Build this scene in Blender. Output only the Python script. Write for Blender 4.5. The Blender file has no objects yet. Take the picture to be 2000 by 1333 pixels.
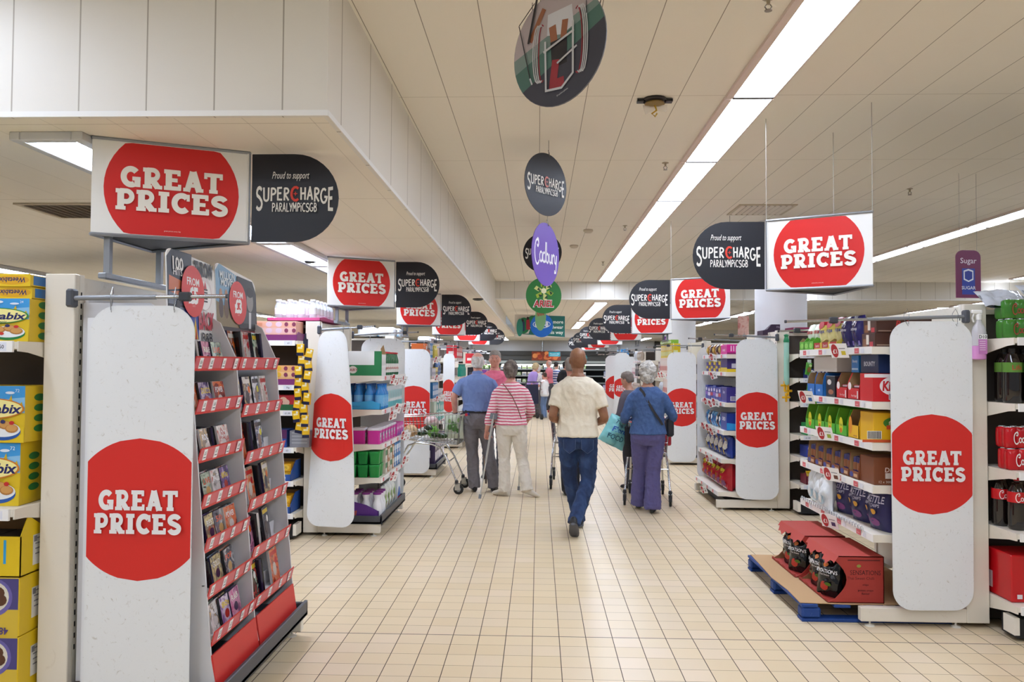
import bpy, bmesh, math, random
from mathutils import Vector, Matrix, noise
R = random.Random(11)
COL = bpy.context.scene.collection
PI = math.pi
V = Vector

# ---------------------------------------------------------------- materials
def lin(h):
    h = h.lstrip('#')
    o = []
    for i in (0, 2, 4):
        c = int(h[i:i+2], 16) / 255
        o.append(c/12.92 if c <= .04045 else ((c+.055)/1.055)**2.4)
    return (*o, 1)
MATS = {}
def M(hexc, rough=.5, metal=0.0, emit=0.0, clear=0.0, trans=0.0, coat=0.0):
    k = (hexc, rough, metal, emit, clear, trans, coat)
    if k in MATS: return MATS[k]
    m = bpy.data.materials.new('surface_%s' % hexc.strip('#')); m.use_nodes = True
    b = m.node_tree.nodes['Principled BSDF']
    b.inputs['Base Color'].default_value = lin(hexc)
    b.inputs['Roughness'].default_value = rough
    b.inputs['Metallic'].default_value = metal
    if emit:
        b.inputs['Emission Color'].default_value = lin(hexc); b.inputs['Emission Strength'].default_value = emit
    if trans:
        b.inputs['Transmission Weight'].default_value = trans
    if clear: b.inputs['Alpha'].default_value = 1-clear
    if coat: b.inputs['Coat Weight'].default_value = coat; b.inputs['Coat Roughness'].default_value = .1
    MATS[k] = m
    return m
class NT:
    """small helper for procedural node trees"""
    def __init__(s, name):
        s.m = bpy.data.materials.new(name); s.m.use_nodes = True
        s.t = s.m.node_tree; s.b = s.t.nodes['Principled BSDF']
    def n(s, typ, **kw):
        n = s.t.nodes.new(typ)
        for k, v in kw.items():
            if k in n.bl_rna.properties: setattr(n, k, v)
            else: n.inputs[k.replace('_', ' ')].default_value = v
        return n
    def l(s, a, b): s.t.links.new(a, b)
    def math(s, op, a, b=None, c=None):
        n = s.t.nodes.new('ShaderNodeMath'); n.operation = op
        for i, x in enumerate((a, b, c)):
            if x is None: continue
            if isinstance(x, (int, float)): n.inputs[i].default_value = x
            else: s.l(x, n.inputs[i])
        return n.outputs[0]
    def mix(s, f, a, b):
        n = s.t.nodes.new('ShaderNodeMix'); n.data_type = 'RGBA'
        for i, x in ((0, f), (6, a), (7, b)):
            if isinstance(x, (int, float, tuple)): n.inputs[i].default_value = x
            else: s.l(x, n.inputs[i])
        return n.outputs[2]
    def ramp(s, fac, stops, const=False):
        n = s.t.nodes.new('ShaderNodeValToRGB'); s.l(fac, n.inputs[0])
        r = n.color_ramp
        if const: r.interpolation = 'CONSTANT'
        while len(r.elements) < len(stops): r.elements.new(.5)
        for e, (p, c) in zip(r.elements, stops): e.position = p; e.color = lin(c)
        return n.outputs[0]
    def xyz(s, world=True):
        if world:
            g = s.t.nodes.new('ShaderNodeNewGeometry'); o = g.outputs['Position']
        else:
            g = s.t.nodes.new('ShaderNodeTexCoord'); o = g.outputs['Object']
        x = s.t.nodes.new('ShaderNodeSeparateXYZ'); s.l(o, x.inputs[0])
        return x.outputs, o

def floor_material():
    t = NT('cream_floor_tiles'); (x, y, z), pos = t.xyz()
    TX = TY = .1555
    ux = t.math('DIVIDE', t.math('ADD', x, 100*TX+.028), TX); uy = t.math('DIVIDE', t.math('ADD', y, 100*TY+.008), TY)
    fx = t.math('FRACT', ux); fy = t.math('FRACT', uy)
    dx = t.math('ABSOLUTE', t.math('SUBTRACT', fx, .5)); dy = t.math('ABSOLUTE', t.math('SUBTRACT', fy, .5))
    ix = t.math('FLOOR', ux); iy = t.math('FLOOR', uy)
    cb = t.n('ShaderNodeCombineXYZ'); t.l(ix, cb.inputs[0]); t.l(iy, cb.inputs[1])
    wn = t.n('ShaderNodeTexWhiteNoise', noise_dimensions='2D'); t.l(cb.outputs[0], wn.inputs['Vector'])
    ns = t.n('ShaderNodeTexNoise', Scale=3.0, Detail=3.0); t.l(pos, ns.inputs['Vector'])
    tile = t.ramp(wn.outputs['Value'], [(0, '#dcc7a2'), (.45, '#e2ceab'), (.8, '#decbac'), (1, '#e5d1b4')])
    tile = t.mix(t.math('MULTIPLY', ns.outputs['Fac'], .22), tile, lin('#d6c2a2'))
    jx = t.math('GREATER_THAN', dx, .5-.0145)
    jy = t.math('GREATER_THAN', dy, .5-.0115)
    # every seventh row a wide movement joint
    wide = t.math('LESS_THAN', t.math('ABSOLUTE', t.math('SUBTRACT', y, 4.657)), .0042)
    c = t.mix(jy, tile, lin('#8f7a60')); c = t.mix(jx, c, lin('#54463a')); c = t.mix(wide, c, lin('#5a4c40'))
    t.l(c, t.b.inputs['Base Color']); t.b.inputs['Specular IOR Level'].default_value = .32
    j = t.math('MAXIMUM', jx, jy)
    n2 = t.n('ShaderNodeTexNoise', Scale=1.3, Detail=4.0); t.l(pos, n2.inputs['Vector'])
    r = t.math('ADD', t.math('MULTIPLY', n2.outputs['Fac'], .12), .285)
    t.l(t.math('MAXIMUM', r, t.math('MULTIPLY', j, .8)), t.b.inputs['Roughness'])
    bm = t.n('ShaderNodeBump', Strength=.15, Distance=.002); t.l(t.math('SUBTRACT', 1.0, j), bm.inputs['Height']); t.l(bm.outputs[0], t.b.inputs['Normal'])
    return t.m
def ceiling_material(colour='#efe8db', x0=.59, W=.2945, L=1.57, y0=4.94, name='cream_ceiling_planks', js=1.0):
    t = NT(name); (x, y, z), pos = t.xyz()
    ux = t.math('DIVIDE', t.math('ADD', x, 200*W-x0), W); uy = t.math('DIVIDE', t.math('ADD', y, 100*L-y0), L)
    ix = t.math('FLOOR', ux)
    dx = t.math('ABSOLUTE', t.math('SUBTRACT', t.math('FRACT', t.math('ADD', ux, .5)), .5))
    dy = t.math('ABSOLUTE', t.math('SUBTRACT', t.math('FRACT', t.math('ADD', uy, .5)), .5))
    wn = t.n('ShaderNodeTexWhiteNoise', noise_dimensions='1D'); t.l(ix, wn.inputs['W'])
    c = t.mix(t.math('MULTIPLY', wn.outputs['Value'], .25), lin(colour), lin('#e8dfce'))
    jx = t.math('LESS_THAN', dx, .0075); jy = t.math('MULTIPLY', t.math('LESS_THAN', dy, .0022), .45)
    c = t.mix(jy, c, lin('#97876e')); c = t.mix(t.math('MULTIPLY', jx, .8*js), c, lin('#6e604a'))
    t.l(c, t.b.inputs['Base Color']); t.b.inputs['Roughness'].default_value = .75
    return t.m
def fascia_material(axis, W=.2945, off=.06):
    t = NT('white_fascia_panels'); o, pos = t.xyz()
    u = t.math('DIVIDE', t.math('ADD', o[axis], 200*W+off), W)
    d = t.math('ABSOLUTE', t.math('SUBTRACT', t.math('FRACT', u), .5))
    c = t.mix(t.math('MULTIPLY', t.math('GREATER_THAN', d, .5-.011), .8), lin('#e6e2da'), lin('#9a9184'))
    t.l(c, t.b.inputs['Base Color']); t.b.inputs['Roughness'].default_value = .55
    return t.m
def scuffed(base, dirt, name, scale=9.0, lo=.60, hi=.66, rough=.5, amt=.35):
    t = NT(name); o, pos = t.xyz(False)
    a = t.n('ShaderNodeTexNoise', Scale=scale, Detail=5.0, Roughness=.7, Distortion=2.5); t.l(pos, a.inputs['Vector'])
    f = t.n('ShaderNodeMapRange'); t.l(a.outputs['Fac'], f.inputs[0]); f.inputs[1].default_value = lo; f.inputs[2].default_value = hi
    c = t.mix(t.math('MULTIPLY', f.outputs[0], amt), lin(base), lin(dirt))
    t.l(c, t.b.inputs['Base Color']); t.b.inputs['Roughness'].default_value = rough
    return t.m
def cover_material(name, cols, scale=14.0, gloss=.18):
    """printed cover picture: blotches that differ from copy to copy"""
    t = NT(name); o, pos = t.xyz(False)
    oi = t.n('ShaderNodeObjectInfo')
    ad = t.n('ShaderNodeVectorMath', operation='ADD'); t.l(pos, ad.inputs[0])
    cb = t.n('ShaderNodeCombineXYZ'); t.l(t.math('MULTIPLY', oi.outputs['Random'], 37.0), cb.inputs[0]); t.l(t.math('MULTIPLY', oi.outputs['Random'], 11.0), cb.inputs[2])
    t.l(cb.outputs[0], ad.inputs[1])
    a = t.n('ShaderNodeTexNoise', Scale=scale, Detail=4.0, Distortion=1.2); t.l(ad.outputs[0], a.inputs['Vector'])
    k = t.math('FRACT', t.math('ADD', t.math('MULTIPLY', a.outputs['Fac'], 1.5), oi.outputs['Random']))
    n = len(cols)
    t.l(t.ramp(k, [((i+.5)/n, c) for i, c in enumerate(cols)]), t.b.inputs['Base Color'])
    t.b.inputs['Roughness'].default_value = gloss
    return t.m

WHITE = M('#f1f0ee', .55); CREAM = scuffed('#e7dfd0', '#b5a48a', 'cream_powder_coat', 5.0, .6, .8, .45, .5)
CREAMF = M('#e4dccb', .45); RED = M('#d8201c', .5); BLACK = M('#101014', .35); NAVY = M('#15161f', .42)
STEEL = M('#b9bcc0', .22, 1.0); DKSTEEL = M('#5c5e63', .35, .8); GREY = M('#8c8f94', .4, .3); TRAYG = M('#43464d', .45)
DARK = M('#1b1a1b', .6); CARD = M('#a5835a', .85); PRED = M('#cf3c46', .4); TAGW = M('#f4f4f4', .5); INK = M('#222226', .6)
BANNER = scuffed('#e9ebec', '#a39a86', 'scuffed_white_banner', 22.0, .60, .72, .5, .55)
RUBBER = M('#17171a', .6); CHROME = M('#c9cbce', .16, 1.0)

# ---------------------------------------------------------------- text and lettering
TXT = {}
def text_mesh(s, bold=0.0, shear=0.0, res=2):
    k = (s, bold, shear, res)
    if k in TXT: return TXT[k]
    c = bpy.data.curves.new('lettering', 'FONT'); c.body = s; c.resolution_u = res; c.offset = bold; c.shear = shear; c.size = 1
    o = bpy.data.objects.new('lettering', c); COL.objects.link(o)
    me = bpy.data.meshes.new_from_object(o.evaluated_get(bpy.context.evaluated_depsgraph_get()))
    vs = [tuple(v.co[:2]) for v in me.vertices]; fs = [tuple(p.vertices) for p in me.polygons]
    bpy.data.objects.remove(o); bpy.data.curves.remove(c); bpy.data.meshes.remove(me)
    if not vs: vs = [(0, 0)]
    TXT[k] = (vs, fs)
    return TXT[k]
def arc(cx, cy, rx, ry, a0, a1, n=10):
    return [(cx+rx*math.cos(math.radians(a0+(a1-a0)*i/n)), cy+ry*math.sin(math.radians(a0+(a1-a0)*i/n))) for i in range(n+1)]
S_ = .27; H_ = .185
SLAB = {  # bold slab capitals: (strokes [(points, width)], advance)
 'G': ([(arc(.46, .5, .34, .385, 42, 300, 24), .25), ([(.53, .42), (.92, .42)], .17), ([(.77, .02), (.77, .48)], .25)], .97),
 'R': ([([(.23, 0), (.23, 1)], S_), ([(0, .91), (.3, .91)], .18), ([(0, .08), (.44, .08)], .16), ([(.2, .91)]+arc(.46, .68, .24, .235, 88, -88, 14)+[(.2, .45)], .2), ([(.42, .46), (.72, .06)], .27), ([(.62, .08), (.93, .08)], .16)], .95),
 'E': ([([(.23, 0), (.23, 1)], S_), ([(0, .91), (.76, .91)], .18), ([(.1, .5), (.66, .5)], .17), ([(0, .09), (.8, .09)], .18), ([(.72, .72), (.72, 1)], .14), ([(.76, 0), (.76, .3)], .14)], .88),
 'A': ([([(.19, 0), (.46, 1)], .25), ([(.48, 1), (.8, 0)], .29), ([(.24, .3), (.72, .3)], .16), ([(.3, .93), (.55, .93)], .14), ([(0, .08), (.34, .08)], .16), ([(.64, .08), (1.0, .08)], .16)], .98),
 'T': ([([(.46, 0), (.46, 1)], S_), ([(0, .91), (.92, .91)], .18), ([(.07, .7), (.07, 1)], .14), ([(.85, .7), (.85, 1)], .14), ([(.25, .08), (.68, .08)], .16)], .95),
 'P': ([([(.23, 0), (.23, 1)], S_), ([(0, .91), (.3, .91)], .18), ([(0, .08), (.46, .08)], .16), ([(.2, .91)]+arc(.48, .655, .25, .26, 88, -88, 14)+[(.2, .4)], .21)], .88),
 'I': ([([(.25, 0), (.25, 1)], S_), ([(0, .91), (.5, .91)], .18), ([(0, .09), (.5, .09)], .18)], .56),
 'C': ([(arc(.47, .5, .34, .385, 45, 315, 24), .25), ([(.77, .62), (.77, .96)], .13)], .88),
 'S': ([(arc(.41, .7, .28, .2, 20, 200, 14)+arc(.41, .3, .3, .2, 100, 20, 3)[0:0]+[(.2, .58), (.42, .5), (.6, .42)]+arc(.4, .29, .28, .2, 20, -165, 15), .235)], .8)}
HAND = {  # hand-drawn capitals
 'S': ([arc(.33, .72, .25, .22, 30, 215, 6)+[(.35, .5)]+arc(.3, .22, .28, .24, 60, -150, 7)], .62), 'U': ([[(.08, 1), (.1, .3)]+arc(.32, .25, .22, .23, 190, 350, 6)+[(.55, 1)]], .66),
 'P': ([[(.1, 0), (.12, 1)], [(.1, .97)]+arc(.28, .75, .24, .22, 80, -80, 6)+[(.12, .5)]], .58), 'E': ([[(.5, .98), (.1, .95), (.1, .03), (.52, .02)], [(.1, .52), (.44, .54)]], .58),
 'R': ([[(.1, 0), (.12, 1)], [(.1, .97)]+arc(.28, .76, .22, .21, 80, -80, 6)+[(.14, .52), (.52, 0)]], .6), 'C': ([arc(.36, .5, .3, .47, 50, 310, 9)], .62),
 'H': ([[(.08, 1), (.1, 0)], [(.5, 1), (.48, 0)], [(.1, .5), (.5, .53)]], .62), 'A': ([[(.04, 0), (.3, 1), (.54, 0)], [(.14, .35), (.46, .37)]], .62),
 'G': ([arc(.36, .5, .3, .47, 50, 350, 10)+[(.4, .44)]], .7), 'L': ([[(.1, 1), (.1, .03), (.48, .05)]], .5), 'Y': ([[(.04, 1), (.28, .5)], [(.54, 1), (.2, 0)]], .56),
 'M': ([[(.05, 0), (.12, 1), (.36, .4), (.6, 1), (.66, 0)]], .75), 'I': ([[(.1, .7), (.1, 0)], [(.1, .92), (.1, 1)]], .24), 'B': ([[(.1, 0), (.12, 1)], [(.1, .97)]+arc(.26, .76, .2, .2, 80, -80, 5)+[(.12, .53)]+arc(.28, .27, .24, .25, 80, -80, 5)+[(.1, .02)]], .6)}
SCRIPT = {  # looped handwriting
 'C': ([arc(.42, .45, .4, .62, 60, 320, 12), arc(.5, .93, .14, .2, -150, 130, 7)], .78), 'a': ([arc(.24, .25, .2, .25, 60, 330, 8), [(.44, .5), (.42, .1), (.56, .02)]], .52),
 'd': ([arc(.24, .25, .2, .25, 60, 330, 8), [(.5, 1.05), (.42, .1), (.56, .02)]], .55), 'b': ([[(.1, 1.05), (.1, .15)]+arc(.26, .24, .17, .24, 200, 500, 9)], .5), 'u': ([[(.06, .5), (.08, .12), (.24, 0), (.4, .14), (.44, .5)], [(.44, .5), (.44, .08), (.56, .02)]], .54),
 'r': ([[(.08, .5), (.1, 0)], [(.1, .34), (.24, .5), (.36, .46)]], .38), 'y': ([[(.06, .5), (.12, .12), (.3, .04), (.42, .5)], [(.44, .5), (.3, -.4), (.08, -.42), (.1, -.28)]], .5), 'o': ([arc(.25, .25, .2, .25, 60, 420, 10)], .48), 'c': ([arc(.25, .25, .2, .25, 50, 320, 8)], .44),
 'l': ([[(.08, .1), (.3, .9), (.22, 1.1), (.12, .9), (.14, .1), (.3, .02)]], .32), '-': ([[(.05, .3), (.3, .3)]], .34)}

# ---------------------------------------------------------------- mesh builder
class MB:
    def __init__(s): s.v = []; s.f = []; s.m = []; s.mats = []; s.flat = []
    def mi(s, m):
        if m not in s.mats: s.mats.append(m)
        return s.mats.index(m)
    def add(s, vs, fs, m):
        b = len(s.v); k = s.mi(m)
        s.v.extend(V(p) for p in vs)
        for f in fs: s.f.append(tuple(b+i for i in f)); s.m.append(k)
    def box(s, x0, x1, y0, y1, z0, z1, m, b=0.0, faces=None):
        if x0 > x1: x0, x1 = x1, x0
        if y0 > y1: y0, y1 = y1, y0
        if z0 > z1: z0, z1 = z1, z0
        fm = faces or {}
        if b <= 0:
            p = [(x, y, z) for x in (x0, x1) for y in (y0, y1) for z in (z0, z1)]
            q = {'-x': (0, 1, 3, 2), '+x': (4, 6, 7, 5), '-y': (0, 4, 5, 1), '+y': (2, 3, 7, 6), '-z': (0, 2, 6, 4), '+z': (1, 5, 7, 3)}
            for k, f in q.items(): s.add([p[i] for i in f], [(0, 1, 2, 3)], fm.get(k, m))
            return
        b = min(b, (x1-x0)/2.01, (y1-y0)/2.01, (z1-z0)/2.01)
        lo, hi = (x0, y0, z0), (x1, y1, z1)
        def P(sx, sy, sz, ax):
            sg = (sx, sy, sz); o = []
            for i in range(3):
                c = hi[i] if sg[i] > 0 else lo[i]
                o.append(c if i == ax else c - sg[i]*b)
            return tuple(o)
        nm = 'xyz'
        for ax in range(3):
            a, c = (ax+1) % 3, (ax+2) % 3
            for sg in (1, -1):
                q = []
                for sa, sc in ((-1, -1), (1, -1), (1, 1), (-1, 1)):
                    t = [0, 0, 0]; t[ax] = sg; t[a] = sa; t[c] = sc; q.append(P(*t, ax))
                s.add(q if sg > 0 else q[::-1], [(0, 1, 2, 3)], fm.get(('+' if sg > 0 else '-')+nm[ax], m))
            for sa in (1, -1):
                for sc in (1, -1):
                    q = []
                    for e, face in ((-1, a), (1, a), (1, c), (-1, c)):
                        t = [0, 0, 0]; t[ax] = e; t[a] = sa; t[c] = sc; q.append(P(*t, face))
                    s.add(q if sa*sc < 0 else q[::-1], [(0, 1, 2, 3)], m)
        for sx in (1, -1):
            for sy in (1, -1):
                for sz in (1, -1):
                    q = [P(sx, sy, sz, 0), P(sx, sy, sz, 1), P(sx, sy, sz, 2)]
                    s.add(q if sx*sy*sz > 0 else q[::-1], [(0, 1, 2)], m)
    def prism(s, poly, z0, z1, m, mtop=None, mbot=None):
        n = len(poly)
        s.add([(x, y, z0) for x, y in poly], [tuple(range(n))[::-1]], mbot or m); s.add([(x, y, z1) for x, y in poly], [tuple(range(n))], mtop or m)
        for i in range(n):
            j = (i+1) % n
            s.add([(*poly[i], z0), (*poly[j], z0), (*poly[j], z1), (*poly[i], z1)], [(0, 1, 2, 3)], m)
    def plate(s, poly, o, u, v, th, m, mback=None):
        """flat outline with thickness th behind it; u,v directions of the outline"""
        o, u, v = V(o), V(u), V(v); n = u.cross(v).normalized(); k = len(poly)
        a = [o+u*x+v*y for x, y in poly]; b = [p-n*th for p in a]
        s.add(a, [tuple(range(k))], m); s.add(b, [tuple(range(k))[::-1]], mback or m)
        for i in range(k):
            j = (i+1) % k; s.add([a[i], b[i], b[j], a[j]], [(0, 1, 2, 3)], m)
    def rings(s, rs, m, cap=True, closed=False):
        n = len(rs[0]); fs = []
        vs = [p for r in rs for p in r]; k = len(rs)
        for i in range(k if closed else k-1):
            i2 = (i+1) % k
            for j in range(n):
                j2 = (j+1) % n; fs.append((i*n+j, i*n+j2, i2*n+j2, i2*n+j))
        if cap and not closed:
            fs.append(tuple(range(n))[::-1]); fs.append(tuple((k-1)*n+j for j in range(n)))
        s.add(vs, fs, m)
    def tube(s, pts, r, m, n=8, cap=True, closed=False):
        pts = [V(p) for p in pts]; k = len(pts); rs = []; up = None
        for i, p in enumerate(pts):
            if closed: d = pts[(i+1) % k]-pts[i-1]
            else: d = pts[min(i+1, k-1)]-pts[max(i-1, 0)]
            d = d.normalized() if d.length > 1e-9 else V((0, 0, 1))
            if up is None: up = V((0, 0, 1)) if abs(d.z) < .9 else V((1, 0, 0))
            a = d.cross(up)
            if a.length < 1e-4: a = d.cross(V((0, 1, 0)))
            a.normalize(); b = a.cross(d).normalized()
            if b.length > .5: up = b
            rr = r[i] if isinstance(r, (list, tuple)) else r
            rs.append([p+a*rr*math.cos(2*PI*j/n)+b*rr*math.sin(2*PI*j/n) for j in range(n)])
        s.rings([list(reversed(q)) for q in rs], m, cap, closed)
    def lathe(s, prof, m, n=16, o=(0, 0, 0), sx=1, sy=1):
        o = V(o)
        s.rings([[o+V((r*sx*math.cos(2*PI*j/n), r*sy*math.sin(2*PI*j/n), z)) for j in range(n)] for r, z in prof], m)
    def ball(s, c, rx, ry, rz, m, n=12, k=8):
        c = V(c)
        s.rings([[c+V((rx*math.sin(a)*math.cos(2*PI*j/n), ry*math.sin(a)*math.sin(2*PI*j/n), -rz*math.cos(a))) for j in range(n)] for a in [PI*(i+.02)/(k+.04) for i in range(k+1)]], m)
    def warp(s, fn): s.v = [V(fn(p)) for p in s.v]; return s
    def xf(s, mat): s.v = [mat @ p for p in s.v]; return s
    def mesh(s, name, ang=38):
        me = bpy.data.meshes.new(name); me.from_pydata(s.v, [], s.f)
        for m in s.mats: me.materials.append(m)
        me.polygons.foreach_set('material_index', s.m); me.polygons.foreach_set('use_smooth', [True]*len(s.f))
        me.validate(); me.set_sharp_from_angle(angle=math.radians(ang)); me.update()
        return me
    def build(s, name, parent=None, loc=(0, 0, 0), rz=0.0, ang=38, **kw):
        return obj(name, s.mesh(name, ang), parent, loc, rz, **kw)
class Art:
    """printing laid on a flat face: rectangles, discs, words"""
    def __init__(s, mb, o, u, v):
        s.mb = mb; s.o = V(o); s.u = V(u).normalized(); s.v = V(v).normalized(); s.n = s.u.cross(s.v); s.k = 1
    def P(s, x, y, e=0): return s.o+s.u*x+s.v*y+s.n*(.0003*s.k)
    def poly(s, pts, m): s.mb.add([s.P(*p) for p in pts], [tuple(range(len(pts)))], m); s.k += 1
    def rect(s, x, y, w, h, m): s.poly([(x, y), (x+w, y), (x+w, y+h), (x, y+h)], m)
    def disc(s, x, y, rx, ry, m, n=28, cx=None, cy=None):
        pts = [(rx*math.cos(2*PI*i/n), ry*math.sin(2*PI*i/n)) for i in range(n)]
        if cx: pts = [(max(-cx, min(cx, a)), b) for a, b in pts]
        if cy: pts = [(a, max(-cy, min(cy, b))) for a, b in pts]
        s.poly([(x+a, y+b) for a, b in pts], m)
    def text(s, t, x, y, size, m, bold=0.012, shear=0.0, align='c', sx=1.0, width=None, rot=0.0):
        vs, fs = text_mesh(t, bold, shear)
        w = max(p[0] for p in vs); k = size/.73
        if width: sx = width/max(w*k, 1e-6)
        ox = {'c': w/2, 'l': 0, 'r': w}[align]; c, sn = math.cos(rot), math.sin(rot)
        q = [((a-ox)*k*sx, (b-.36)*k) for a, b in vs]
        s.mb.add([s.P(x+a*c-b*sn, y+a*sn+b*c) for a, b in q], fs, m); s.k += 1
    def stroke(s, pts, w, m, f):
        D = []
        for i in range(len(pts)-1):
            d = V((*pts[i+1], 0))-V((*pts[i], 0)); D.append(d.normalized() if d.length > 1e-6 else None)
        D = [d for d in D]
        for i in range(len(pts)-1):
            d = D[i]
            if d is None: continue
            a, b = V((*pts[i], 0)), V((*pts[i+1], 0)); nn = V((-d.y, d.x, 0))*(w/2)
            def ext(o): return min(w*.45, w/2*math.tan(min(1.4, d.angle(o, 0))/2)) if o is not None else 0
            e0 = d*(ext(D[i-1]) if i else 0); e1 = d*(ext(D[i+1]) if i < len(D)-1 else 0)
            q = [a-e0-nn, b+e1-nn, b+e1+nn, a-e0+nn]
            s.mb.add([s.P(*f(p.x, p.y)) for p in q], [(0, 1, 2, 3)], m); s.k += .12
        s.k += .5
    def word(s, t, font, x, y, size, m, w=None, gap=.06, jig=None, width=None, slope=0.0):
        """word in one of the stroke alphabets, centred on x,y"""
        fn = {'slab': SLAB, 'hand': HAND, 'script': SCRIPT}[font]
        adv = [fn[c][1]+gap for c in t]; W = sum(adv)-gap; sx = (width/size/W) if width else 1.0; cx = 0
        for i, c in enumerate(t):
            hk, dy = jig[i] if jig else (1, 0)
            def f(px, py, cx=cx, hk=hk, dy=dy): 
                X = (cx+px-W/2)*size*sx
                return (x+X, y+(py*hk-.5+dy)*size+X*slope)
            for st in fn[c][0]:
                if font == 'slab': s.stroke(st[0], st[1]*1.14, m, f)
                else: s.stroke(st, w or .13, m, f)
            cx += adv[i]
    def great_prices(s, x, y, k, m, wk=1.0, sp=.59):
        s.word('GREAT', 'slab', x-.006*k, y+sp*k, k, m, width=4.15*k*wk); s.word('PRICES', 'slab', x, y-sp*k, k, m, width=4.55*k*wk)
    def supercharge(s, x, y, w, m, red, top=True):
        k = w/6.6
        jig = [(1.9, -.75), (1.15, -.1), (1.1, -.1), (1.05, 0), (1.05, -.05), (1.15, -.1), (1.05, 0), (1.05, 0), (1.15, -.15), (1.25, -.3), (1.85, -.85)]
        s.word('SUPER', 'hand', x-w*.285, y, k, m, .16, jig=jig[:5], width=w*.43); s.word('HARGE', 'hand', x+w*.282, y, k, m, .16, jig=jig[6:], width=w*.43)
        s.word('C', 'hand', x+w*.002, y, k*1.2, red, .17, width=w*.11); s.rect(x-.015*w, y-.005*w, .05*w, .01*w, red); s.rect(x+.005*w, y-.025*w, .01*w, .05*w, red)
        s.word('PARALYMPICSGB', 'hand', x, y-k*1.15, k*.72, m, .15, width=w*.58)
        if top: s.text('Proud to support', x-.05*w, y+k*1.55, k*.62, m, .004, .35, width=w*.48)

# ---------------------------------------------------------------- objects
def tag(o, label=None, cat=None, group=None, kind=None):
    if label: o['label'] = label
    if cat: o['category'] = cat
    if group: o['group'] = group
    if kind: o['kind'] = kind
    return o
def obj(name, me, parent=None, loc=(0, 0, 0), rz=0.0, label=None, cat=None, group=None, kind=None):
    o = bpy.data.objects.new(name, me); COL.objects.link(o); o.location = loc; o.rotation_euler = (0, 0, rz)
    if parent: o.parent = parent
    return tag(o, label, cat, group, kind)
def empty(name, loc=(0, 0, 0), rz=0.0, label=None, cat=None, group=None):
    o = bpy.data.objects.new(name, None); COL.objects.link(o); o.location = loc; o.rotation_euler = (0, 0, rz); o.empty_display_size = .05
    return tag(o, label, cat, group)
class Proto:
    """one kind of product: its meshes, placed as often as the shelves hold it"""
    def __init__(s, name, parts, dims): s.name = name; s.parts = parts; s.w, s.d, s.h = dims
    def place(s, loc, rz=0.0, label=None, cat=None, group=None, tilt=None, sc=None):
        if len(s.parts) == 1:
            o = obj(s.name, s.parts[0][1], None, loc, rz, label, cat, group)
        else:
            o = empty(s.name, loc, rz, label, cat, group)
            for n, me in s.parts: obj(n, me, o)
        if tilt: o.rotation_euler = (tilt[0], tilt[1], rz)
        if sc: o.scale = sc
        return o
ORD = ['first', 'second', 'third', 'fourth', 'fifth', 'sixth', 'seventh', 'eighth', 'ninth', 'tenth', 'eleventh', 'twelfth', 'thirteenth', 'fourteenth', 'fifteenth', 'sixteenth', 'seventeenth', 'eighteenth', 'nineteenth', 'twentieth']
# ---------------------------------------------------------------- setting
def struct(name, mb): return mb.build(name, kind='structure')
ZC, ZS, ZB, XS, YS, YB = 3.3, 2.66, 2.93, -.90, 3.27, 16.15
b = MB(); b.box(-14, 14, -4, 40, -.1, 0, floor_material()); struct('floor', b)
CM = ceiling_material()
b = MB(); b.box(XS, 14, -4, YB, ZC, ZC+.1, CM)
b.box(XS, 14, YB+.12, 30, ZB, ZB+.1, CM); b.box(-14, XS-.1, -4, YS, ZC, ZC+.1, CM); b.box(XS-.1, XS, -4, YS, ZC, ZC+.1, CM); struct('ceiling', b)
b = MB(); b.box(-14, XS-.02, YS+.02, 30, ZS-.012, ZS+.08, ceiling_material(x0=.59-.1, name='soffit_planks', js=.3)); struct('ceiling_soffit', b)
FX, FY = fascia_material(0, off=.21), fascia_material(1, .6, .1)
b = MB(); b.box(-14, XS, YS, YS+.02, ZS-.012, ZC, FX); b.box(-14, XS+.004, YS-.006, YS, ZS-.012, ZS+.012, WHITE); struct('trim_1', b)
b = MB(); b.box(XS-.02, XS, YS+.02, 21.5, ZS-.012, ZC+.05, FY); b.box(XS-.001, XS+.005, YS, 21.5, ZS-.012, ZS+.012, WHITE); struct('trim_2', b)
b = MB(); b.box(XS, 14, YB, YB+.12, ZB, ZC+.05, FX); b.box(XS, 14, YB-.005, YB, ZB, ZB+.02, WHITE); struct('trim_3', b)
b = MB(); b.box(-14, 14, 36, 36.2, 0, 3.4, M('#a9aaac', .7)); struct('wall_back', b)
b = MB(); b.box(-14.2, -14, -4, 36, 0, 3.4, M('#d8d4cc', .7)); struct('wall_left', b)
b = MB(); b.box(14, 14.2, -4, 36, 0, 3.4, fascia_material(1, 1.2)); struct('wall_right', b)
b = MB(); b.box(-14, 14, 30, 36, 2.62, 2.7, M('#c9c4ba', .7)); b.box(-14, 14, 29.98, 30, 2.62, 3.1, WHITE); struct('ceiling_back', b)
for i, (x, y, w) in enumerate(((2.87, 9.4, .59), (2.88, 16.0, .59), (3.6, 21.5, .45), (-6.4, 13.0, .5))):
    b = MB(); b.lathe([(w/2, 0), (w/2, ZC if y < YB else ZB)], M('#e8e8ea', .5), 40, (x, y, 0)); struct('column_%d' % (i+1), b)

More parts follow.
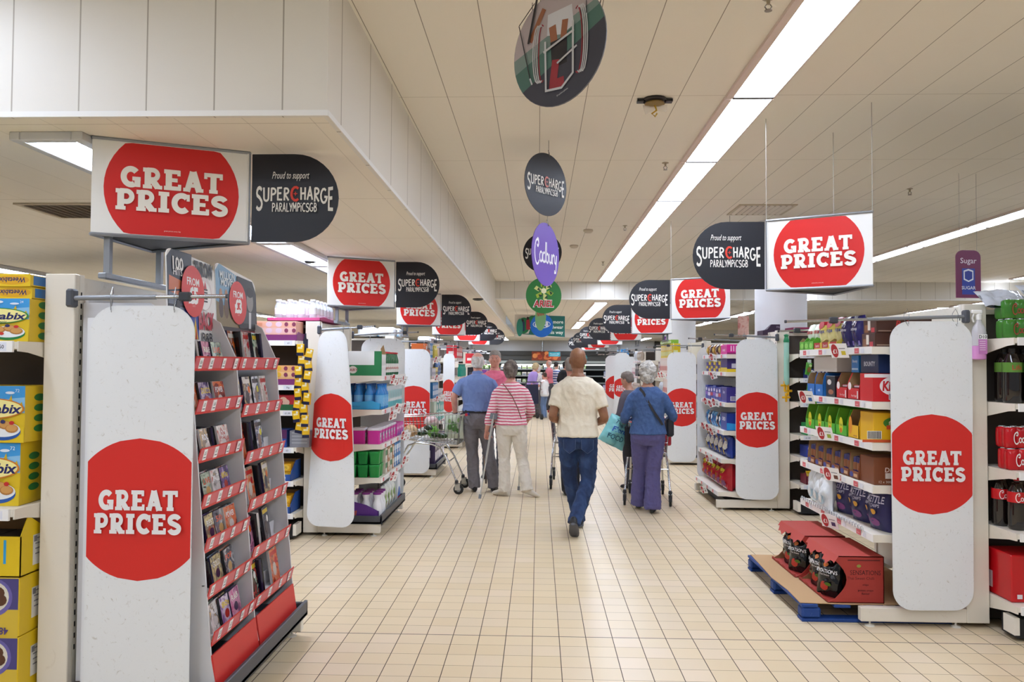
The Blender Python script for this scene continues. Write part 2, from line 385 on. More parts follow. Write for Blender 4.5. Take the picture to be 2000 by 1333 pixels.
# ceiling lamps: a tray with a glowing diffuser
LAMP = 21.0
LM = M("#deeaff", .4, 0, LAMP)
def lamp(x0, x1, y0, y1, z, label, frame=False):
    t = empty('ceiling_light', ((x0+x1)/2, (y0+y1)/2, z), 0, label, 'ceiling light', 'strip lights')
    w, l = (x1-x0)/2, (y1-y0)/2
    b = MB()
    if frame:
        for (a, c, e, f) in ((-w-.05, -w, -l-.05, l+.05), (w, w+.05, -l-.05, l+.05), (-w, w, -l-.05, -l), (-w, w, l, l+.05)): b.box(a, c, e, f, -.04, 0, M('#c9c9c9', .4), .004)
    else:
        b.box(-w-.045, -w, -l, l, -.022, 0, M('#dcc9c0', .5)); b.box(w, w+.012, -l, l, -.022, 0, M('#dcd0c4', .5)); b.box(-w, w, l-.034, l, -.026, 0, M('#5c5853', .6))
    b.build('frame', t)
    d = MB(); d.box(-w, w, -l, l-(.02 if frame else .034), -.018, -.004, LM); d.build('diffuser', t)
row = [ORD[i] for i in range(14)]
for i in range(9):
    y0 = 4.945-2*1.566+i*1.566
    if y0 < 16.0: lamp(1.215, 1.465, y0+.02, min(y0+1.566, 16.2), ZC, 'long white strip panel over the aisle, %s along the main bright row' % row[i])
for i, (ya, yb) in enumerate(((17.0, 18.6), (18.6, 20.2), (20.4, 22.0), (22.0, 23.6), (25, 27), (27, 29))): lamp(1.215, 1.465, ya, yb, ZB, 'white strip panel beyond the drop beam, %s of the main row there' % row[i])
for i in range(9):
    y0 = 3.4+i*1.566
    lamp(5.18, 5.43, y0, y0+1.55, ZC if y0+1.55 < YB else ZB, 'white strip panel in the row right of the aisle, %s along' % row[i])
for i in range(10):
    y0 = 3.46+i*1.566
    lamp(-2.37, -2.13, y0+.06, y0+1.5, ZS-.012, 'framed white strip panel under the low left ceiling, %s along' % row[i], True)
for i in range(9):
    lamp(-6.15, -5.88, 3.4+i*2.2, 5.3+i*2.2, ZS-.012, 'white strip panel deep under the low left ceiling, %s along' % row[i], True)
    if i < 7: lamp(9.1, 9.36, 5+i*2.2, 6.6+i*2.2, ZC if 6.6+i*2.2 < YB else ZB, 'white strip panel in the outer right row, %s along' % row[i])
for i in range(4): lamp(5.18, 5.43, 17.6+i*2.4, 19.4+i*2.4, ZB, 'white strip panel past the drop beam over the right aisles, %s along' % row[i])
for i, x in enumerate((-4.2, -1.4, 1.4, 4.2)):
    for j in range(2): lamp(x-.13, x+.13, 30.3+j*1.6, 31.7+j*1.6, 2.62, 'added fill panel before the far fridge wall, %s across, %s line' % (row[i], row[j]))  # panels added to brighten the dark far end
for i in range(5): lamp(-1.6, -1.35, 18.5+i*2.3, 20.4+i*2.3, ZB-.3 if False else ZS-.012, 'white strip panel past the left sign row, %s along' % row[i], True)
# lamps behind the camera
for i, x in enumerate((-5.9, -2.2, 1.34, 5.3)):
    for j in range(2): lamp(x-.13, x+.13, -3.2+j*2.6, -1.4+j*2.6, ZC, 'white strip panel over the entrance, %s across in %s line' % (row[i], row[j]))

lamp(-2.75, -2.5, 1.3, 2.95, ZC, 'white strip panel in front of the left fascia, out of view')
for i in range(9): lamp(-9.9, -9.65, 3.4+i*2.2, 5.3+i*2.2, ZS-.012, 'added unseen strip panel far off under the low left ceiling, %s along' % row[i], True)  # extra row added to lift the light under the low left ceiling
# ceiling fittings
def vent(x, y, z, w, l, label):
    t = empty('air_vent', (x, y, z), 0, label, 'air vent', 'ceiling vents')
    b = MB(); b.box(-w/2, w/2, -l/2, l/2, -.004, 0, M('#9a9082', .7)); b.build('backing', t)
    b = MB()
    for (a, c, e, f) in ((-w/2-.03, -w/2, -l/2-.03, l/2+.03), (w/2, w/2+.03, -l/2-.03, l/2+.03), (-w/2, w/2, -l/2-.03, -l/2), (-w/2, w/2, l/2, l/2+.03)): b.box(a, c, e, f, -.012, 0, M('#c8bba4', .5))
    b.build('frame', t)
    b = MB()
    for i in range(9):
        xx = -w/2+w*(i+.5)/9; b.add([(xx-.022, -l/2, -.006), (xx+.014, -l/2, -.02), (xx+.014, l/2, -.02), (xx-.022, l/2, -.006)], [(0, 1, 2, 3)], M('#d8cfc0', .5))
    b.build('grille', t)
vent(2.42, 8.6, ZC, .55, .5, 'square slatted vent in the ceiling left of the right overhead sign')
vent(-3.2, 5.3, ZS-.012, .5, .45, 'slatted vent under the low ceiling, left of the first overhead sign')
def sprinkler(x, y, z, label):
    b = MB(); b.lathe([(.028, 0), (.028, -.004), (.01, -.006), (.008, -.03)], M('#a89a80', .4), 10)
    for a in (0, PI): b.tube([(.008*math.cos(a), 0, -.03), (.016*math.cos(a), 0, -.042), (.004*math.cos(a), 0, -.058)], .003, M('#8d8578', .3, .6), 5)
    b.lathe([(.003, -.055), (.018, -.058), (.018, -.061), (.002, -.062)], M('#8d8578', .3, .6), 10)
    b.build('ceiling_sprinkler', None, (x, y, z), label=label, cat='sprinkler')
for x, y, z, l in ((1.055, 3.62, ZC, 'small sprinkler head high up, beside the near end of the bright strip'), (1.06, 6.6, ZC, 'small sprinkler head beside the third strip panel'), (1.05, 9.6, ZC, 'small sprinkler head left of the distant strip panels'), (1.06, 13.0, ZC, 'tiny sprinkler head just before the drop beam'), (3.55, 7.6, ZC, 'lone sprinkler head on the bare ceiling far right'), (-2.75, 6.6, ZS-.012, 'sprinkler head under the low ceiling behind the music posters')): sprinkler(x, y, z, l)
b = MB(); b.lathe([(.075, 0), (.08, -.012), (.06, -.024)], BLACK, 16)
for a in (.4, 2.7): b.box(-.1*math.cos(a)-.02, .1*math.cos(a)+.02, -.025, .025, -.022, -.006, BLACK)
t = empty('ceiling_sensor', (.735, 5.0, ZC), 0, 'dark ceiling sensor with a dangling taped yellow wire', 'sensor'); b.build('mount', t)
b = MB(); b.lathe([(.06, -.024), (.065, -.034), (.03, -.045)], M('#8d7443', .5), 14); b.build('housing', t)
b = MB(); b.add([(-.075, 0, -.04), (.0, .01, -.045), (.08, 0, -.035), (.075, 0, -.085), (0, .01, -.07), (-.06, 0, -.1)], [(0, 1, 4, 5), (1, 2, 3, 4)], M('#efe6dc', .3, 0, 0, .45)); b.build('tape', t)
b = MB(); b.tube([(0, -.01, -.045), (.01, -.02, -.08), (-.02, -.015, -.1), (.0, -.02, -.12), (.012, -.02, -.1)], .006, M('#b89324', .5), 6); b.build('wire', t)
for x, y, z, l in ((-2.35, 7.9, ZS-.012, 'flat black speaker disc under the low ceiling'), (-.98, 12.6, ZS-.012, 'tiny black camera dome by the end of the left sign row')):
    b = MB(); b.lathe([(.085, 0), (.09, -.014), (.06, -.03), (.01, -.036)], BLACK, 18); b.build('ceiling_speaker', None, (x, y, z), label=l, cat='ceiling fitting')
for x, y, l in ((.62, 9.9, 'pale round smoke detector nearer to the bright strip'), (.5, 11.2, 'pale round smoke detector farther up the ceiling')):
    b = MB(); b.lathe([(.06, 0), (.062, -.02), (.04, -.04), (.01, -.045)], M('#cfc4b2', .5), 16); b.build('smoke_detector', None, (x, y, ZC), label=l, cat='smoke detector')

# ---------------------------------------------------------------- overhead signs
def sign(s, Y, xo, xi, hd, zb, zt, label, flagw=.42, stands=None, wires=False, small=True, flabel=None):
    """triangular box whose apex carries a black flag reaching into the aisle; s = side"""
    t = empty('overhead_sign', (s*xo, Y, zb), 0, label, 'sign', 'overhead signs'); H = zt-zb; L = xo-xi
    A, B, Cc = V((0, -hd, 0)), V((-s*L, 0, 0)), V((0, hd, 0)); Wd = (B-A).length
    for nm, p, q in (('face_panel', A, B), ('rear_panel', B, Cc)):
        b = MB(); u = (q-p).normalized()
        if s > 0 : u = -u; o = q if s > 0 else p
        else: o = p
        b.plate([(0, 0), (Wd, 0), (Wd, H), (0, H)], o, u, (0, 0, 1), .012, M('#efeeea', .5))
        a = Art(b, o+u*(Wd/2)+V((0, 0, H/2)), u, (0, 0, 1))
        a.disc(0, 0, Wd*.428, Wd*.428, RED, 48, cy=H/2-.004); a.great_prices(0, 0, Wd*.139, M('#f3efe6', .5), 1.12, .57)
        if small: a.text('great prices every day', 0, -H*.44, .006, M('#f3efe6', .5), 0)
        b.build(nm, t)
    b = MB()
    for z in (-.012, H):
        for p, q in ((A, B), (B, Cc), (Cc, A)): b.tube([p+V((0, 0, z+.006)), q+V((0, 0, z+.006))], .009, GREY, 6)
    for p in (B, Cc): b.tube([p+V((0, 0, -.006)), p+V((0, 0, H+.006))], .006, GREY, 6)
    b.build('frame', t)
    b = MB(); b.add([A, B, Cc], [(0, 1, 2)], M('#26262a', .5)); b.add([A+V((0, 0, .004)), B+V((0, 0, .004)), Cc+V((0, 0, .004))], [(0, 1, 2)], M('#26262a', .5)); b.build('underside', t)
    b = MB(); sg = -s; r = H/2; w0 = flagw-r
    o = B+V((sg*.012, 0, 0)); out = [(0, 0), (w0, 0)]+arc(w0, r, r, r, -90, 90, 18)[1:]+[(0, H)]
    if s > 0: out = [(-x, y) for x, y in out][::-1]
    b.plate(out, o, (1, 0, 0), (0, 0, 1), .006, NAVY)
    for fy, u in ((0, 1), (-.0075, -1)):
        a = Art(b, o+V((sg*(flagw*.5), -fy, H/2)), (u, 0, 0), (0, 0, 1)); a.supercharge(0, .02, flagw*.9, M('#efece4', .5), M('#e0402c', .5))
    b.build('flag', t)
    if stands:
        for (x, y) in stands:
            b = MB(); b.box(x-.014-s*xo, x+.014-s*xo, y-.014-Y, y+.014-Y, 1.985-zb, -.005, GREY); b.build('post', t)
        b = MB(); x = stands[0][0]-s*xo; b.box(x-.02, x+.02, stands[0][1]-Y-.05, stands[1][1]-Y+.05, 1.985-zb, 2.012-zb, GREY, .004); b.build('foot_rail', t)
    if wires:
        for p in (A, B, Cc):
            b = MB(); b.tube([p+V((0, 0, H)), p+V((0, 0, wires-zb))], .0025, M('#a39a90', .4), 4, False); b.build('wire', t)
    return t
sign(-1, 3.83, 2.072, 1.44, .29, 2.197, 2.636, 'front left overhead sign, largest red disc box on grey posts', .435, stands=((-2.02, 3.6), (-2.02, 4.1)))
LY = [7.83, 11.55, 15.35, 19.2, 23.1]; ln = ['second', 'third', 'fourth', 'fifth', 'sixth']
for y, n in zip(LY, ln): sign(-1, y, 2.04, 1.45, .33, 2.16, 2.62, n+' overhead sign from the front in the left row, red disc on white', .44, stands=((-1.98, y-.2), (-1.98, y+.2)), small=y < 9)
sign(1, 5.42, 2.14, 1.56, .33, 2.12, 2.585, 'front right overhead sign, red disc box hung on thin wires', .49, wires=ZC)
RY = [9.3, 13.2, 17.0, 20.8, 24.7, 28.5]
for y, n in zip(RY, ln+['seventh']): sign(1, y, 2.17, 1.56, .33, 2.14 if y < 12 else 2.12, 2.6, n+' overhead sign from the front in the right row, red disc on white', .48, stands=((2.12, y-.2), (2.12, y+.2)) if y > 12 else None, wires=ZC if y < 12 else 0, small=y < 9)

# ---------------------------------------------------------------- hanging round discs
def disc_sign(x, y, z, r, rz, m, draw, label, wire_to, side=1, top=None):
    t = empty('hanging_disc', (x, y, z), rz, label, 'hanging sign', 'round hanging discs')
    b = MB(); n = 48
    b.plate([(r*math.cos(2*PI*i/n), r*math.sin(2*PI*i/n)) for i in range(n)], (0, -.002, 0), (1, 0, 0), (0, 0, 1), .004, m)
    draw(Art(b, (0, -.002, 0), (1, 0, 0), (0, 0, 1)), r); draw(Art(b, (0, .002, 0), (-1, 0, 0), (0, 0, 1)), r)
    b.build('disc_panel', t)
    b = MB(); b.tube([(.03, 0, r-.012), (.03, 0, wire_to-z)], .0022, M('#8d8880', .4, .5), 4, False); b.tube([(.03, -.01, r-.02), (.036, 0, r+.01), (.028, .004, r+.03)], .003, M('#6d6860', .4, .5), 4); b.build('wire', t)
def d_super(a, r): a.supercharge(0, .02, r*1.75, M('#f0eee8', .5), M('#d8847c', .5), False)
def d_cad(a, r): a.word('Cadbury', 'script', 0, r*.05, r*.62, M('#f6f4f8', .5), .11, width=r*1.6, gap=-.02, slope=0)
def d_ariel(a, r):
    g = M('#9fb92e', .5); y = M('#d8dd86', .5); k = M('#14401c', .5)
    for i in range(6):
        t0 = i*PI/3+.3; p = [(r*.13*math.cos(t0), r*.13*math.sin(t0)), (r*.5*math.cos(t0+.15), r*.5*math.sin(t0+.15)), (r*.56*math.cos(t0+.55), r*.56*math.sin(t0+.55)), (r*.3*math.cos(t0+.85), r*.3*math.sin(t0+.85))]
        a.poly([(x, v+r*.26) for x, v in p], g if i % 2 else y); a.poly([(x*.8+.06*r, v*.8+r*.24) for x, v in p[1:]], k)
    a.disc(0, r*.26, r*.15, r*.15, M('#f1f3c8', .5))
    a.text('ARIEL', 0, -r*.44, r*.4, M('#f3eee6', .5), .06, .12, width=r*1.16); a.text('ARIEL', 0, -r*.44, r*.36, M('#c2252c', .5), .03, .12, width=r*1.1)
def d_oral(a, r): a.disc(0, .1*r, r*.78, r*.34, M('#e9f1f8', .5)); a.disc(0, .1*r, r*.72, r*.28, M('#1b62c4', .5)); a.text('Oral-B', 0, r*.1, r*.4, M('#f4f8fb', .5), .05, width=r*1.2)
def d_mint(a, r): a.text('Palmolive', 0, r*.2, r*.3, M('#c8443a', .5), .03, width=r*1.4)
def d_photo(a, r):
    sky, tree, trk = M('#b9aeb2', .6), M('#4f746c', .6), M('#41424e', .6)
    cut = lambda f: [(x, y) for x, y in f]
    a.disc(0, 0, r*.995, r*.995, sky, 48)
    # hedge and track are chords of the disc
    def chord(y0, y1, m, N=24):
        # region below the line from (-r,y0) to (r,y1)
        pts = [(r*.993*math.cos(2*PI*i/N/2), r*.993*math.sin(2*PI*i/N/2)) for i in range(N*2)]
        keep = [(x, v) for x, v in pts if v <= y0+(y1-y0)*(x+r)/(2*r)]
        keep.sort(key=lambda p: math.atan2(p[1]+r*.6, p[0])); a.poly(keep, m)
    chord(r*.05, r*.75, M('#7d928e', .6)); chord(-r*.2, r*.62, tree); chord(-r*.62, r*.3, trk)
    wl = M('#c9cbd0', .5); rd = M('#9b2c38', .5); bk = M('#26242a', .5); sk = M('#a0674a', .5); wh = M('#d6d8e0', .5)
    P = lambda L, m, w: a.stroke([(x*r, y*r) for x, y in L], w*r, m, lambda x, y: (x, y))
    a.poly([(x*r, y*r) for x, y in ((-.22, .62), (.3, .66), (.34, .3), (.1, .2), (-.24, .26))], wh)
    P([(-.12, .4), (-.08, .12)], sk, .15); P([(.16, .44), (.12, .14)], sk, .13); P([(-.3, .75), (-.62, .25)], sk, .1)
    a.poly([(x*r, y*r) for x, y in ((-.16, .12), (.2, .16), (.2, -.3), (-.12, -.34))], bk)
    P([(-.04, -.2), (-.1, -.62), (.14, -.6)], rd, .16)
    for k in range(4):
        P(arc(-.34-.03*k, -.02, .08+.01*k, .5, 70, 290, 10), rd if k < 1 else wl, .022); P(arc(.42+.04*k, .02, .1, .56, -110, 110, 10), rd if k == 0 else wl, .022)
    P([(-.3, -.02), (.36, .2)], wl, .04); P([(.0, -.28), (.42, -.08)], wl, .035); P([(-.26, .16), (-.24, -.7), (.1, -.72), (.34, -.52), (.34, .36)], wl, .04)
    P([(-.86, .6), (-.5, .9)], bk, .02); P([(-.86, .6), (-.6, -.4)], bk, .02); P([(-.6, -.4), (-.55, -.52)], wl, .03); P([(-.44, .98), (-.64, .22)], bk, .05); P([(.62, .98), (.62, .4)], bk, .015)
    a.text('© action photo', .12*r, -.8*r, .03*r, wl, .01, rot=.35)
disc_sign(.078, 3.3, 2.945, .25, math.radians(-40), M('#6f7076', .5), d_photo, 'big picture disc of a wheelchair athlete at the top edge', ZC)
disc_sign(.05, 5.9, 2.957, .238, math.radians(48), NAVY, d_super, 'black disc hung nearest, above the purple disc', ZC)
disc_sign(.05, 5.93, 2.43, .24, math.radians(64), M('#6d4bb0', .45), d_cad, 'purple disc with white script hung below the black disc', 2.73)
disc_sign(.04, 9.6, 2.965, .24, math.radians(-8), NAVY, d_super, 'black disc half hidden behind the purple disc', ZC)
disc_sign(.06, 9.62, 2.44, .222, math.radians(10), M('#1d7a2c', .5), d_ariel, 'green disc with a leafy flower below the purple disc', 2.74)
disc_sign(.03, 13.2, 2.4, .24, math.radians(-68), M('#86cf8e', .5), d_mint, 'narrow mint disc turned almost edge on', ZC)
disc_sign(.06, 15.7, 2.37, .235, math.radians(-15), M('#1b6fd2', .5), d_oral, 'blue disc with white lettering lowest of the hanging row', ZC)
t = empty('hanging_sign', (.15, 19.5, 2.35), 0, 'teal direction sign with green picture discs beyond the blue disc', 'hanging sign')
b = MB(); b.plate([(-.75, 0), (.5, -.08), (.5, .44), (-.75, .48)], (0, 0, 0), (1, 0, 0), (0, 0, 1), .01, M('#1a6c66', .5)); a = Art(b, (0, 0, 0), (1, 0, 0), (0, 0, 1))
a.poly([(-.75, .0), (-.4, .0), (-.25, .48), (-.75, .48)], M('#dcd8ce', .5)); a.poly([(-.45, .1), (-.1, .25), (-.05, .4), (-.4, .3)], M('#c9b9b4', .5)); a.poly([(-.2, .02), (.0, .02), (.05, .3), (-.1, .3)], M('#23232b', .5))
for i, w in enumerate(('more', 'schoolwear', 'this way')): a.text(w, .46, .3-.13*i, .085, M('#e6efe8', .5), .02, align='r')
b.build('sign_panel', t)
b = MB()
for x, z, w, h, m in ((-.52, .2, .3, .4, '#1e7a48'), (-.3, .3, .28, .3, '#1e7a48'), (-.62, .15, .16, .44, '#2c8a78')):
    b.plate([(w/2*math.cos(2*PI*i/24), h/2*math.sin(2*PI*i/24)) for i in range(24)], (x, -.05-.02*(w < .2), z), (1, 0, 0), (0, 0, 1), .006, M(m, .5))
a = Art(b, (0, -.052, 0), (1, 0, 0), (0, 0, 1)); a.k = 4
a.poly([(-.62, .06), (-.5, .06), (-.5, .3), (-.6, .3)], M('#22355c', .5)); a.poly([(-.46, .1), (-.36, .1), (-.38, .36), (-.46, .34)], M('#9e2433', .5)); a.disc(-.55, .33, .03, .04, M('#2b2024', .5)); a.disc(-.42, .38, .03, .04, M('#2b2024', .5))
b.build('picture_disc', t)

# ---------------------------------------------------------------- shelving
PB = {-1: 2.035, 1: 2.625}      # plane of each row's end-cap back panel, distance from the aisle axis
EDGE = M('#efe9dc', .45); HOLE = M('#2a2623', .8); STRIPW = M('#f3f1ee', .4)
def end_cap(s, Y0, W, shelves, label, rail=(1.0, 0.0), tray=False, top=1.985, beam=.65, tags=True, far=True, backpanel=True, pallet=False, rz_=1.905):
    """shelving bay across the end of a gondola, facing the aisle. shelves: (z of its top, depth)"""
    pb = PB[s]; t = empty('end_cap_shelving', (s*pb, Y0, 0), 0, label, 'shelving', 'end cap bays')
    X = lambda d: -s*d               # d = distance out from the back panel into the aisle
    b = MB(); b.box(X(-.135), X(0), 0, .035, .03, top, CREAM, .003)
    b.box(X(-.02), X(.0), .035, .07, .03, top, EDGE)
    if True:
        z = top-.1
        while z > .3: b.box(X(-.004), X(.0012), .043, .052, z, z+.022, HOLE); z -= .05
    b.build('post', t)
    b = MB(); b.box(X(-.12), X(0), W-.035, W, .03, top, CREAM, .003); b.build('post', t)
    if backpanel:
        b = MB(); b.box(X(-.06), X(-.012), .07, W-.035, .1, top-.01, CREAM)
        for z in (.55, .95, 1.3, 1.65): b.box(X(-.013), X(-.0105), .07, W-.035, z, z+.004, HOLE)
        b.build('back_panel', t)
    if beam:
        for y in ((0, W-.05) if not pallet else (0,)):
            b = MB(); b.box(X(.0005), X(beam), y, y+.05, .03, .115, CREAM, .004); b.build('base_beam', t)
        for y in ((.02, W-.03) if not pallet else (.02,)):
            for d in (.06, beam-.06):
                b = MB(); b.lathe([(.006, .04), (.006, .012), (.028, .006), (.03, 0)][::-1], M('#d9d4c8', .4), 10, (X(d), y, 0)); b.build('foot', t)
        if not pallet: b = MB(); b.box(X(-.1), X(beam-.12), .06, W-.06, .02, .1, DARK); b.build('plinth', t)
    if tray:
        b = MB(); d = beam+.02
        b.box(X(0), X(d), -.01, W+.01, .115, .135, TRAYG); b.box(X(d-.02), X(d), -.01, W+.01, .115, .2, TRAYG, .004); b.box(X(0), X(d), -.01, .012, .115, .19, TRAYG, .004); b.box(X(0), X(d), W-.012, W+.01, .115, .19, TRAYG, .004)
        b.build('tray', t)
    for k, (z, d) in enumerate(shelves):
        b = MB(); b.box(X(0), X(d-.012), .012, W-.012, z-.028, z, CREAM, .003); sh = b.build('shelf', t)
        b = MB(); e = .0 if z > .3 else -.0
        p = [(X(0), z-.11), (X(d-.1), z-.045), (X(d-.012), z-.045), (X(d-.012), z+.002), (X(0), z+.002)]
        for y in (.002, W-.01):
            b = MB(); pts = [V((x, y, zz)) for x, zz in p]; q = [v+V((0, .008, 0)) for v in pts]; n = len(p)
            b.add(pts+q, [tuple(range(n)), tuple(range(n, 2*n))[::-1]]+[(i, i+n, (i+1) % n+n, (i+1) % n) for i in range(n)], CREAM); b.build('bracket', sh)
        b = MB(); xx = X(d-.012); b.box(xx, xx+X(.004), 0, W, z-.043, z+.003, STRIPW)
        a = Art(b, (xx+X(.004), W/2, z-.02), (0, -s, 0), (0, 0, 1))
        if tags:
            for i in range(4):
                yy = -W/2+.07+i*W/4+R.uniform(-.02, .05); a.rect(yy, -.018, .07, .034, M('#d8646c', .4)); a.rect(yy+.015, -.008, .035, .006, M('#e9a3a8', .4)); a.rect(yy+.1, -.016, .05, .03, M('#e3e3ea', .4))
        b.build('price_strip', sh)
    L, dz = rail
    rails = [0]+([1] if far else [])
    for r in rails:
        y = -.035 if r == 0 else W+.035; zz = rz_ if r == 0 else 1.905; LL = L if r == 0 else .72
        b = MB(); b.box(X(-.012), X(.022), y-.02, y+.03*(1 if r == 0 else -1), zz-.04, zz+.04, M('#4c4f57', .45), .008); b.tube([(X(.02), y, zz), (X(LL*.55), y, zz+dz*.55)], .011, GREY, 10); b.tube([(X(LL*.5), y, zz+dz*.5), (X(LL), y, zz+dz)], .0085, STEEL, 10); b.tube([(X(LL-.004), y, zz+dz), (X(LL+.006), y, zz+dz)], .01, M('#3c3f47', .45), 10)
        rl = b.build('banner_rail', t)
        b = MB(); cf = .735 if r == 0 else .8; b.box(X(LL*cf-.025), X(LL*cf+.025), y-.017, y+.017, zz+dz*cf-.02, zz+dz*cf+.02, M('#3a3c42', .4), .006); b.build('clamp', rl)
    return t
def banner(s, xc, Y, w, z0, z1, label, disc=True, zd=1.0, twist=None, rd=.305, back=False, rail_z=1.905):
    """white plastic board hung from the rail, red disc cut off at its sides"""
    t = empty('hanging_banner', (s*xc, Y, 0), 0, label, 'banner', 'white hanging boards'); h = z1-z0; r = .12
    out = []
    for cx, cz, a0 in ((w/2-r, r, -90), (w/2-r, h-r, 0), (-w/2+r, h-r, 90), (-w/2+r, r, 180)): out += arc(cx, cz, r, r, a0, a0+90, 8)
    b = MB(); n = 60 if twist else 26; nc = 20 if twist else 6
    def row(z):
        if z < r: q = w/2-r+math.sqrt(max(0, r*r-(r-z)**2))
        elif z > h-r: q = w/2-r+math.sqrt(max(0, r*r-(z-h+r)**2))
        else: q = w/2
        return q
    zs = sorted(set([h*i/n for i in range(n+1)]+[r*(1-math.cos(a*PI/16)) for a in range(9)]+[h-r*(1-math.cos(a*PI/16)) for a in range(9)]))
    rows = [[(-row(z)+2*row(z)*j/nc, z) for j in range(nc+1)] for z in zs]
    for sgn, y in ((1, -.002), (-1, .002)):
        vs = [(x, y, z0+z) for rw in rows for x, z in rw]; fs = []
        for i in range(len(rows)-1):
            for j in range(nc):
                f = (i*(nc+1)+j, i*(nc+1)+j+1, i*(nc+1)+j+nc+2, i*(nc+1)+j+nc+1); fs.append(f if sgn > 0 else f[::-1])
        b.add(vs, fs, BANNER)
    def strips(a, m):
        N = 48
        for i in range(N):
            y0, y1 = -rd+2*rd*i/N, -rd+2*rd*(i+1)/N; c0, c1 = min(w/2-.004, math.sqrt(max(0, rd*rd-y0*y0))), min(w/2-.004, math.sqrt(max(0, rd*rd-y1*y1)))
            for j in range(16):
                f0, f1 = -1+j/8, -1+(j+1)/8; a.poly([(c0*f0, y0), (c0*f1, y0), (c1*f1, y1), (c1*f0, y1)], m); a.k = 1
    if disc:
        for sgn, y in ((1, -.0022), (-1, .0022)):
            if twist and abs(twist[0]-twist[1]) > 20: y *= 2.6
            a = Art(b, (0, y, zd), (sgn, 0, 0), (0, 0, 1)); strips(a, M('#d9261f', .5)); a.k = 3; a.great_prices(0, -.01, .084*rd/.305, M('#eceaea', .5))
    if twist:
        def tw(p):
            q = max(0.0, (p.z-z0)/h); a = math.radians(twist[0]+(twist[1]-twist[0])*q**1.2); c, sn = math.cos(a), math.sin(a); bow = .05*math.sin(q*PI)*(p.x/w)**2*4 if len(twist) > 2 else 0
            return V((p.x*c-p.y*sn, p.x*sn+p.y*c+bow, p.z))
        b.warp(tw)
    b.build('board', t)
    for x in (-w*.3, w*.3):
        b = MB(); c = 1.0
        if twist: a = math.radians(twist[1]); x0 = x; x = x*math.cos(a)
        b.tube([(x+.006, -.012, z1-.03), (x, -.004, z1-.012), (x-.006, .016, z1+.01), (x-.004, .022, rail_z+.018), (x+.004, 0, rail_z+.048), (x+.008, -.022, rail_z+.014), (x+.006, -.016, z1-.02)], .0016, STEEL, 5); b.build('hook', t)
    return t
MOD = [1.717, 1.375, 1.12, .856, .557]
EC = {}
EC['R1'] = end_cap(1, 4.93, 1.33, [(z, .575) for z in MOD], 'end cap of sweets and crisps nearest on the right side', pallet=True, rail=(1.1, -.035), beam=.64)
EC['R2'] = end_cap(1, 8.74, 1.25, [(1.717, .56), (1.52, .57), (1.18, .58), (.87, .6), (.56, .62), (.2, .66)], 'end cap of chocolate boxes behind the nearest right one', rail=(.69, .03), beam=.66)
EC['L1'] = end_cap(-1, 3.37, 1.25, [], 'end cap panel and rail nearest on the left side', rz_=1.875, rail=(.69, .01), beam=.66, tray=True, far=False)
EC['L2'] = end_cap(-1, 7.23, 1.25, [(1.48, .6), (1.165, .6), (.845, .605), (.535, .6)], 'end cap of cleaning goods second on the left side', rail=(.52, .035), beam=.58, tray=True)
EC['L3'] = end_cap(-1, 11.0, 1.25, [(1.68, .45), (1.42, .55), (1.1, .56), (.75, .58)], 'end cap third on the left, wipes and pet food bags', rail=(.8, .0), beam=.6, tray=True)
EC['L4'] = end_cap(-1, 14.8, 1.25, [(1.7, .5), (1.35, .55), (.95, .55), (.55, .58)], 'end cap fourth on the left, teal tubs at the bottom', rail=(.7, 0), beam=.6, tray=True)
EC['L5'] = end_cap(-1, 18.7, 1.25, [(1.6, .5), (1.25, .55), (.9, .55), (.5, .58)], 'end cap fifth on the left, mostly hidden by shoppers', rail=(.7, 0), beam=.6)
EC['L6'] = end_cap(-1, 22.5, 1.25, [(1.6, .5), (1.2, .55), (.8, .58)], 'farthest end cap on the left, behind the shoppers', rail=(.7, 0), beam=.6)
EC['R3'] = end_cap(1, 12.65, 1.25, [(1.7, .5), (1.45, .55), (1.1, .56), (.75, .58), (.4, .6)], 'end cap third on the right with yellow packs on top', rail=(.75, .0), beam=.62)
EC['R4'] = end_cap(1, 16.5, 1.25, [(1.68, .5), (1.35, .55), (1.0, .56), (.6, .58)], 'end cap fourth on the right, behind the woman in blue', rail=(.8, 0), beam=.62)
EC['R5'] = end_cap(1, 20.3, 1.25, [(1.68, .5), (1.35, .55), (1.0, .56), (.6, .58)], 'end cap fifth on the right with blue packs on top', rail=(.8, 0), beam=.62)
EC['R6'] = end_cap(1, 24.1, 1.25, [(1.6, .5), (1.2, .55), (.8, .58)], 'end cap sixth on the right near the fridges', rail=(.8, 0), beam=.62)
# boards
banner(-1, 1.713, 3.335, .462, .12, 1.843, 'largest white board with a red disc, nearest on the left', zd=.965, rail_z=1.875)
b = MB(); b.box(-.02, .02, -.001, .001, .14, 1.79, M('#e8e9ec', .5)); b.build('hanging_board', None, (-1.945, 3.352, 0), label='narrow white board edge behind the largest left board', cat='board')
banner(1, 2.405, 4.895, .49, .115, 1.875, 'white board with a red disc beside the cola shelves', zd=1.0, twist=(2, -2))
banner(1, 2.395, 8.705, .46, .13, 1.885, 'white board with a red disc before the chocolate end cap', zd=1.0, twist=(-4, 6))
banner(1, 2.285, 12.615, .46, .05, 1.8, 'white board with a red disc right of the woman in blue', zd=.92)
banner(1, 2.0+.26, 10.03, .5, .15, 1.83, 'white board at the back of the chocolate end cap, rounded top', disc=False)
banner(-1, 1.86, 7.01, .46, .13, 1.885, 'warped white board with a red disc second on the left', zd=1.02, twist=(-10, -44, 1))
banner(-1, 1.70, 8.53, .48, .12, 1.87, 'white board standing behind the green detergent carton', disc=False)
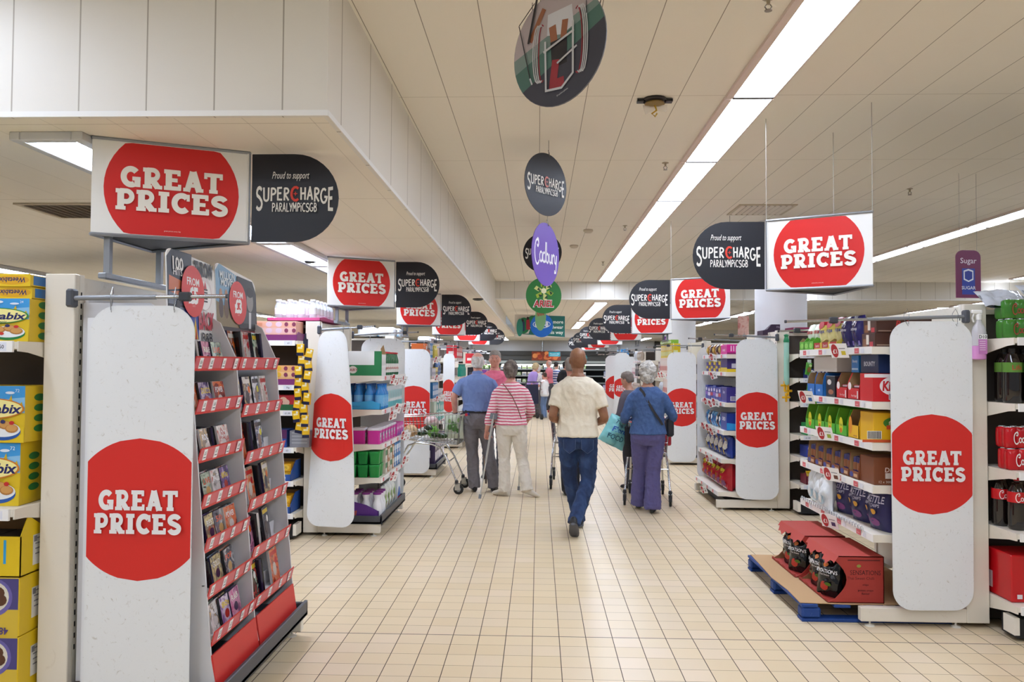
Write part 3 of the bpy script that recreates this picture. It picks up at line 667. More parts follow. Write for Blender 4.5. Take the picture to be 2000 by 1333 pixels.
banner(-1, 1.75, 10.965, .47, .06, 1.80, 'white board with a red disc behind the left trolley', zd=.98, twist=(-3, -3))
banner(-1, 1.66, 14.5, .44, .14, 1.78, 'white board with a red disc by the polo shirt man', zd=1.0, twist=(-55, -55))
banner(1, 1.745, 16.465, .33, .12, 1.84, 'smaller white board with a red disc in front of another', zd=1.11, rd=.2)
banner(1, 1.76, 17.785, .5, .12, 1.8, 'white board half hidden behind a smaller one, far right row', zd=1.08, rd=.27)
banner(1, 2.3, 20.265, .45, .12, 1.8, 'white board far along the right row without visible disc', disc=False)

# gondola runs: long shelving behind the end caps, facing the cross aisles
def run(s, Y0, Y1, x_end, front, shelves, label, top=1.96, x_in=None, facing=-1):
    x_in = x_in or PB[s]+.14; t = empty('gondola_shelving', (s*x_in, Y0, 0), 0, label, 'shelving', 'gondola runs')
    L = x_end-x_in; X = lambda d: s*d; yf = front-Y0; D = Y1-Y0; bk = yf+.42
    b = MB(); b.box(X(0), X(L), bk, max(D-.3, bk+.1), .02, top, M('#4a413a', .8)); b.box(X(0), X(L), bk-.01, max(D-.29, bk+.11), top-.03, top, CREAM); b.build('back_panel', t)
    b = MB(); b.box(X(.02), X(L), yf+.05, .35, .02, .13, M('#1d1c1f', .7)); b.box(X(0), X(.03), yf+.04, .3, .04, .14, EDGE); b.build('plinth', t)
    for z in shelves:
        b = MB(); b.box(X(.008), X(L), yf+.012, bk, z-.03, z, CREAM); sh = b.build('shelf', t)
        b = MB(); x = 0.0
        while x < L-.1:
            p = [(yf+.01, z+.002), (yf+.01, z-.04), (yf+.08, z-.045), (bk, z-.11), (bk, z+.002)]; pts = [V((X(x), y, zz)) for y, zz in p]; q = [v+V((X(.006), 0, 0)) for v in pts]; n = 5
            b.add(pts+q, [tuple(range(n)), tuple(range(n, 2*n))[::-1]]+[(i, i+n, (i+1) % n+n, (i+1) % n) for i in range(n)], CREAM); x += 1.0; b.build('bracket', sh); b = MB()
            if x > .5: break
        b = MB(); b.box(X(.02), X(L), yf, yf+.012, z-.044, z+.003, STRIPW); a = Art(b, (X(L/2), yf, z-.02), (1, 0, 0), (0, 0, 1)); x = .05
        while x < min(L, 1.3):
            a.rect((-L/2+x) if s > 0 else (L/2-x-.07), -.019, .075, .036, M('#e2e4ee', .4)); a.text(R.choice(['£1.50', '£2', '£3', '75p', '£1']), (-L/2+x+.045) if s > 0 else (L/2-x-.03), -.001, .016, INK); x += R.uniform(.14, .3)
        b.build('price_strip', sh)
    return t
run(-1, 3.05, 4.62, 4.2, 3.2, [1.681, .98, .185], 'cereal shelves running left from the nearest left end cap', top=1.96)
run(1, 4.5, 6.3, 6.5, 4.65, [1.767, 1.381, .985, .63, .21], 'drinks shelves running right from the nearest right end cap')
run(-1, 6.9, 8.5, 6.5, 7.0, [1.797, 1.395, 1.165, .83, .53, .24], 'shelves running left behind the music stand')
run(1, 8.35, 10.1, 8.5, 8.45, [1.72, 1.46, 1.2, .85, .62, .33], 'shelves running right behind the sweets end cap')
for s, y, n in ((-1, 10.9, 'third'), (-1, 14.7, 'fourth'), (-1, 18.6, 'fifth'), (-1, 22.4, 'sixth')): run(s, y, y+1.45, 6, y, [1.7, 1.35, 1.0, .6, .2], '%s shelving run on the left side, behind its end cap' % n)
for s, y, n in ((1, 12.6, 'third'), (1, 16.4, 'fourth'), (1, 20.2, 'fifth'), (1, 24.0, 'sixth')): run(s, y, y+1.45, 8, y, [1.7, 1.35, 1.0, .6, .2], '%s shelving run on the right side, behind its end cap' % n)
# ---------------------------------------------------------------- goods
SHELF = ['top', 'second', 'third', 'fourth', 'fifth', 'lowest']
def fr(b, w, d, h): return Art(b, (0, 0, h/2), (1, 0, 0), (0, 0, 1))
def rt(b, w, d, h): return Art(b, (w/2, d/2, h/2), (0, 1, 0), (0, 0, 1))
def lf(b, w, d, h): return Art(b, (-w/2, d/2, h/2), (0, -1, 0), (0, 0, 1))
def tp(b, w, d, h): return Art(b, (0, d/2, h), (1, 0, 0), (0, 1, 0))
def carton(name, w, d, h, col, front=None, right=None, left=None, top=None, rough=.4, bev=.0025, faces=None, colours=None):
    m = col if not isinstance(col, str) else M(col, rough); b = MB(); b.box(-w/2, w/2, 0, d, 0, h, m, bev, faces)
    if isinstance(right, tuple): f0, dx0 = right; right = lambda a: (setattr(a, 'o', a.o+a.u*dx0), f0(a))
    for fn, pl in ((front, fr), (right, rt), (left, lf), (top, tp)):
        if fn: fn(pl(b, w, d, h))
    return Proto(name, [(name, b.mesh(name))], (w, d, h))
def open_case(name, w, d, h, lip, col, art=None, side=None, inner=CARD, cut=.5, both=False):
    """shelf-ready case: low front lip, sides sloping up to the back"""
    b = MB(); m = M(col, .5); e = .004
    b.box(-w/2, w/2, 0, d, 0, e, m); b.box(-w/2, w/2, d-e, d, 0, h, m, 0, {'-y': inner}); b.box(-w/2, w/2, 0, e, 0, lip, m, 0, {'+y': inner})
    for s in (-1, 1):
        p = [(0, 0), (d, 0), (d, h), (d*cut, h), (d*cut*.35, lip*1.3+.15*h), (0, lip)]
        q = [(s*w/2, y, z) for y, z in p]; r = [(s*(w/2-e), y, z) for y, z in p]; n = len(p)
        b.add(q, [tuple(range(n)) if s > 0 else tuple(range(n))[::-1]], m); b.add(r, [tuple(range(n))[::-1] if s > 0 else tuple(range(n))], inner)
        for i in range(n): b.add([q[i], q[(i+1) % n], r[(i+1) % n], r[i]], [(0, 1, 2, 3)], m)
    if art: art(Art(b, (0, 0, lip/2), (1, 0, 0), (0, 0, 1)))
    if side: side(rt(b, w, d, h)); side(lf(b, w, d, h))
    return Proto(name, [(name, b.mesh(name))], (w, d, h))
def bag(name, w, d, h, col, art=None, band=None, rough=.22, seed=0, crump=.008, flare=1.0):
    """pillow pack with crimped ends; art is printed on the bulging front"""
    b = MB(); n, k = 20, 18; m = M(col, rough)
    def dep(x, z):
        q = min(max(z/h, 0), 1); f = max(math.sin(PI*(.04+.93*q)), 0)**.55; u = min(1, abs(x)/(w/2)); return d/2*f*max(0, 1-u*u)**.55
    def nz(x, y, z): return crump*noise.noise(V((x*14+seed*7.1, y*9, z*14+seed*3.3)))+crump*.6*noise.noise(V((x*40+seed, y*9, z*30)))
    for sg in (-1, 1):
        vs = []; fs = []; mm = []
        for i in range(k+1):
            z = h*i/k; ww = w*(1-.05*math.sin(PI*i/k))*(1+(flare-1)*i/k)
            for j in range(n+1):
                x = -ww/2+ww*j/n; e = dep(x*w/ww, z); vs.append((x, d/2+sg*(e+nz(x, sg, z)*(1 if 0 < j < n else 0)*(e/d*2+.2)), max(0, z+nz(z, 3, x)*.3)))
        for i in range(k):
            for j in range(n):
                f = (i*(n+1)+j, i*(n+1)+j+1, (i+1)*(n+1)+j+1, (i+1)*(n+1)+j); fs.append(f if sg < 0 else f[::-1])
        if band:
            for f in fs:
                z = sum(vs[i][2] for i in f)/4/h; x = sum(vs[i][0] for i in f)/4/w*2
                c = band(x, z); b.add([vs[i] for i in f], [(0, 1, 2, 3)], M(c, rough) if c else m)
        else: b.add(vs, fs, m)
    if art:
        t = MB(); art(Art(t, (0, 0, h/2), (1, 0, 0), (0, 0, 1)))
        t.v = [V((p.x, d/2-dep(p.x, p.z)-abs(nz(p.x, -1, p.z))-.003+p.y, p.z)) for p in t.v]
        o = len(b.v); b.v += t.v
        for f, mi in zip(t.f, t.m): b.f.append(tuple(o+i for i in f)); b.m.append(b.mi(t.mats[mi]))
    if band:
        bm = bmesh.new(); me = b.mesh(name); bm.from_mesh(me); bmesh.ops.remove_doubles(bm, verts=bm.verts, dist=1e-5); bm.to_mesh(me); bm.free(); me.polygons.foreach_set('use_smooth', [True]*len(me.polygons)); return Proto(name, [(name, me)], (w, d, h))
    return Proto(name, [(name, b.mesh(name, 60))], (w, d, h))
def bottle(name, h, r, body, cap, lab=None, labz=(.3, .55), neck=.2, lay=None, art=None, shoulder=.68, sy=1.0, rough=.15, fill=None):
    N = 18; b = MB(); P = [(r*.3, .002), (r*.85, 0), (r, r*.25), (r, h*.3), (r*.97, h*.45), (r, h*shoulder*.9), (r*.9, h*shoulder), (r*.55, h*(shoulder+.14)), (r*neck*1.9, h*.9), (r*neck*1.9, h*.93)]
    b.lathe(P, body, N, sy=sy); parts = [('body', b.mesh(name))]
    b = MB(); b.lathe([(r*neck*2.1, h*.925), (r*neck*2.25, h*.93), (r*neck*2.2, h*.995), (r*neck*1.6, h)], cap, 12); parts.append(('cap', b.mesh('cap')))
    if lab:
        b = MB(); z0, z1 = h*labz[0], h*labz[1]; b.lathe([(r*.99, z0), (r*1.018, z0), (r*1.018, z1), (r*.99, z1)], lab, N, sy=sy)
        if art:
            t = MB(); art(Art(t, (0, 0, (z0+z1)/2), (1, 0, 0), (0, 0, 1)))
            for p, f in ((t.v, t.f),): pass
            o = len(b.v); b.v += [V((1.02*r*math.sin(p.x/r), -(1.022*r*sy-p.y)*math.cos(p.x/r), p.z)) for p in t.v]
            for f, mi in zip(t.f, t.m): b.f.append(tuple(o+i for i in f)); b.m.append(b.mi(t.mats[mi]))
        parts.append(('label', b.mesh('label')))
    return Proto(name, parts, (2*r, 2*r, h))
def can_pack(name, w, d, h, col, art=None, nx=4, ny=2, top='#c9ccd0'):
    """shrink-wrapped cans: scalloped outline"""
    b = MB(); m = M(col, .18); out = []; rx, ry = w/nx/2, d/ny/2
    def edge(x0, y0, dx, dy, n, nx_, ny_):
        for i in range(n*6):
            t = (i+.0)/6; f = abs(math.sin(PI*t)); k = .011*(f**.6-1); out.append((x0+dx*t/n+nx_*k, y0+dy*t/n+ny_*k))
    edge(-w/2, 0, w, 0, nx, 0, -1); edge(w/2, 0, 0, d, ny, 1, 0); edge(w/2, d, -w, 0, nx, 0, 1); edge(-w/2, d, 0, -d, ny, -1, 0)
    cx, cy = 0, d/2; rs = []
    for z, s in ((0, .93), (.008, .985), (h*.3, 1), (h*.7, 1), (h-.01, .985), (h, .9)): rs.append([V((cx+(x-cx)*s, cy+(y-cy)*s, z)) for x, y in out])
    b.rings(rs, m)
    for i in range(nx):
        for j in range(ny): b.lathe([(rx*.7, h-.002), (rx*.66, h+.004), (rx*.5, h+.001)], M(top, .25, .7), 14, (-w/2+rx*(2*i+1), ry*(2*j+1), 0))
    if art: art(Art(b, (0, -.002, h/2), (1, 0, 0), (0, 0, 1)))
    return Proto(name, [(name, b.mesh(name))], (w, d, h))
def tub(name, w, d, h, col, lidc, art=None, taper=.85):
    b = MB(); m = M(col, .35); c = lambda s, z: [V((x*s, d/2+(y-d/2)*s, z)) for x, y in ((-w/2+.012, 0), (w/2-.012, 0), (w/2, .012), (w/2, d-.012), (w/2-.012, d), (-w/2+.012, d), (-w/2, d-.012), (-w/2, .012))]
    b.rings([c(taper, 0), c(taper+.02, .004), c(.97, h*.86)], m)
    if art: art(Art(b, (0, d*(1-taper)*.24, h*.42), (1, 0, 0), V((0, -(1-taper)*.5*d/h*.8, 1))))
    parts = [(name, b.mesh(name))]
    b = MB(); b.rings([c(1.0, h*.84), c(1.02, h*.87), c(1.02, h*.97), c(.97, h)], M(lidc, .35)); parts.append(('lid', b.mesh('lid')))
    return Proto(name, parts, (w, d, h))
def cap_place(s, P, yc, z, xf, label, cat, group=None, tilt=None, yaw=0): return P.place((s*xf, yc, z+.001), -s*PI/2+yaw, label, cat, group, tilt)
def W_(c, r=.4): return M(c, r)

# ---- cereal shelves, nearest left
def cereal_front(w, h, oval, txt='Weetabix', sub=None, num='72'):
    def f(a):
        a.rect(-w/2, h*.12, w, h*.38, W_('#3f9bdc')); a.poly([(-w/2, h*.12), (w/2, h*.02), (w/2, h*.3), (-w/2, h*.18)], W_('#8cc3ea'))
        for i in range(7): a.poly([(-w/2+w*i/7, h*.06), (-w/2+w*(i+1)/7, h*.06), (-w/2+w*(i+.5)/7+.01, h*(.22+.06*(i % 3)))], W_('#d8b41e'))
        for x, y, r in ((-.3, .36, .05), (.05, .42, .06), (.3, .38, .04), (-.05, .3, .05)): a.disc(w*x, h*y, w*r*1.6, h*r*.6, W_('#dfeaf6'))
        a.rect(-w/2, -h/2, w, h*.28, W_('#e3c21f'))
        a.disc(w*.03, h*.1, w*.47, h*.185, W_(oval), 36); a.disc(w*.03, h*.1, w*.445, h*.165, W_('#f4e89a'), 36)
        a.text(txt, w*.04, h*.1, h*.16, W_('#1d2160'), .03, .22, width=w*.86)
        if sub: a.text(sub, w*.12, -h*.04, h*.07, W_('#1c5a34'), .012)
        a.disc(w*.22, -h*.3, w*.24, h*.16, W_('#2156a5' if not sub else '#1f7a3c'), 26); a.disc(w*.22, -h*.27, w*.235, h*.13, W_('#eceef0'), 26)
        for x, y in ((.1, -.22), (.25, -.19), (.34, -.25)): a.disc(w*x, h*y, w*.09, h*.075, W_('#b5793a'), 16); a.disc(w*x, h*(y+.01), w*.075, h*.06, W_('#d09a56'), 14)
        for x, y, c in ((.14, -.31, '#cf3a2c'), (.34, -.15, '#c62a2a'), (.22, -.13, '#2c2b5e'), (-.3, -.36, '#5da02e')): a.disc(w*x, h*y, w*.035, h*.035, W_(c), 12)
        a.text(num, w*.41, h*.42, h*.06, W_('#e9eef6'), .0)
    return f
def cereal_side(a):
    a.rect(-.1, -.5, .2, 1.0, W_('#dcb51c')) if False else None
    for i in range(4): a.disc(.0, .07-.045*i, .04, .016, W_('#2f7d3a'), 16)
def cereal(w, d, h, oval, sub=None, num='72'):
    return carton('cereal_box', w, d, h, '#e0bd20', cereal_front(w, h, oval, 'Weetabix', sub, num), cereal_side)
X0 = -2.345
cereal(.32, .2, .187, '#2f8a3c', 'organic', '24').place((X0, 3.29, 1.682), 0, 'organic cereal box with green oval on the highest shelf', 'cereal box')
cereal(.32, .2, .242, '#d07a1c').place((X0-.01, 3.29, 1.251), 0, 'blue and yellow cereal box, upper of the big stacked pair', 'cereal box')
cereal(.32, .2, .268, '#d07a1c').place((X0-.03, 3.29, .981), .05, 'blue and yellow cereal box, lower of the big stacked pair', 'cereal box')
def flat_art(a):
    a.rect(-.16, -.027, .32, .054, W_('#e8c41f')); a.disc(.08, 0, .075, .02, W_('#e0a818')); a.text('Weetabix', .08, 0, .022, W_('#1d2160'), .02, .2, width=.12, rot=PI)
    for x in (-.1, -.03): a.disc(x, .002, .04, .013, W_('#3c8f3e'), 16)
fb = carton('cereal_box', .32, .2, .05, '#e0bd20', flat_art, lambda a: a.rect(-.08, -.02, .1, .04, W_('#2f6fb0')))
fb.place((X0, 3.30, 1.871), .03, 'cereal box lying upside down, lower of two on top', 'cereal box')
fb.place((X0-.0, 3.295, 1.924), -.02, 'cereal box lying upside down, topmost of two', 'cereal box')
def bowl_art(a):
    a.rect(-.16, -.125, .32, .25, W_('#d9b93a')); a.rect(-.16, -.01, .32, .13, W_('#4a4380'))
    a.disc(.05, .04, .085, .08, W_('#6b62a8'), 28); a.disc(.05, .043, .07, .064, W_('#e2dccb'), 24)
    for x, y in ((.03, .05), (.07, .06), (.05, .02), (.08, .03)): a.disc(x, y, .032, .026, W_('#5a3520'), 12)
    a.text('48', .1, -.1, .03, W_('#4a3a7a'), .02, rot=PI)
def case_side(a): a.rect(-.05, -.07, .1, .13, W_('#e8e6e0')); [a.rect(-.035, .04-.022*i, .06, .006, W_('#8a8a90')) for i in range(4)]; a.rect(-.045, .03, .02, .025, W_('#7a7a80')); a.rect(.0, -.02, .02, .03, W_('#d8733a'))
yc = carton('cereal_case', .33, .26, .246, '#e3c01a', bowl_art, case_side)
yc.place((-2.35, 3.27, .187), 0, 'yellow cereal case with a bowl picture, lowest of the stack', 'cereal case')
yc.place((-2.352, 3.272, .436), 0, 'yellow cereal case with a bowl picture, second in the stack', 'cereal case')
open_case('cereal_case', .33, .26, .2, .17, '#e6c412', lambda a: (a.rect(.09, -.03, .012, .1, W_('#2aa0d8'))), case_side).place((-2.35, 3.27, .686), 0, 'open yellow cereal case with a blue stripe, topmost of the stack', 'cereal case')
for k in range(2): carton('cereal_box', .15, .2, .15, '#3a3a40', None).place((-2.425+.155*k, 3.29, .692), 0, 'dark cereal pack inside the open yellow case, %s one' % ('left' if k == 0 else 'right'), 'cereal box')

# ---- drinks shelves, nearest right
cola = lambda col, y=0, s=.055: (lambda a: a.word('Coca', 'script', -.05, y, s, W_('#f2e9e6'), .13, width=.08, gap=-.02) or a.word('Cola', 'script', .045, y, s, W_('#f2e9e6'), .13, width=.08, gap=-.02))
gp = can_pack('can_multipack', .265, .13, .113, '#3f7d2c', lambda a: (a.word('Coca', 'script', -.05, 0, .05, W_('#a23a2a'), .13, width=.08, gap=-.02), a.word('Cola', 'script', .045, 0, .05, W_('#a23a2a'), .13, width=.08, gap=-.02)))
rp = can_pack('can_multipack', .265, .13, .122, '#c3151f', cola('w'))
un = 'drinks shelves'
for k in range(2):
    for i in range(4):
        gp.place((2.915+i*.275, 4.76+.012*k, 1.769+k*.119), 0, 'green can multipack, %s from the post, %s layer on the highest drinks shelf' % (ORD[i], 'lower' if k == 0 else 'upper'), 'can multipack', 'green can multipacks')
        rp.place((2.915+i*.275, 4.755+.02*k, .987+k*.128), 0, 'red can multipack, %s from the post, %s layer on the middle drinks shelf' % (ORD[i], 'lower' if k == 0 else 'upper'), 'can multipack', 'red can multipacks')
cb = M('#150c0a', .08, 0, 0, 0, 0, .6)
gb = bottle('cola_bottle', .325, .052, cb, M('#1d1d1f', .4), M('#5b8a34', .3), (.56, .74), .16, art=lambda a: a.text('Life', 0, 0, .03, W_('#b8402c'), .01), shoulder=.76)
rb = bottle('cola_bottle', .31, .052, cb, M('#c3151f', .35), M('#c8161f', .3), (.52, .72), .16, art=lambda a: a.word('Coca', 'script', 0, 0, .04, W_('#f3eceb'), .12, width=.07, gap=-.02), shoulder=.74)
for i in range(5):
    for j in range(2):
        gb.place((2.835+i*.115+.02*j, 4.80+.115*j, 1.384), 0, 'dark cola bottle with a green label, %s from the post in the %s row' % (ORD[i], ['front', 'rear'][j]), 'bottle', 'green label cola bottles')
        rb.place((2.855+i*.125-.025*j, 4.80+.12*j, .633), 0, 'dark cola bottle with a red label, %s from the post in the %s row' % (ORD[i], ['front', 'rear'][j]), 'bottle', 'red label cola bottles')
def pack18(a): a.text('18', -.07, .1, .032, W_('#f3ecec'), .03); a.text('CLASSIC', .06, .055, .014, W_('#f3ecec'), .0); a.rect(-.02, .075, .16, .003, W_('#e9c9c9')); a.word('Coca', 'script', .0, .01, .075, W_('#f5efee'), .14, width=.11, gap=-.02); a.word('Cola', 'script', .12, .01, .075, W_('#f5efee'), .14, width=.11, gap=-.02); a.rect(-.02, -.075, .16, .003, W_('#e9c9c9')); a.rect(-.17, -.115, .03, .025, W_('#e6dede'))
kp = carton('can_carton', .4, .26, .275, '#c8121c', pack18, None, lambda a: a.rect(-.1, -.1, .04, .1, W_('#e9c9c9')), rough=.25, bev=.006)
for i in range(2): kp.place((2.985+.42*i, 4.75, .212), 0, 'big red eighteen can carton, %s from the post on the lowest drinks shelf' % ORD[i], 'can carton', 'red can cartons')
gbag = bag('crisp_bag', .26, .07, .2, '#b8bcc4', lambda a: a.rect(-.13, -.02, .26, .05, W_('#8d9098', .3)), rough=.12, crump=.02)
for i in range(4): gbag.place((2.83+.26*i, 4.80-.015*(i % 2), 2.006 if i else 1.99), .2*(i % 2)-.1, 'crumpled silver grey bag, %s from the post on top of the cola cans' % ORD[i], 'bag', 'silver bags', tilt=(-.9 if i else -1.0, 0))

# ---- nearest right end cap
U1 = 'nearest right end cap'
def L1(d, i, sh, u=U1): return '%s, %s from the near post, %s shelf, %s' % (d, ORD[i], SHELF[sh], u)
def rolo_s(a): a.text('Rolo', .06, .012, .042, W_('#c33b34'), .03, .2); a.rect(-.1, -.035, .08, .006, W_('#a58a76')); a.rect(-.165, -.03, .016, .06, W_('#e9e2d8'))
rolo = carton('sweet_carton', .2, .34, .088, '#4a2a1e', lambda a: (a.rect(-.08, -.04, .06, .05, W_('#8a5a3a')), a.rect(.02, -.04, .05, .03, W_('#c9404a'))), (rolo_s, -.06))
cap_place(1, rolo, 5.07, 1.717, 2.1, 'brown sweet carton, lower of two by the near post, top shelf, '+U1, 'carton'); cap_place(1, rolo, 5.07, 1.806, 2.11, 'brown sweet carton, upper of two by the near post, top shelf, '+U1, 'carton')
pb_ = bag('sweet_bag', .17, .09, .215, '#241f5e', lambda a: (a.text('Dairy', -.01, .06, .03, W_('#e8e4f2'), .02), a.text('buttons', 0, .02, .022, W_('#e8e4f2'), .01), a.rect(-.06, -.09, .12, .03, W_('#7a6ab0'))), seed=1)
for i in range(2): cap_place(1, pb_, 5.28+.18*i, 1.717, 2.09, L1('dark blue glossy sweet bag', i+1, 0), 'bag', 'dark blue sweet bags')
sk = bag('cereal_pouch', .16, .08, .19, '#dcc765', lambda a: (a.disc(.0, .055, .05, .03, W_('#b3202c')), a.text('Crisps', 0, .01, .03, W_('#2a3a8a'), .02, .15)), band=lambda x, z: '#b3202c' if z > .78 else ('#e8e0a0' if z < .55 else None), seed=2)
for i in range(3): cap_place(1, sk, 5.6+.16*i, 1.75, 2.1, L1('cream and red cracker pouch', i+3, 0), 'bag', 'cracker pouches')
yt = open_case('display_tray', .16, .2, .06, .05, '#e5cf4e', lambda a: (a.rect(-.06, -.015, .12, .04, W_('#b3202c')), a.text('Special', 0, .004, .02, W_('#f3e8e0'), .01)))
for i in range(3): cap_place(1, yt, 5.6+.16*i, 1.717, 2.075, 'yellow tray under a cracker pouch, %s from the near post, top shelf' % ORD[i], 'display tray', 'yellow trays')
gw = bag('sweet_bag', .14, .08, .17, '#e2eddc', lambda a: (a.text('extra', 0, .03, .035, W_('#a03030'), .02, .2), a.rect(-.06, -.06, .12, .05, W_('#5aa63c'))), seed=3)
gt = open_case('display_tray', .11, .15, .075, .065, '#63b53a', lambda a: a.disc(0, 0, .035, .02, W_('#8fd05a')))
for i in range(3): cap_place(1, gt, 6.04+.1*i, 1.717, 2.07, 'lime green tray, %s from the far end, top shelf, %s' % (ORD[2-i], U1), 'display tray', 'lime trays')
for i in range(2): cap_place(1, gw, 6.06+.14*i, 1.745, 2.11, 'white and green sweet bag, %s from the far end, top shelf, %s' % (ORD[1-i], U1), 'bag', 'white sweet bags')
def kk(a): a.disc(.02, .01, .095, .06, W_('#f1e9e7'), 26); a.text('KitKat', .02, .012, .06, W_('#c91a22'), .04, .12, width=.16); a.rect(-.02, -.075, .07, .04, W_('#ece6e4')); [a.rect(-.015+.009*i, -.072, .005, .034, INK) for i in range(7)]; a.rect(-.17, .063, .34, .022, W_('#ece6e4'))
kc = carton('chocolate_carton', .2, .34, .175, '#cd1c22', None, (kk, -.055))
cap_place(1, kc, 5.08, 1.375, 2.09, 'closed red chocolate carton by the near post, second shelf, '+U1, 'carton')
ko = open_case('chocolate_case', .19, .3, .175, .075, '#cf2026', lambda a: (a.disc(-.06, .05, .028, .026, W_('#f1e5e5'), 16), a.text('Four finger', .01, -.012, .014, W_('#f1e5e5'), .0), a.rect(.06, -.03, .018, .05, W_('#e9dede'))), cut=.12)
bars = carton('chocolate_bar', .15, .05, .02, '#b3151d', lambda a: a.rect(-.06, -.006, .1, .012, W_('#e3cfd0')), rough=.25)
for i in range(2):
    cap_place(1, ko, 5.29+.2*i, 1.375, 2.09, L1('open red chocolate case', i+1, 1), 'display case', 'red chocolate cases')
    for j in range(4): cap_place(1, bars, 5.29+.2*i, 1.384+.022*j, 2.12, 'red wrapped chocolate bar, %s from the bottom in the %s open red case' % (ORD[j], ['nearer', 'farther'][i]), 'chocolate bar', 'red chocolate bars')
bl = carton('biscuit_pack', .17, .28, .15, '#1c1d22', lambda a: (a.disc(-.02, .03, .04, .02, W_('#d9d4d0'), 14), a.disc(.01, -.04, .05, .018, W_('#a86a4a'), 14)))
cap_place(1, bl, 5.7, 1.375, 2.09, 'black and white biscuit pack beside the red cases, second shelf, '+U1, 'biscuit pack')
bc = open_case('chocolate_case', .16, .28, .17, .085, '#1f6fbf', lambda a: a.text('milk', 0, 0, .02, W_('#dbe8f6'), .01), cut=.08)
for i in range(2): cap_place(1, bc, 5.9+.17*i, 1.375, 2.08, 'open blue case with a brown inside, %s from the far end, second shelf' % ORD[1-i], 'display case', 'blue cases')
by = carton('chocolate_carton', .27, .3, .12, '#122a56', lambda a: a.text('BOUNTY', 0, 0, .03, W_('#dbe6f6'), .02), lambda a: (a.text('BOUNTY', .05, -.03, .022, W_('#8fa2c8'), .0), a.disc(-.02, .02, .02, .03, W_('#2b4d86'), 14), a.rect(.05, .02, .06, .008, W_('#5a76a8'))))
cap_place(1, by, 5.13, 1.552, 2.13, 'navy chocolate carton on the closed red one, second shelf, '+U1, 'carton')
cap_place(1, carton('chocolate_carton', .12, .3, .115, '#2277c4', lambda a: (a.text('Bounty', 0, .02, .02, W_('#e3eef8'), .01), a.rect(-.05, -.04, .1, .012, W_('#bcd6ee')))), 5.36, 1.553, 2.13, 'bright blue chocolate carton on the nearer open red case', 'carton')
cap_place(1, carton('plain_carton', .46, .28, .11, '#d5cfcb', None), 5.86, 1.553, 2.11, 'plain off white carton lying across the blue cases', 'carton')
def rown(a): a.disc(.03, .03, .07, .035, W_('#3d7d2a'), 22); a.text("fruits", .03, .03, .026, W_('#e8e3c4'), .02, .1); a.rect(-.02, -.01, .12, .025, W_('#d8502a')); a.rect(-.14, -.07, .09, .05, W_('#e8e2d4')); [a.rect(-.135+.009*i, -.068, .005, .045, INK) for i in range(9)]; a.rect(-.17, -.09, .34, .016, W_('#d2552c'))
cap_place(1, carton('sweet_carton', .2, .34, .185, '#e6b31a', None, (rown, -.07)), 5.08, 1.12, 2.09, 'closed yellow sweet carton by the near post, third shelf, '+U1, 'carton')
yo = open_case('sweet_case', .17, .28, .185, .085, '#e8b51b', lambda a: (a.disc(-.05, .04, .03, .06, W_('#e0902a'), 14), a.rect(0, -.03, .06, .008, W_('#b87a18'))), cut=.12)
cap_place(1, yo, 5.28, 1.12, 2.085, 'open yellow sweet case next to the closed yellow carton', 'display case')
grc = open_case('sweet_case', .2, .28, .18, .07, '#4fae28', lambda a: (a.disc(0, .035, .035, .055, W_('#d9d21e'), 16), a.text('fruit', 0, .04, .02, W_('#3a7a1c'), .01), a.disc(.0, .0, .02, .018, W_('#d06a1c'), 10)), cut=.1, inner=M('#6fae2c', .6))
gsw = bag('sweet_bag', .17, .06, .12, '#3a9a2a', lambda a: a.disc(0, 0, .04, .03, W_('#e0d21e')), seed=4)
for i in range(4):
    cap_place(1, grc, 5.48+.205*i, 1.12, 2.08, L1('open green sweet case', i, 2), 'display case', 'green sweet cases')
    for j in range(2): cap_place(1, gsw, 5.48+.205*i, 1.126, 2.14+.1*j, 'green sweet bag, %s in open green case %s from the near post' % (['front', 'rear'][j], ORD[i]), 'bag', 'green sweet bags')
def dig(a): a.disc(.04, .05, .045, .02, W_('#35408a'), 16); a.text('Digestives', .04, .01, .03, W_('#efe2d2'), .01, .1); a.rect(-.04, -.045, .17, .035, W_('#d9d0c4')); a.text('12 x 300g', -.04, -.065, .016, W_('#e3d2c2'), .0)
cap_place(1, carton('biscuit_carton', .2, .34, .17, '#7c4528', None, (dig, -.06)), 5.08, .856, 2.09, 'closed brown biscuit carton by the near post, fourth shelf, '+U1, 'carton')
bo = open_case('biscuit_case', .155, .3, .165, .05, '#86492a', lambda a: (a.disc(-.04, 0, .03, .018, W_('#3a4590'), 14), a.rect(-.005, -.012, .06, .02, W_('#c9a07a'))), cut=.04)
bp = Proto('biscuit_packet', [('biscuit_packet', (lambda b: (b.lathe([(.01, 0), (.028, .004), (.029, .02), (.029, .12), (.026, .135), (.008, .14)], M('#3c3a72', .25), 12), b.lathe([(.0295, .05), (.0302, .05), (.0302, .1), (.0295, .1)], M('#8a5434', .3), 12), b)[-1].mesh('biscuit_packet'))(MB()))], (.06, .06, .14))
for i in range(6):
    cap_place(1, bo, 5.265+.162*i, .856, 2.08, L1('open brown biscuit case', i, 3), 'display case', 'brown biscuit cases')
    for j in range(2): cap_place(1, bp, 5.232+.162*i+.064*j, .862, 2.12, 'tube of biscuits, %s of two in brown case %s from the near post' % (['nearer', 'farther'][j], ORD[i]), 'biscuit packet', 'biscuit tubes')
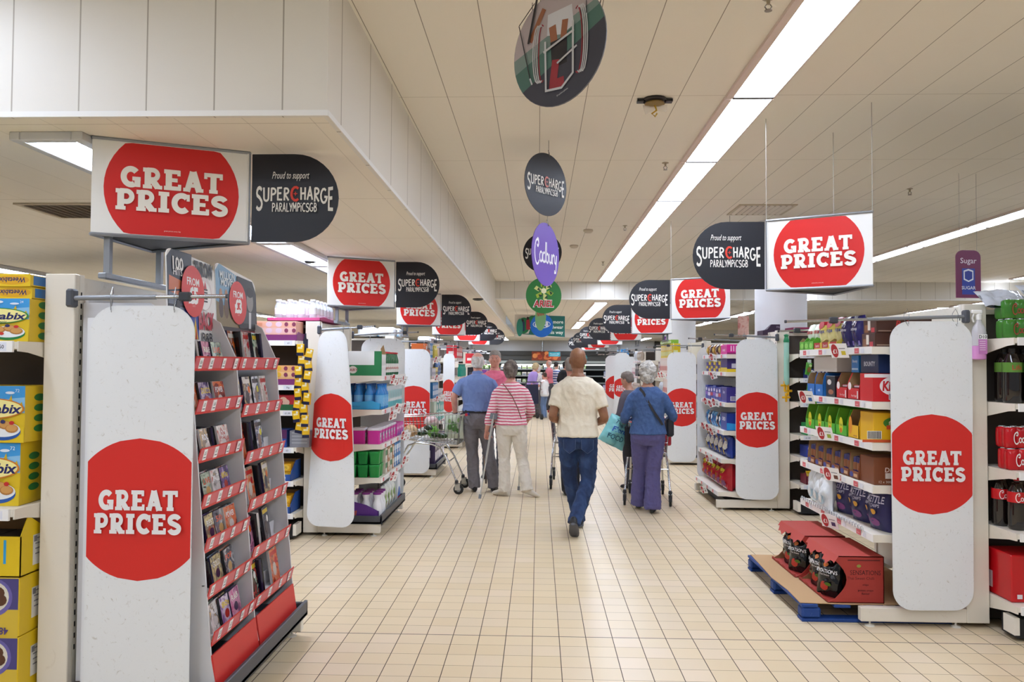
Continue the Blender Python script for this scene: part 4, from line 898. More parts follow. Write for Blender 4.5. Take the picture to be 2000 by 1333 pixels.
kt = bag('crisp_bag', .2, .1, .255, '#262255', lambda a: (a.text('KETTLE', 0, .07, .045, W_('#cfcadf'), .015, width=.15), a.text('CHIPS', .01, .03, .02, W_('#cfcadf'), .0), a.disc(.0, -.01, .022, .018, W_('#d0962a'), 10), a.disc(0, -.075, .045, .025, W_('#7a2a72'), 14)), seed=5, crump=.01, rough=.35)
for i in range(5): cap_place(1, kt, 5.08+.14*i, .557, 2.13+.02*(i % 2), L1('dark purple crisp bag', i, 4), 'bag', 'purple crisp bags', yaw=.25*(-1)**i)
wb = bag('crisp_bag', .2, .11, .24, '#dfe3e6', lambda a: a.disc(0, -.04, .06, .04, W_('#a8c8d8')), seed=6, crump=.02, rough=.15)
for i in range(3): cap_place(1, wb, 5.78+.17*i, .557, 2.04+.02*i, 'shiny white crisp bag, %s from the far end, lowest shelf, %s' % (ORD[2-i], U1), 'bag', 'white crisp bags')
def price_card(parent, s, x, y, z, txt='£1', w=.13, h=.085, lean=.25, roll=0.0, pic='#7a6a3a'):
    """promotional card clipped to the shelf edge, facing down the aisle"""
    ec = parent.parent.location; b = MB()
    b.plate([(-w/2, -h/2), (w/2, -h/2), (w/2, h/2), (-w/2, h/2)], (0, 0, 0), (1, 0, 0), (0, 0, 1), .0012, TAGW); a = Art(b, (0, 0, 0), (1, 0, 0), (0, 0, 1))
    a.disc(-w*.24, 0, w*.2, h*.47, M('#b5232e', .5), 20); a.text(txt, -w*.24, -.004, h*.3, TAGW, .03); a.rect(w*.12, -h*.3, w*.24, h*.28, M(pic, .5)); a.rect(w*.02, h*.12, w*.36, h*.06, M('#8a8a92', .5))
    b.xf(Matrix.Rotation(roll, 4, 'Y')); b.xf(Matrix.Rotation(-s*PI/2*.72, 4, 'Z') @ Matrix.Rotation(lean, 4, 'X'))
    return b.build('price_card', parent, (x-ec.x, y-ec.y, z-ec.z))
def shelves_of(e): return [c for c in e.children if c.name.startswith('shelf')]
S1 = shelves_of(EC['R1'])
for k, (x, y, z) in enumerate(((2.02, 5.35, 1.70), (2.02, 6.0, 1.36), (2.02, 5.62, 1.12), (2.02, 5.5, .85), (2.02, 5.55, .52))): price_card(S1[k], 1, x, y, z, '£1', .15, .1, .3, pic=['#d8c23a', '#3a6ab0', '#9ab03a', '#6a3a2a', '#4a3a6a'][k])
b = MB()
for i in range(26): y = .12+.045*i; b.tube([(-.572, y, .557), (-.575, y, .575), (-.575, y+.02, .585), (-.575, y+.04, .575), (-.572, y+.04, .557)], .004, M('#d9dde0', .1, 0, 0, .3), 5)
b.build('shelf_riser', S1[4])

# ---- pallet of red crisp cases
t = empty('pallet', (1.65, 5.0, 0), 0, 'blue wooden pallet on the floor under the nearest right end cap', 'pallet')
PBL = scuffed('#163f86', '#6f8fb8', 'scuffed_blue_wood', 30, .62, .7, .6, .5)
for y in (0, .59, 1.18):
    b = MB(); b.box(0, .92, y, y+.09, 0, .02, PBL, .003); b.build('base_board', t)
    for x in (0, .4, .82):
        b = MB(); b.box(x, x+.12, y, y+.09, .021, .088, PBL, .012); b.build('block', t)
for x in (0, .2, .4, .6, .82):
    b = MB(); b.box(x, x+.1, 0, 1.27, .089, .108, PBL, .003); b.build('deck_board', t)
b = MB()
pts = [(0.0, .01), (.95, .01), (.95, 1.25), (.0, 1.25)]; b.plate([(-.005, .02), (.3, .0), (.92, .01), (.92, 1.24), (.02, 1.26), (.0, .8), (-.012, .6), (.006, .3)], (1.65, 5.0, .114), (1, 0, 0), (0, 1, 0), .004, M('#c29d72', .85)); b.build('cardboard_sheet', label='brown cardboard sheet covering the blue pallet', cat='cardboard sheet')
def crisp_case(loc, label):
    t = empty('crisp_case', loc, 0, label, 'display case', 'red crisp cases'); RD, RI = M('#a8352c', .6), M('#97714a', .8); w, d, h = .35, .54, .29
    b = MB(); b.box(0, w, 0, d, 0, .004, RD); b.box(w-.005, w, 0, d, 0, h, RD, 0, {'-x': RI}); b.box(.07, w, 0, d, h-.005, h, M('#b8473e', .6), 0, {'-z': RI}); b.build('base', t)
    for y, fc in ((0, -1), (d-.005, 1)):
        b = MB(); p = [(.0, 0), (w, 0), (w, h), (.07, h)]+[(.02+.1*math.sin(PI*q/10)+.05*(1-q/10)*0, h*(1-q/10)) for q in range(1, 10)]
        b.plate([(x, z) for x, z in p], (0, y if fc < 0 else y+.005, 0), (1, 0, 0), (0, 0, 1), .005, RD, RI) if fc < 0 else b.plate([(-x, z) for x, z in p][::-1], (0, y+.005, 0), (-1, 0, 0), (0, 0, 1), .005, RD, RI)
        if fc < 0:
            a = Art(b, (.235, 0, h/2), (1, 0, 0), (0, 0, 1)); k = M('#5a1a18', .6)
            a.disc(-.04, .085, .014, .01, M('#8a8a3a', .6), 10); a.text('SENSATIONS', 0, .045, .03, k, .01, width=.19); a.text('Thai Sweet Chilli', -.03, .01, .018, k, .0); a.text('crisps', 0, -.03, .012, k); a.text('potato crisps', 0, -.065, .013, k); a.text('flavour', .0, -.085, .013, k); a.rect(-.11, .118, .2, .006, k)
        b.build('side_flap', t)
    b = MB(); n = 16
    ed = [(.0, 0), (.0, .03)]
    zz = [.11*0+.03+.012*math.sin(i*1.7) for i in range(n+1)]
    b.plate([(0, 0)]+[(d*i/n, zz[i]*.55) for i in range(n+1)]+[(d, 0)][:0]+[(d, 0)], (0, d, 0), (0, -1, 0), (0, 0, 1), .004, RD, RI); b.build('front_lip', t)
    b = MB(); up = [(0, h), (d, h)]+[(d*(1-i/n), h-.035-.03*math.sin(i*PI/n*2)**2+.012*math.sin(i*2.3)) for i in range(n+1)]
    b.add([(.03+.04*(z-h+.06)/.06, y, z) for y, z in up], [tuple(range(len(up)))], M('#b8473e', .6)); b.build('torn_top', t)
    return t
crisp_case((1.815, 5.02, .115), 'torn open red crisp case on the pallet, the nearer one'); crisp_case((1.80, 5.6, .115), 'torn open red crisp case on the pallet, the farther one')
cbag = bag('crisp_bag', .19, .11, .255, '#100f12', lambda a: (a.text('SENSATIONS', 0, .035, .024, W_('#e8e6e6'), .012, width=.16), a.text('Thai Sweet', 0, .012, .012, W_('#d8c8c0'), .0), a.disc(.0, -.06, .03, .03, W_('#b0281c', .2), 12), a.disc(.03, -.045, .02, .012, W_('#4a6a1c', .2), 10), a.disc(.0, .075, .02, .015, W_('#c86a2a', .2), 10)), seed=7, crump=.02, rough=.1)
for c in range(2):
    for i, (dy, dx, yw, tl) in enumerate(((.1, -.005, .5, -.12), (.2, .03, -.25, .05), (.31, .01, .3, -.1), (.42, .02, -.2, -.05))):
        cbag.place((1.83+dx, 5.03+.58*c+dy, .123), -PI/2+yw, 'black glossy crisp bag, %s from the near side of the %s red case' % (ORD[i], ['nearer', 'farther'][c]), 'bag', 'black crisp bags', tilt=(tl, 0))
# ---------------------------------------------------------------- music stand at the nearest left end cap
t = empty('music_stand', (-2.02, 3.41, 0), 0, 'white display stand of music and film cases with red price strips, nearest left end cap', 'display stand')
SW = M('#d9d8da', .5); SR = M('#d0312c', .45); ST = M('#d0606a', .4)
FXZ = [(1.56, .494), (1.367, .509), (1.151, .522), (.948, .54), (.757, .557), (.555, .574), (.354, .596)]   # strip bottom height, depth of the shelf front
def fx(z): return .596-(z-.354)*.0846
side = [(0, .2), (.62, .2), (fx(.3), .3), (fx(1.56)-.01, 1.62), (.40, 1.80), (.3, 1.86), (0, 1.86)]
for y in (0, .525, 1.13):
    b = MB(); b.plate([(x, z) for x, z in side], (0, y, 0), (1, 0, 0), (0, 0, 1), .01, SW)
    if y == 0:
        for z in (.62, 1.05): b.lathe([(.006, 0), (.006, .003)], HOLE, 8, (.56, -.0, z))
    b.build('side_panel', t)
b = MB(); b.box(.0, .015, .012, 1.12, .2, 1.88, SW); b.build('back_panel', t)
b = MB()
for y0, y1 in ((.002, .52), (.54, 1.128)): b.plate([(y0, 0), (y1, 0), (y1, .175), (y0, .175)], (.632, 0, .145), (0, 1, 0), V((-.15, 0, 1)), .008, SR)
b.build('red_front', t)
FX2 = [(z, fx(z)) for z in (1.56, 1.32, 1.08, .84, .597, .354)]
for c, k, z, x in [(0, k, *q) for k, q in enumerate(FXZ)]+[(1, k, *q) for k, q in enumerate(FX2)]:
    for y0, y1 in (((.008, .522), (.532, 1.122))[c],):
        b = MB(); b.box(.05, x-.015, y0+.006, y1-.006, z+.008, z+.014, SW); b.box(x-.09, x-.085, y0+.006, y1-.006, z+.01, z+.09, SW); sh = b.build('shelf', t)
        b = MB(); b.plate([(y0, 0), (y1, 0), (y1, .066), (y0, .066)], (x, 0, z), (0, 1, 0), (.25, 0, 1), .004, SR); a = Art(b, (x, (y0+y1)/2, z), (0, 1, 0), (.25, 0, 1)); w = y1-y0
        a.rect(-w/2+.003, .012, w-.006, .05, ST)
        n = 4
        for i in range(n):
            yy = -w/2+.05+(w-.12)*i/(n-1)+R.uniform(-.02, .02); a.rect(yy-.022, .008, .046, .054, M('#e9b9bf', .4)) if i % 2 else None; a.rect(yy-.014, .011, .036, .05, TAGW); a.text(R.choice(['£5', '£3', '£8', '£6']), yy+.004, .042, .016, INK, .01); a.rect(yy-.009, .02, .026, .005, M('#6a6a70', .5))
        b.build('price_strip', sh)
PAL = [['#8a7a66', '#dcc890', '#5b5660', '#e9e4dc', '#a85a40'], ['#4a4468', '#7a5a94', '#d8c8d8', '#5a4878'], ['#dcd8d8', '#b85a4e', '#f0eae4', '#85807c', '#d8b888'], ['#3c3c44', '#74747e', '#c8c4c0', '#56545a'], ['#c86a94', '#e2c0cc', '#8a4a72', '#d99ab4'], ['#6a88a8', '#d8dce0', '#38506c', '#b8a48a'], ['#8a3028', '#2a1a18', '#c8a890', '#d8683a'], ['#2f6a50', '#c2cdb8', '#1c3a34', '#c2504a']]
CV = [cover_material('cover_print_%d' % i, p, 16, .12) for i, p in enumerate(PAL)]
def case_proto(nm, w, d, h, cm, spine):
    b = MB(); b.box(-w/2, w/2, 0, d, 0, h, M(spine, .25), .0015, {'-y': cm}); a = fr(b, w, d, h)
    return b
titles = ['BEST', '80s', 'ROCK', '50s', 'R&B', 'HITS', 'POWER', 'LIVE', 'GOLD', 'DISCO', 'JAZZ', 'POP']
def mk(nm, w, d, h, i, ttl, dvd):
    b = case_proto(nm, w, d, h, CV[i], ['#2a2440', '#1d1d22', '#c8c4c0', '#20242c'][i % 4]); a = fr(b, w, d, h)
    if dvd: a.rect(-w*.42, h*.3, w*.84, h*.12, M(['#d8d2c8', '#1a1a1e', '#b8302a', '#d8b63a'][i % 4], .2)); a.disc(w*.2, h*.12, w*.14, w*.14, M(['#d86a2a', '#d8cf3a', '#b82a30', '#e4e0da'][i % 4], .2), 14); a.disc(-.01, -h*.1, w*.22, h*.2, M(['#3a3a42', '#8a7a6c', '#c8bcb0', '#54463c'][i % 4], .2), 14)
    else: a.text(ttl, 0, h*.18, h*.22, M(['#e9e4da', '#e0c23a', '#f2f0ee', '#e06a4a'][i % 4], .2), .02, width=w*.7); a.disc(0, -h*.2, w*.2, h*.17, M(['#c8a46a', '#3a2a4a', '#a8322c', '#d6d0ca'][(i+1) % 4], .2), 14)
    return Proto(nm, [(nm, b.mesh(nm))], (w, d, h))
CDP = [mk('music_case', .142, .012, .126, i % 8, titles[i], False) for i in range(12)]
FLM = [mk('film_case', .136, .016, .19, i, '', True) for i in range(8)]
hue = ['mottled brown', 'purple', 'pale red', 'black and grey', 'pink', 'blue grey', 'rust red', 'green']
rowsn = ['top', 'second', 'third', 'fourth', 'fifth', 'sixth', 'lowest']
cdlay = [  # per row: near bay list of (y, yaw, kind), kind c=music
    [(.06, .2), (.14, 1.4), (.16, 1.4), (.18, 1.4), (.2, 1.4), (.29, .25), (.41, .15)], [(.06, .1), (.2, .0), (.285, 1.45), (.31, 1.45), (.4, .1)], [(.06, .2), (.2, .1), (.285, 1.4), (.305, 1.4), (.325, 1.4), (.41, .1)],
    [(.06, .3), (.19, .2), (.31, .1), (.42, .25)], [(.06, .2), (.19, .15), (.31, .1), (.42, .05)], [(.06, .3), (.16, 1.4), (.25, .2), (.4, .25)], [(.06, .3), (.18, .3), (.3, .1), (.42, .2)]]
for k, (z, x) in enumerate(FXZ):
    for i, (y, yw) in enumerate(cdlay[k]):
        y = .088+(y-.06)*.93
        p = CDP[(k*5+i*3+1) % 12]; lean = -.2
        xx = -2.02+x-.03-(.0 if i % 2 else .006)-.07*abs(math.sin(yw))
        p.place((xx, 3.41+y, z+.0145+.002), PI/2+(yw*.4 if yw < 1 else 1.15), '%s music case, %s from the left, %s row, near music bay' % (hue[(k*5+i*3+1) % 12 % 8], ORD[i], rowsn[k]), 'music case', 'music cases', tilt=(lean, 0))
        if yw < 1: CDP[(k*3+i) % 12].place((xx-.02, 3.41+y+.012, z+.0145+.002), PI/2+yw*.4, 'music case tucked behind the %s from the left, %s row, near music bay' % (ORD[i], rowsn[k]), 'music case', 'music cases', tilt=(lean, 0))
fl = [[(.62, .3), (.71, 1.4), (.82, .3), (.95, .2), (1.02, 1.4)], [(.62, .2), (.76, .15), (.9, .2), (1.03, .25)], [(.63, .2), (.74, 1.45), (.77, 1.45), (.9, .2)], [(.61, 1.4), (.72, .2), (.85, 1.4), (.97, .3)], [(.65, .2), (.76, 1.4), (.79, 1.4), (.93, .3)], [(.66, .15), (.78, 1.4), (.8, 1.4), (.98, .1)]]
for k, L in enumerate(fl):
    z, x = FX2[k]
    for i, (y, yw) in enumerate(L):
        q = (k*3+i*5) % 8; xx = -2.02+x-.03-.06*abs(math.sin(yw))
        FLM[q].place((xx, 3.41+y, z+.0145+.002), PI/2+(yw*.4 if yw < 1 else 1.15), '%s film case, %s from the left, %s row, far film bay' % (hue[q], ORD[i], rowsn[k]), 'film case', 'film cases', tilt=(-.16, 0))
# header boards above the stand
def header(y0, y1, zb, hl, hr, label, draw):
    w = y1-y0; b = MB(); out = [(0, 0), (w, 0), (w, hr-.06)]+arc(w-.07, hr-.06, .07, .06, 0, 80, 5)+arc(.05, hl-.04, .05, .04, 100, 180, 4)
    b.plate(out, (-1.66, y0, zb), (0, 1, 0), (-.05, 0, 1), .006, M('#e8e6e4', .4)); draw(Art(b, (-1.66, y0, zb), (0, 1, 0), (-.05, 0, 1)), w, hl, hr)
    b.build('header_board', label=label, cat='header board')
def hdr_from(a, x, y, rx, ry, txt): a.disc(x, y, rx, ry, M('#d63a36', .4), 30); a.text('FROM', x, y+ry*.38, ry*.3, TAGW, .02, width=rx*1.1); a.text(txt, x, y-ry*.14, ry*.62, TAGW, .05); a.text('each', x, y-ry*.55, ry*.1, M('#e9a8a4', .4), 0)
def h1(a, w, hl, hr):
    a.poly([(0, .0), (w*.42, .0), (w*.5, hr+.02), (.05, hl), (0, hl-.04)], M('#3a4250', .4)); a.poly([(.01, hl*.52), (.2, hl*.5), (.22, hl*.66), (.02, hl*.72)], M('#c9744f', .4)); a.poly([(0, hl*.2), (.24, hl*.2), (.2, hl*.5), (.01, hl*.55)], M('#6a7486', .4)); a.poly([(.1, hl*.15), (.25, hl*.15), (.2, hl*.5)], M('#3b3f9a', .4))
    for i in range(5): a.poly([(.0, hl*(.56-.07*i)), (.22, hl*(.62-.1*i)), (.22, hl*(.60-.1*i)), (.0, hl*(.54-.07*i))], M('#2a2e38', .4))
    a.poly([(.04, hl*.3), (.08, hl*.28), (.16, hl*.56), (.12, hl*.58)], M('#22262e', .4)); a.text('100', .1, hl*.86, .06, TAGW, .03); a.text('HITS', .1, hl*.77, .035, TAGW, .0)
    a.rect(w*.42, .03, .09, .12, M('#2a44a0', .4)); a.poly([(w*.48, .03), (w*.48+.05, .03), (w*.48+.02, .14)], M('#d8b020', .4)); a.poly([(w*.51, .03), (w*.55, .03), (w*.54, .1)], M('#c03028', .4))
    a.text('THROW', w*.74, hr*.9, .075, M('#26262c', .4), .05, width=w*.42); a.disc(w*.74, hr*.62, w*.17, hr*.2, M('#d8cfcf', .4)); a.disc(w*.74, hr*.6, w*.14, hr*.17, TAGW); [a.rect(w*.68, hr*(.52+.035*i), w*.12, hr*.02, M('#3a3034', .4)) for i in range(5)]; a.poly([(w*.72, hr*.68), (w*.78, hr*.68), (w*.75, hr*.78)], M('#c0404a', .4))
    a.text('BACK', w*.76, hr*.3, .085, M('#b33a4a', .4), .05, width=w*.36); a.text('R&B', w*.76, hr*.1, .05, M('#3a3a40', .4), .02); hdr_from(a, w*.48, hr*.62, .125, .125, '£5')
def h2(a, w, hl, hr):
    a.poly([(0, 0), (w*.55, 0), (w*.5, hr), (.05, hl), (0, hl-.04)], M('#7fa6c4', .4)); a.poly([(0, 0), (w*.55, 0), (w*.53, hr*.4), (0, hl*.5)], M('#8a7a5a', .4)); a.poly([(0, 0), (w, 0), (w, .07), (0, .07)], M('#3a2c2c', .4))
    for x, c in ((.06, '#4a3a34'), (.13, '#6a5040'), (.2, '#5c4a3c'), (.27, '#b89a6a')): a.disc(x, hl*.42, .03, hl*.14, M(c, .4), 12); a.disc(x, hl*.6, .02, .03, M('#b08468', .4), 10)
    a.text('MILLION', .15, hl*.86, .04, M('#dfe6ea', .4), .02); a.text('MOVIES', .15, hl*.76, .04, M('#dfe6ea', .4), .02)
    a.poly([(w*.52, .07), (w*.995, .07), (w*.995, hr-.08), (w*.9, hr-.012), (w*.5, hr)], M('#2b2d33', .4)); a.disc(w*.82, hr*.64, w*.09, hr*.17, M('#8d8a88', .4), 18); a.disc(w*.82, hr*.78, w*.1, hr*.08, M('#1c1c20', .4), 14); a.poly([(w*.62, .1), (w*.97, .1), (w*.94, hr*.46), (w*.7, hr*.48)], M('#4a4c54', .4)); a.poly([(w*.76, hr*.2), (w*.82, hr*.2), (w*.84, hr*.46), (w*.78, hr*.46)], M('#c8c8cc', .4)); a.text('BLOCKBUSTER', w*.74, .045, .03, M('#b0302c', .4), .0, width=w*.4)
    hdr_from(a, w*.5, hr*.58, .125, .12, '£3')
header(3.47, 3.99, 1.68, .44, .42, 'header board with a red FROM £5 oval above the music stand', h1)
header(4.0, 4.57, 1.72, .4, .36, 'header board with a red FROM £3 oval above the film bay', h2)

# ---------------------------------------------------------------- second left end cap
U2 = 'second left end cap'
S2 = shelves_of(EC['L2'])
def P2(P, y, z, xf, label, cat, group=None, **k): return cap_place(-1, P, y, z, xf+(.016 if z > .2 else .03), label, cat, group, **k)
# green and white detergent carton
b_ = open_case('detergent_carton', .2, .34, .23, .2, '#e8e8e6', None, lambda a: (a.rect(-.17, -.115, .34, .1, M('#1f7a46', .4)), a.rect(.1, -.115, .07, .23, M('#1f7a46', .4)), a.disc(-.1, -.06, .04, .035, M('#d8cfc4', .4), 16), a.text('FAIRY', -.1, -.06, .025, M('#8a2a2a', .4), .02)), cut=.2)
P2(b_, 7.37, 1.48, -1.44 and 1.445, 'white and green detergent carton with torn flap, top shelf, '+U2, 'carton')
fair = bottle('detergent_bottle', .23, .034, M('#2a6a40', .12), M('#c03038', .35), M('#e9e6e0', .3), (.12, .5), .2, sy=.7, art=lambda a: a.text('Fairy', 0, 0, .022, M('#c03a34', .3), .02, .2))
for i in range(8):
    for j in range(2): P2(fair, 7.54+.095*i, 1.48, 1.48+.085*j, 'green detergent bottle with a red cap, %s from the near carton, %s row, top shelf' % (ORD[i], ['front', 'back'][j]), 'bottle', 'green detergent bottles')
for i in range(2): P2(fair, 7.31, 1.48, 1.83+.07*i, 'green bottle between the warped board and the carton, %s from the front' % ORD[i], 'bottle', 'green detergent bottles')
bsp = bottle('spray_bottle', .235, .042, M('#2c86d2', .2), M('#1c5fb0', .3), M('#6fb4e6', .3), (.1, .55), .3, art=lambda a: a.disc(0, 0, .025, .035, M('#d3e6f4', .3), 14), shoulder=.66)
tr2 = open_case('display_tray', .32, .46, .07, .055, '#3aa6dc', lambda a: (a.text('PROTECT', 0, 0, .016, M('#bfe4f6', .4), .0)), lambda a: (a.disc(-.16, -.005, .02, .018, M('#e6f2f8', .4), 12), a.text('PROTECT', 0, -.006, .014, M('#2a6aa0', .4), .0)), inner=M('#58b4e0', .5))
P2(tr2, 7.42, 1.165, 1.45, 'bright blue tray holding spray bottles, second shelf, '+U2, 'display tray')
for i in range(3):
    for j in range(4): P2(bsp, 7.315+.1*i, 1.17, 1.47+.1*j, 'blue spray bottle, %s from the near post, %s from the front, blue tray' % (ORD[i], ORD[j]), 'bottle', 'blue spray bottles')
wip = carton('wipes_pack', .13, .12, .21, '#dfe9e8', lambda a: (a.rect(-.065, -.1, .13, .05, M('#3ab0b6', .3)), [a.poly([(x-.012, -.02), (x+.004, -.02), (x+.02, .06), (x+.004, .06)], M('#7cc6c4', .3)) for x in (-.04, -.01, .02, .045)]), rough=.25)
for i in range(6): P2(wip, 7.66+.135*i, 1.165, 1.45, L1('white and teal wipes pack', i, 1, U2), 'pack', 'teal wipes packs')
van = tub('stain_remover_tub', .13, .12, .15, '#cf2f9a', '#d8d2d8', lambda a: (a.rect(-.05, -.03, .055, .07, M('#e6dfe8', .4)), [a.rect(-.045+.006*i, -.025, .003, .025, INK) for i in range(6)], a.text('Vanish', .03, .03, .024, M('#4a1a7a', .3), .03, .2)), .94)
for i in range(6):
    for j in range(3 if i == 0 else 1): P2(van, 7.315+.14*i if i else 7.31, .845, 1.45+.14*j, 'pink stain remover tub, %s from the near post, %s from the front, third shelf' % (ORD[i], ORD[j]), 'tub', 'pink tubs')
pvan = carton('stain_remover_box', .13, .1, .13, '#d240a4', lambda a: (a.text('Vanish', 0, .02, .03, M('#e8e0f0', .3), .03, .2), a.poly([(-.06, -.06), (.06, -.06), (.06, .0)], M('#5a2a9a', .3))))
for i in range(3): P2(pvan, 8.15+.135*i-.03, .845, 1.44, 'pink box with white lettering, %s of three at the far end, third shelf' % ORD[i], 'box', 'pink boxes')
gtub = tub('green_tub', .105, .1, .118, '#158a3c', '#139440', None, .8)
for i in range(2):
    for j in range(3):
        for k in range(2): P2(gtub, 7.305+.11*i, .535+.124*k, 1.455+.108*j, 'green plastic tub, %s from the post, %s from the front, %s layer, fourth shelf' % (ORD[i], ORD[j], ['lower', 'upper'][k]), 'tub', 'green tubs')
bxs = [carton('household_box', .1, .14, .12, c, lambda a, d=d: (a.rect(-.05, -.01, .1, .05, M(d, .4)), a.disc(.0, -.03, .03, .02, M('#e8e4dc', .4), 12))) for c, d in (('#d8d0c0', '#3a7a4a'), ('#b87a4a', '#e2d6c0'), ('#2f7fc2', '#cfe2f0'), ('#1d6fb4', '#e9eef4'))]
for i in range(7):
    for k in range(2): P2(bxs[[0, 1, 0, 1, 2, 3, 2][i]], 7.58+.12*i, .535+.122*k, 1.45, '%s household box, %s beyond the green tubs, %s layer, fourth shelf' % (['pale green', 'tan', 'pale green', 'tan', 'blue', 'dark blue', 'blue'][i], ORD[i], ['lower', 'upper'][k]), 'box', 'household boxes')
# lowest tray
pt = open_case('display_tray', .32, .44, .2, .09, '#5a2a86', lambda a: a.text('liquid', 0, 0, .02, M('#cdbce0', .4), .0), lambda a: (a.text('Persil', -.06, -.03, .05, M('#d8622c', .4), .03, .15), a.rect(-.03, -.07, .12, .012, M('#cfc4dc', .4)), a.rect(-.2, -.09, .07, .05, M('#d8d0e0', .4))), inner=M('#6a3a92', .5), cut=.75)
P2(pt, 7.42, .136, 1.445, 'purple tray of white bottles on the lowest level, '+U2, 'display tray')
wbt = bottle('detergent_bottle', .25, .042, M('#ecebee', .3), M('#7a2a7c', .35), None, neck=.42, shoulder=.6)
for i in range(3):
    for j in range(4): P2(wbt, 7.315+.1*i, .142, 1.47+.105*j, 'white purple capped bottle, %s from the near post, %s from the front, purple tray' % (ORD[i], ORD[j]), 'bottle', 'white purple capped bottles')
gpch = bag('detergent_pouch', .15, .08, .26, '#e4e6df', lambda a: (a.disc(.01, .02, .05, .06, M('#7fae3a', .3), 14), a.disc(.02, -.05, .045, .03, M('#d8b83a', .3), 12)), seed=9)
for i in range(4): P2(gpch, 7.66+.15*i, .137, 1.45, 'white and green pouch, %s beyond the purple tray, lowest level' % ORD[i], 'pouch', 'green pouches')
bb = carton('powder_box', .16, .2, .3, '#e3e6ea', lambda a: (a.disc(0, -.06, .07, .07, M('#1d64b4', .4), 20), a.rect(-.08, -.15, .16, .06, M('#c8363c', .4))))
for i in range(2): P2(bb, 8.3+.0*i, .137+.0, 1.44+.21*i, 'white powder box with a blue disc at the far end, %s' % ['front one', 'rear one'][i], 'box')
for k, (y, z, dz) in enumerate(((7.6, 1.44, 0), (7.85, 1.43, 0), (8.1, 1.42, 0), (7.55, 1.1, 0), (7.8, 1.13, .02), (8.3, 1.13, 0), (8.35, .82, 0), (8.2, .8, .05), (7.62, .5, 0), (8.3, .5, .08))): price_card(S2[min(3, k//3)], -1, -1.40, y, z+dz, '£2', .12, .1, .3, (-1)**k*.15, '#c8a0a0')

# goods behind the music stand (second left gondola, facing the camera)
soap = lambda nm, a1, a2, a3: carton(nm, .46, .22, .17, a1, lambda a: ([a.rect(-.23, -.085+.057*i, .46, .054, M(a2 if i % 2 else a1, .4)) for i in range(3)], [a.disc(x, -.057+.057*i, .03, .024, M(a3, .4), 12) for i in range(3) for x in (-.02, .07)], [a.disc(.14+.07*q, -.057+.057*i, .018, .02, M('#8a3a5a', .4), 10) for i in range(3) for q in range(2)], [a.rect(-.2, -.07+.057*i+.01*j, .12, .004, M('#d88a5a', .4)) for i in range(3) for j in range(3)]))
pk = soap('tissue_box', '#f0b49c', '#eec0b8', '#e8c8d8'); ptr = lambda c: open_case('display_tray', .5, .28, .07, .055, c, None)
purp, dgr, blu = ptr('#7a2a6a'), ptr('#1d5a34'), ptr('#2a58a8')
for i in range(2):
    x = -2.435-.53*i
    w = ['nearer the battery strip', 'farther from the battery strip'][i]
    purp.place((x, 7.02, 1.798), 0, 'plum tray under pink boxes, highest shelf, '+w, 'display tray', 'plum trays'); pk.place((x, 7.06, 1.806), 0, 'pink and orange boxed pack, highest shelf, '+w, 'box', 'pink boxed packs')
    purp.place((x, 7.02, 1.396), 0, 'plum tray under yellow boxes, second shelf, '+w, 'display tray', 'plum trays')
    soap('tissue_box', '#eeb478', '#f0c48a', '#e8b838').place((x, 7.06, 1.404), 0, 'orange and yellow boxed pack, second shelf, '+w, 'box', 'yellow boxed packs')
    dgr.place((x, 7.02, 1.166), 0, 'dark green tray under red boxes, third shelf, '+w, 'display tray'); 
    carton('berry_box', .46, .22, .13, '#c2303a', lambda a: ([a.disc(R.uniform(-.18, .18), R.uniform(-.03, .03), .035, .03, M(R.choice(['#d83a3a', '#e07a6a', '#a82028', '#e8c0a8']), .4), 12) for _ in range(22)], [a.disc(.06, .02-.06*j, .025, .022, M('#f2e8e6', .4), 12) for j in range(2)])).place((x, 7.06, 1.172), 0, 'red and white boxed pack, third shelf, '+w, 'box', 'red boxed packs')
    carton('cleaning_box', .22, .2, .16, '#2a4f9c', lambda a: (a.rect(-.11, .0, .22, .08, M('#5a2a5a', .4)), a.disc(-.05, .03, .03, .024, M('#e8e0e8', .4), 12), a.disc(-.05, -.02, .03, .024, M('#e8e0e8', .4), 12))).place((x+.05, 7.05, .831), 0, 'blue and plum box with white spots, fourth shelf, '+w, 'box')
    carton('cleaning_box', .18, .2, .15, '#8a8c94', lambda a: [a.rect(-.07, .05-.03*j, .14, .012, M('#a8aab2', .4)) for j in range(4)]).place((x+.27, 7.07, .831), 0, 'grey box beside the blue and plum one, fourth shelf, '+w, 'box')
    for z, n in ((.531, 'fifth'), (.241, 'lowest')):
        open_case('display_case', .42, .3, .17, .06, '#2a58a8', lambda a: a.disc(.15, 0, .015, .013, M('#c8d8f0', .4), 10), cut=.5).place((x, 7.02, z), 0, 'blue open case of yellow packs, %s shelf, %s' % (n, w), 'display case', 'blue open cases')
        for j in range(4):
            for k in range(2): carton('yellow_pack', .095, .16, .072, '#e2a81c', lambda a: (a.disc(0, .0, .035, .026, M('#f0c84a', .4), 12), a.text('75', 0, 0, .02, M('#8a5a10', .4), .0))).place((x-.15+.1*j, 7.06, z+.006+.075*k), 0, 'yellow pack, %s from the left, %s layer, %s shelf, %s' % (ORD[j], ['lower', 'upper'][k], n, w), 'pack', 'yellow packs')
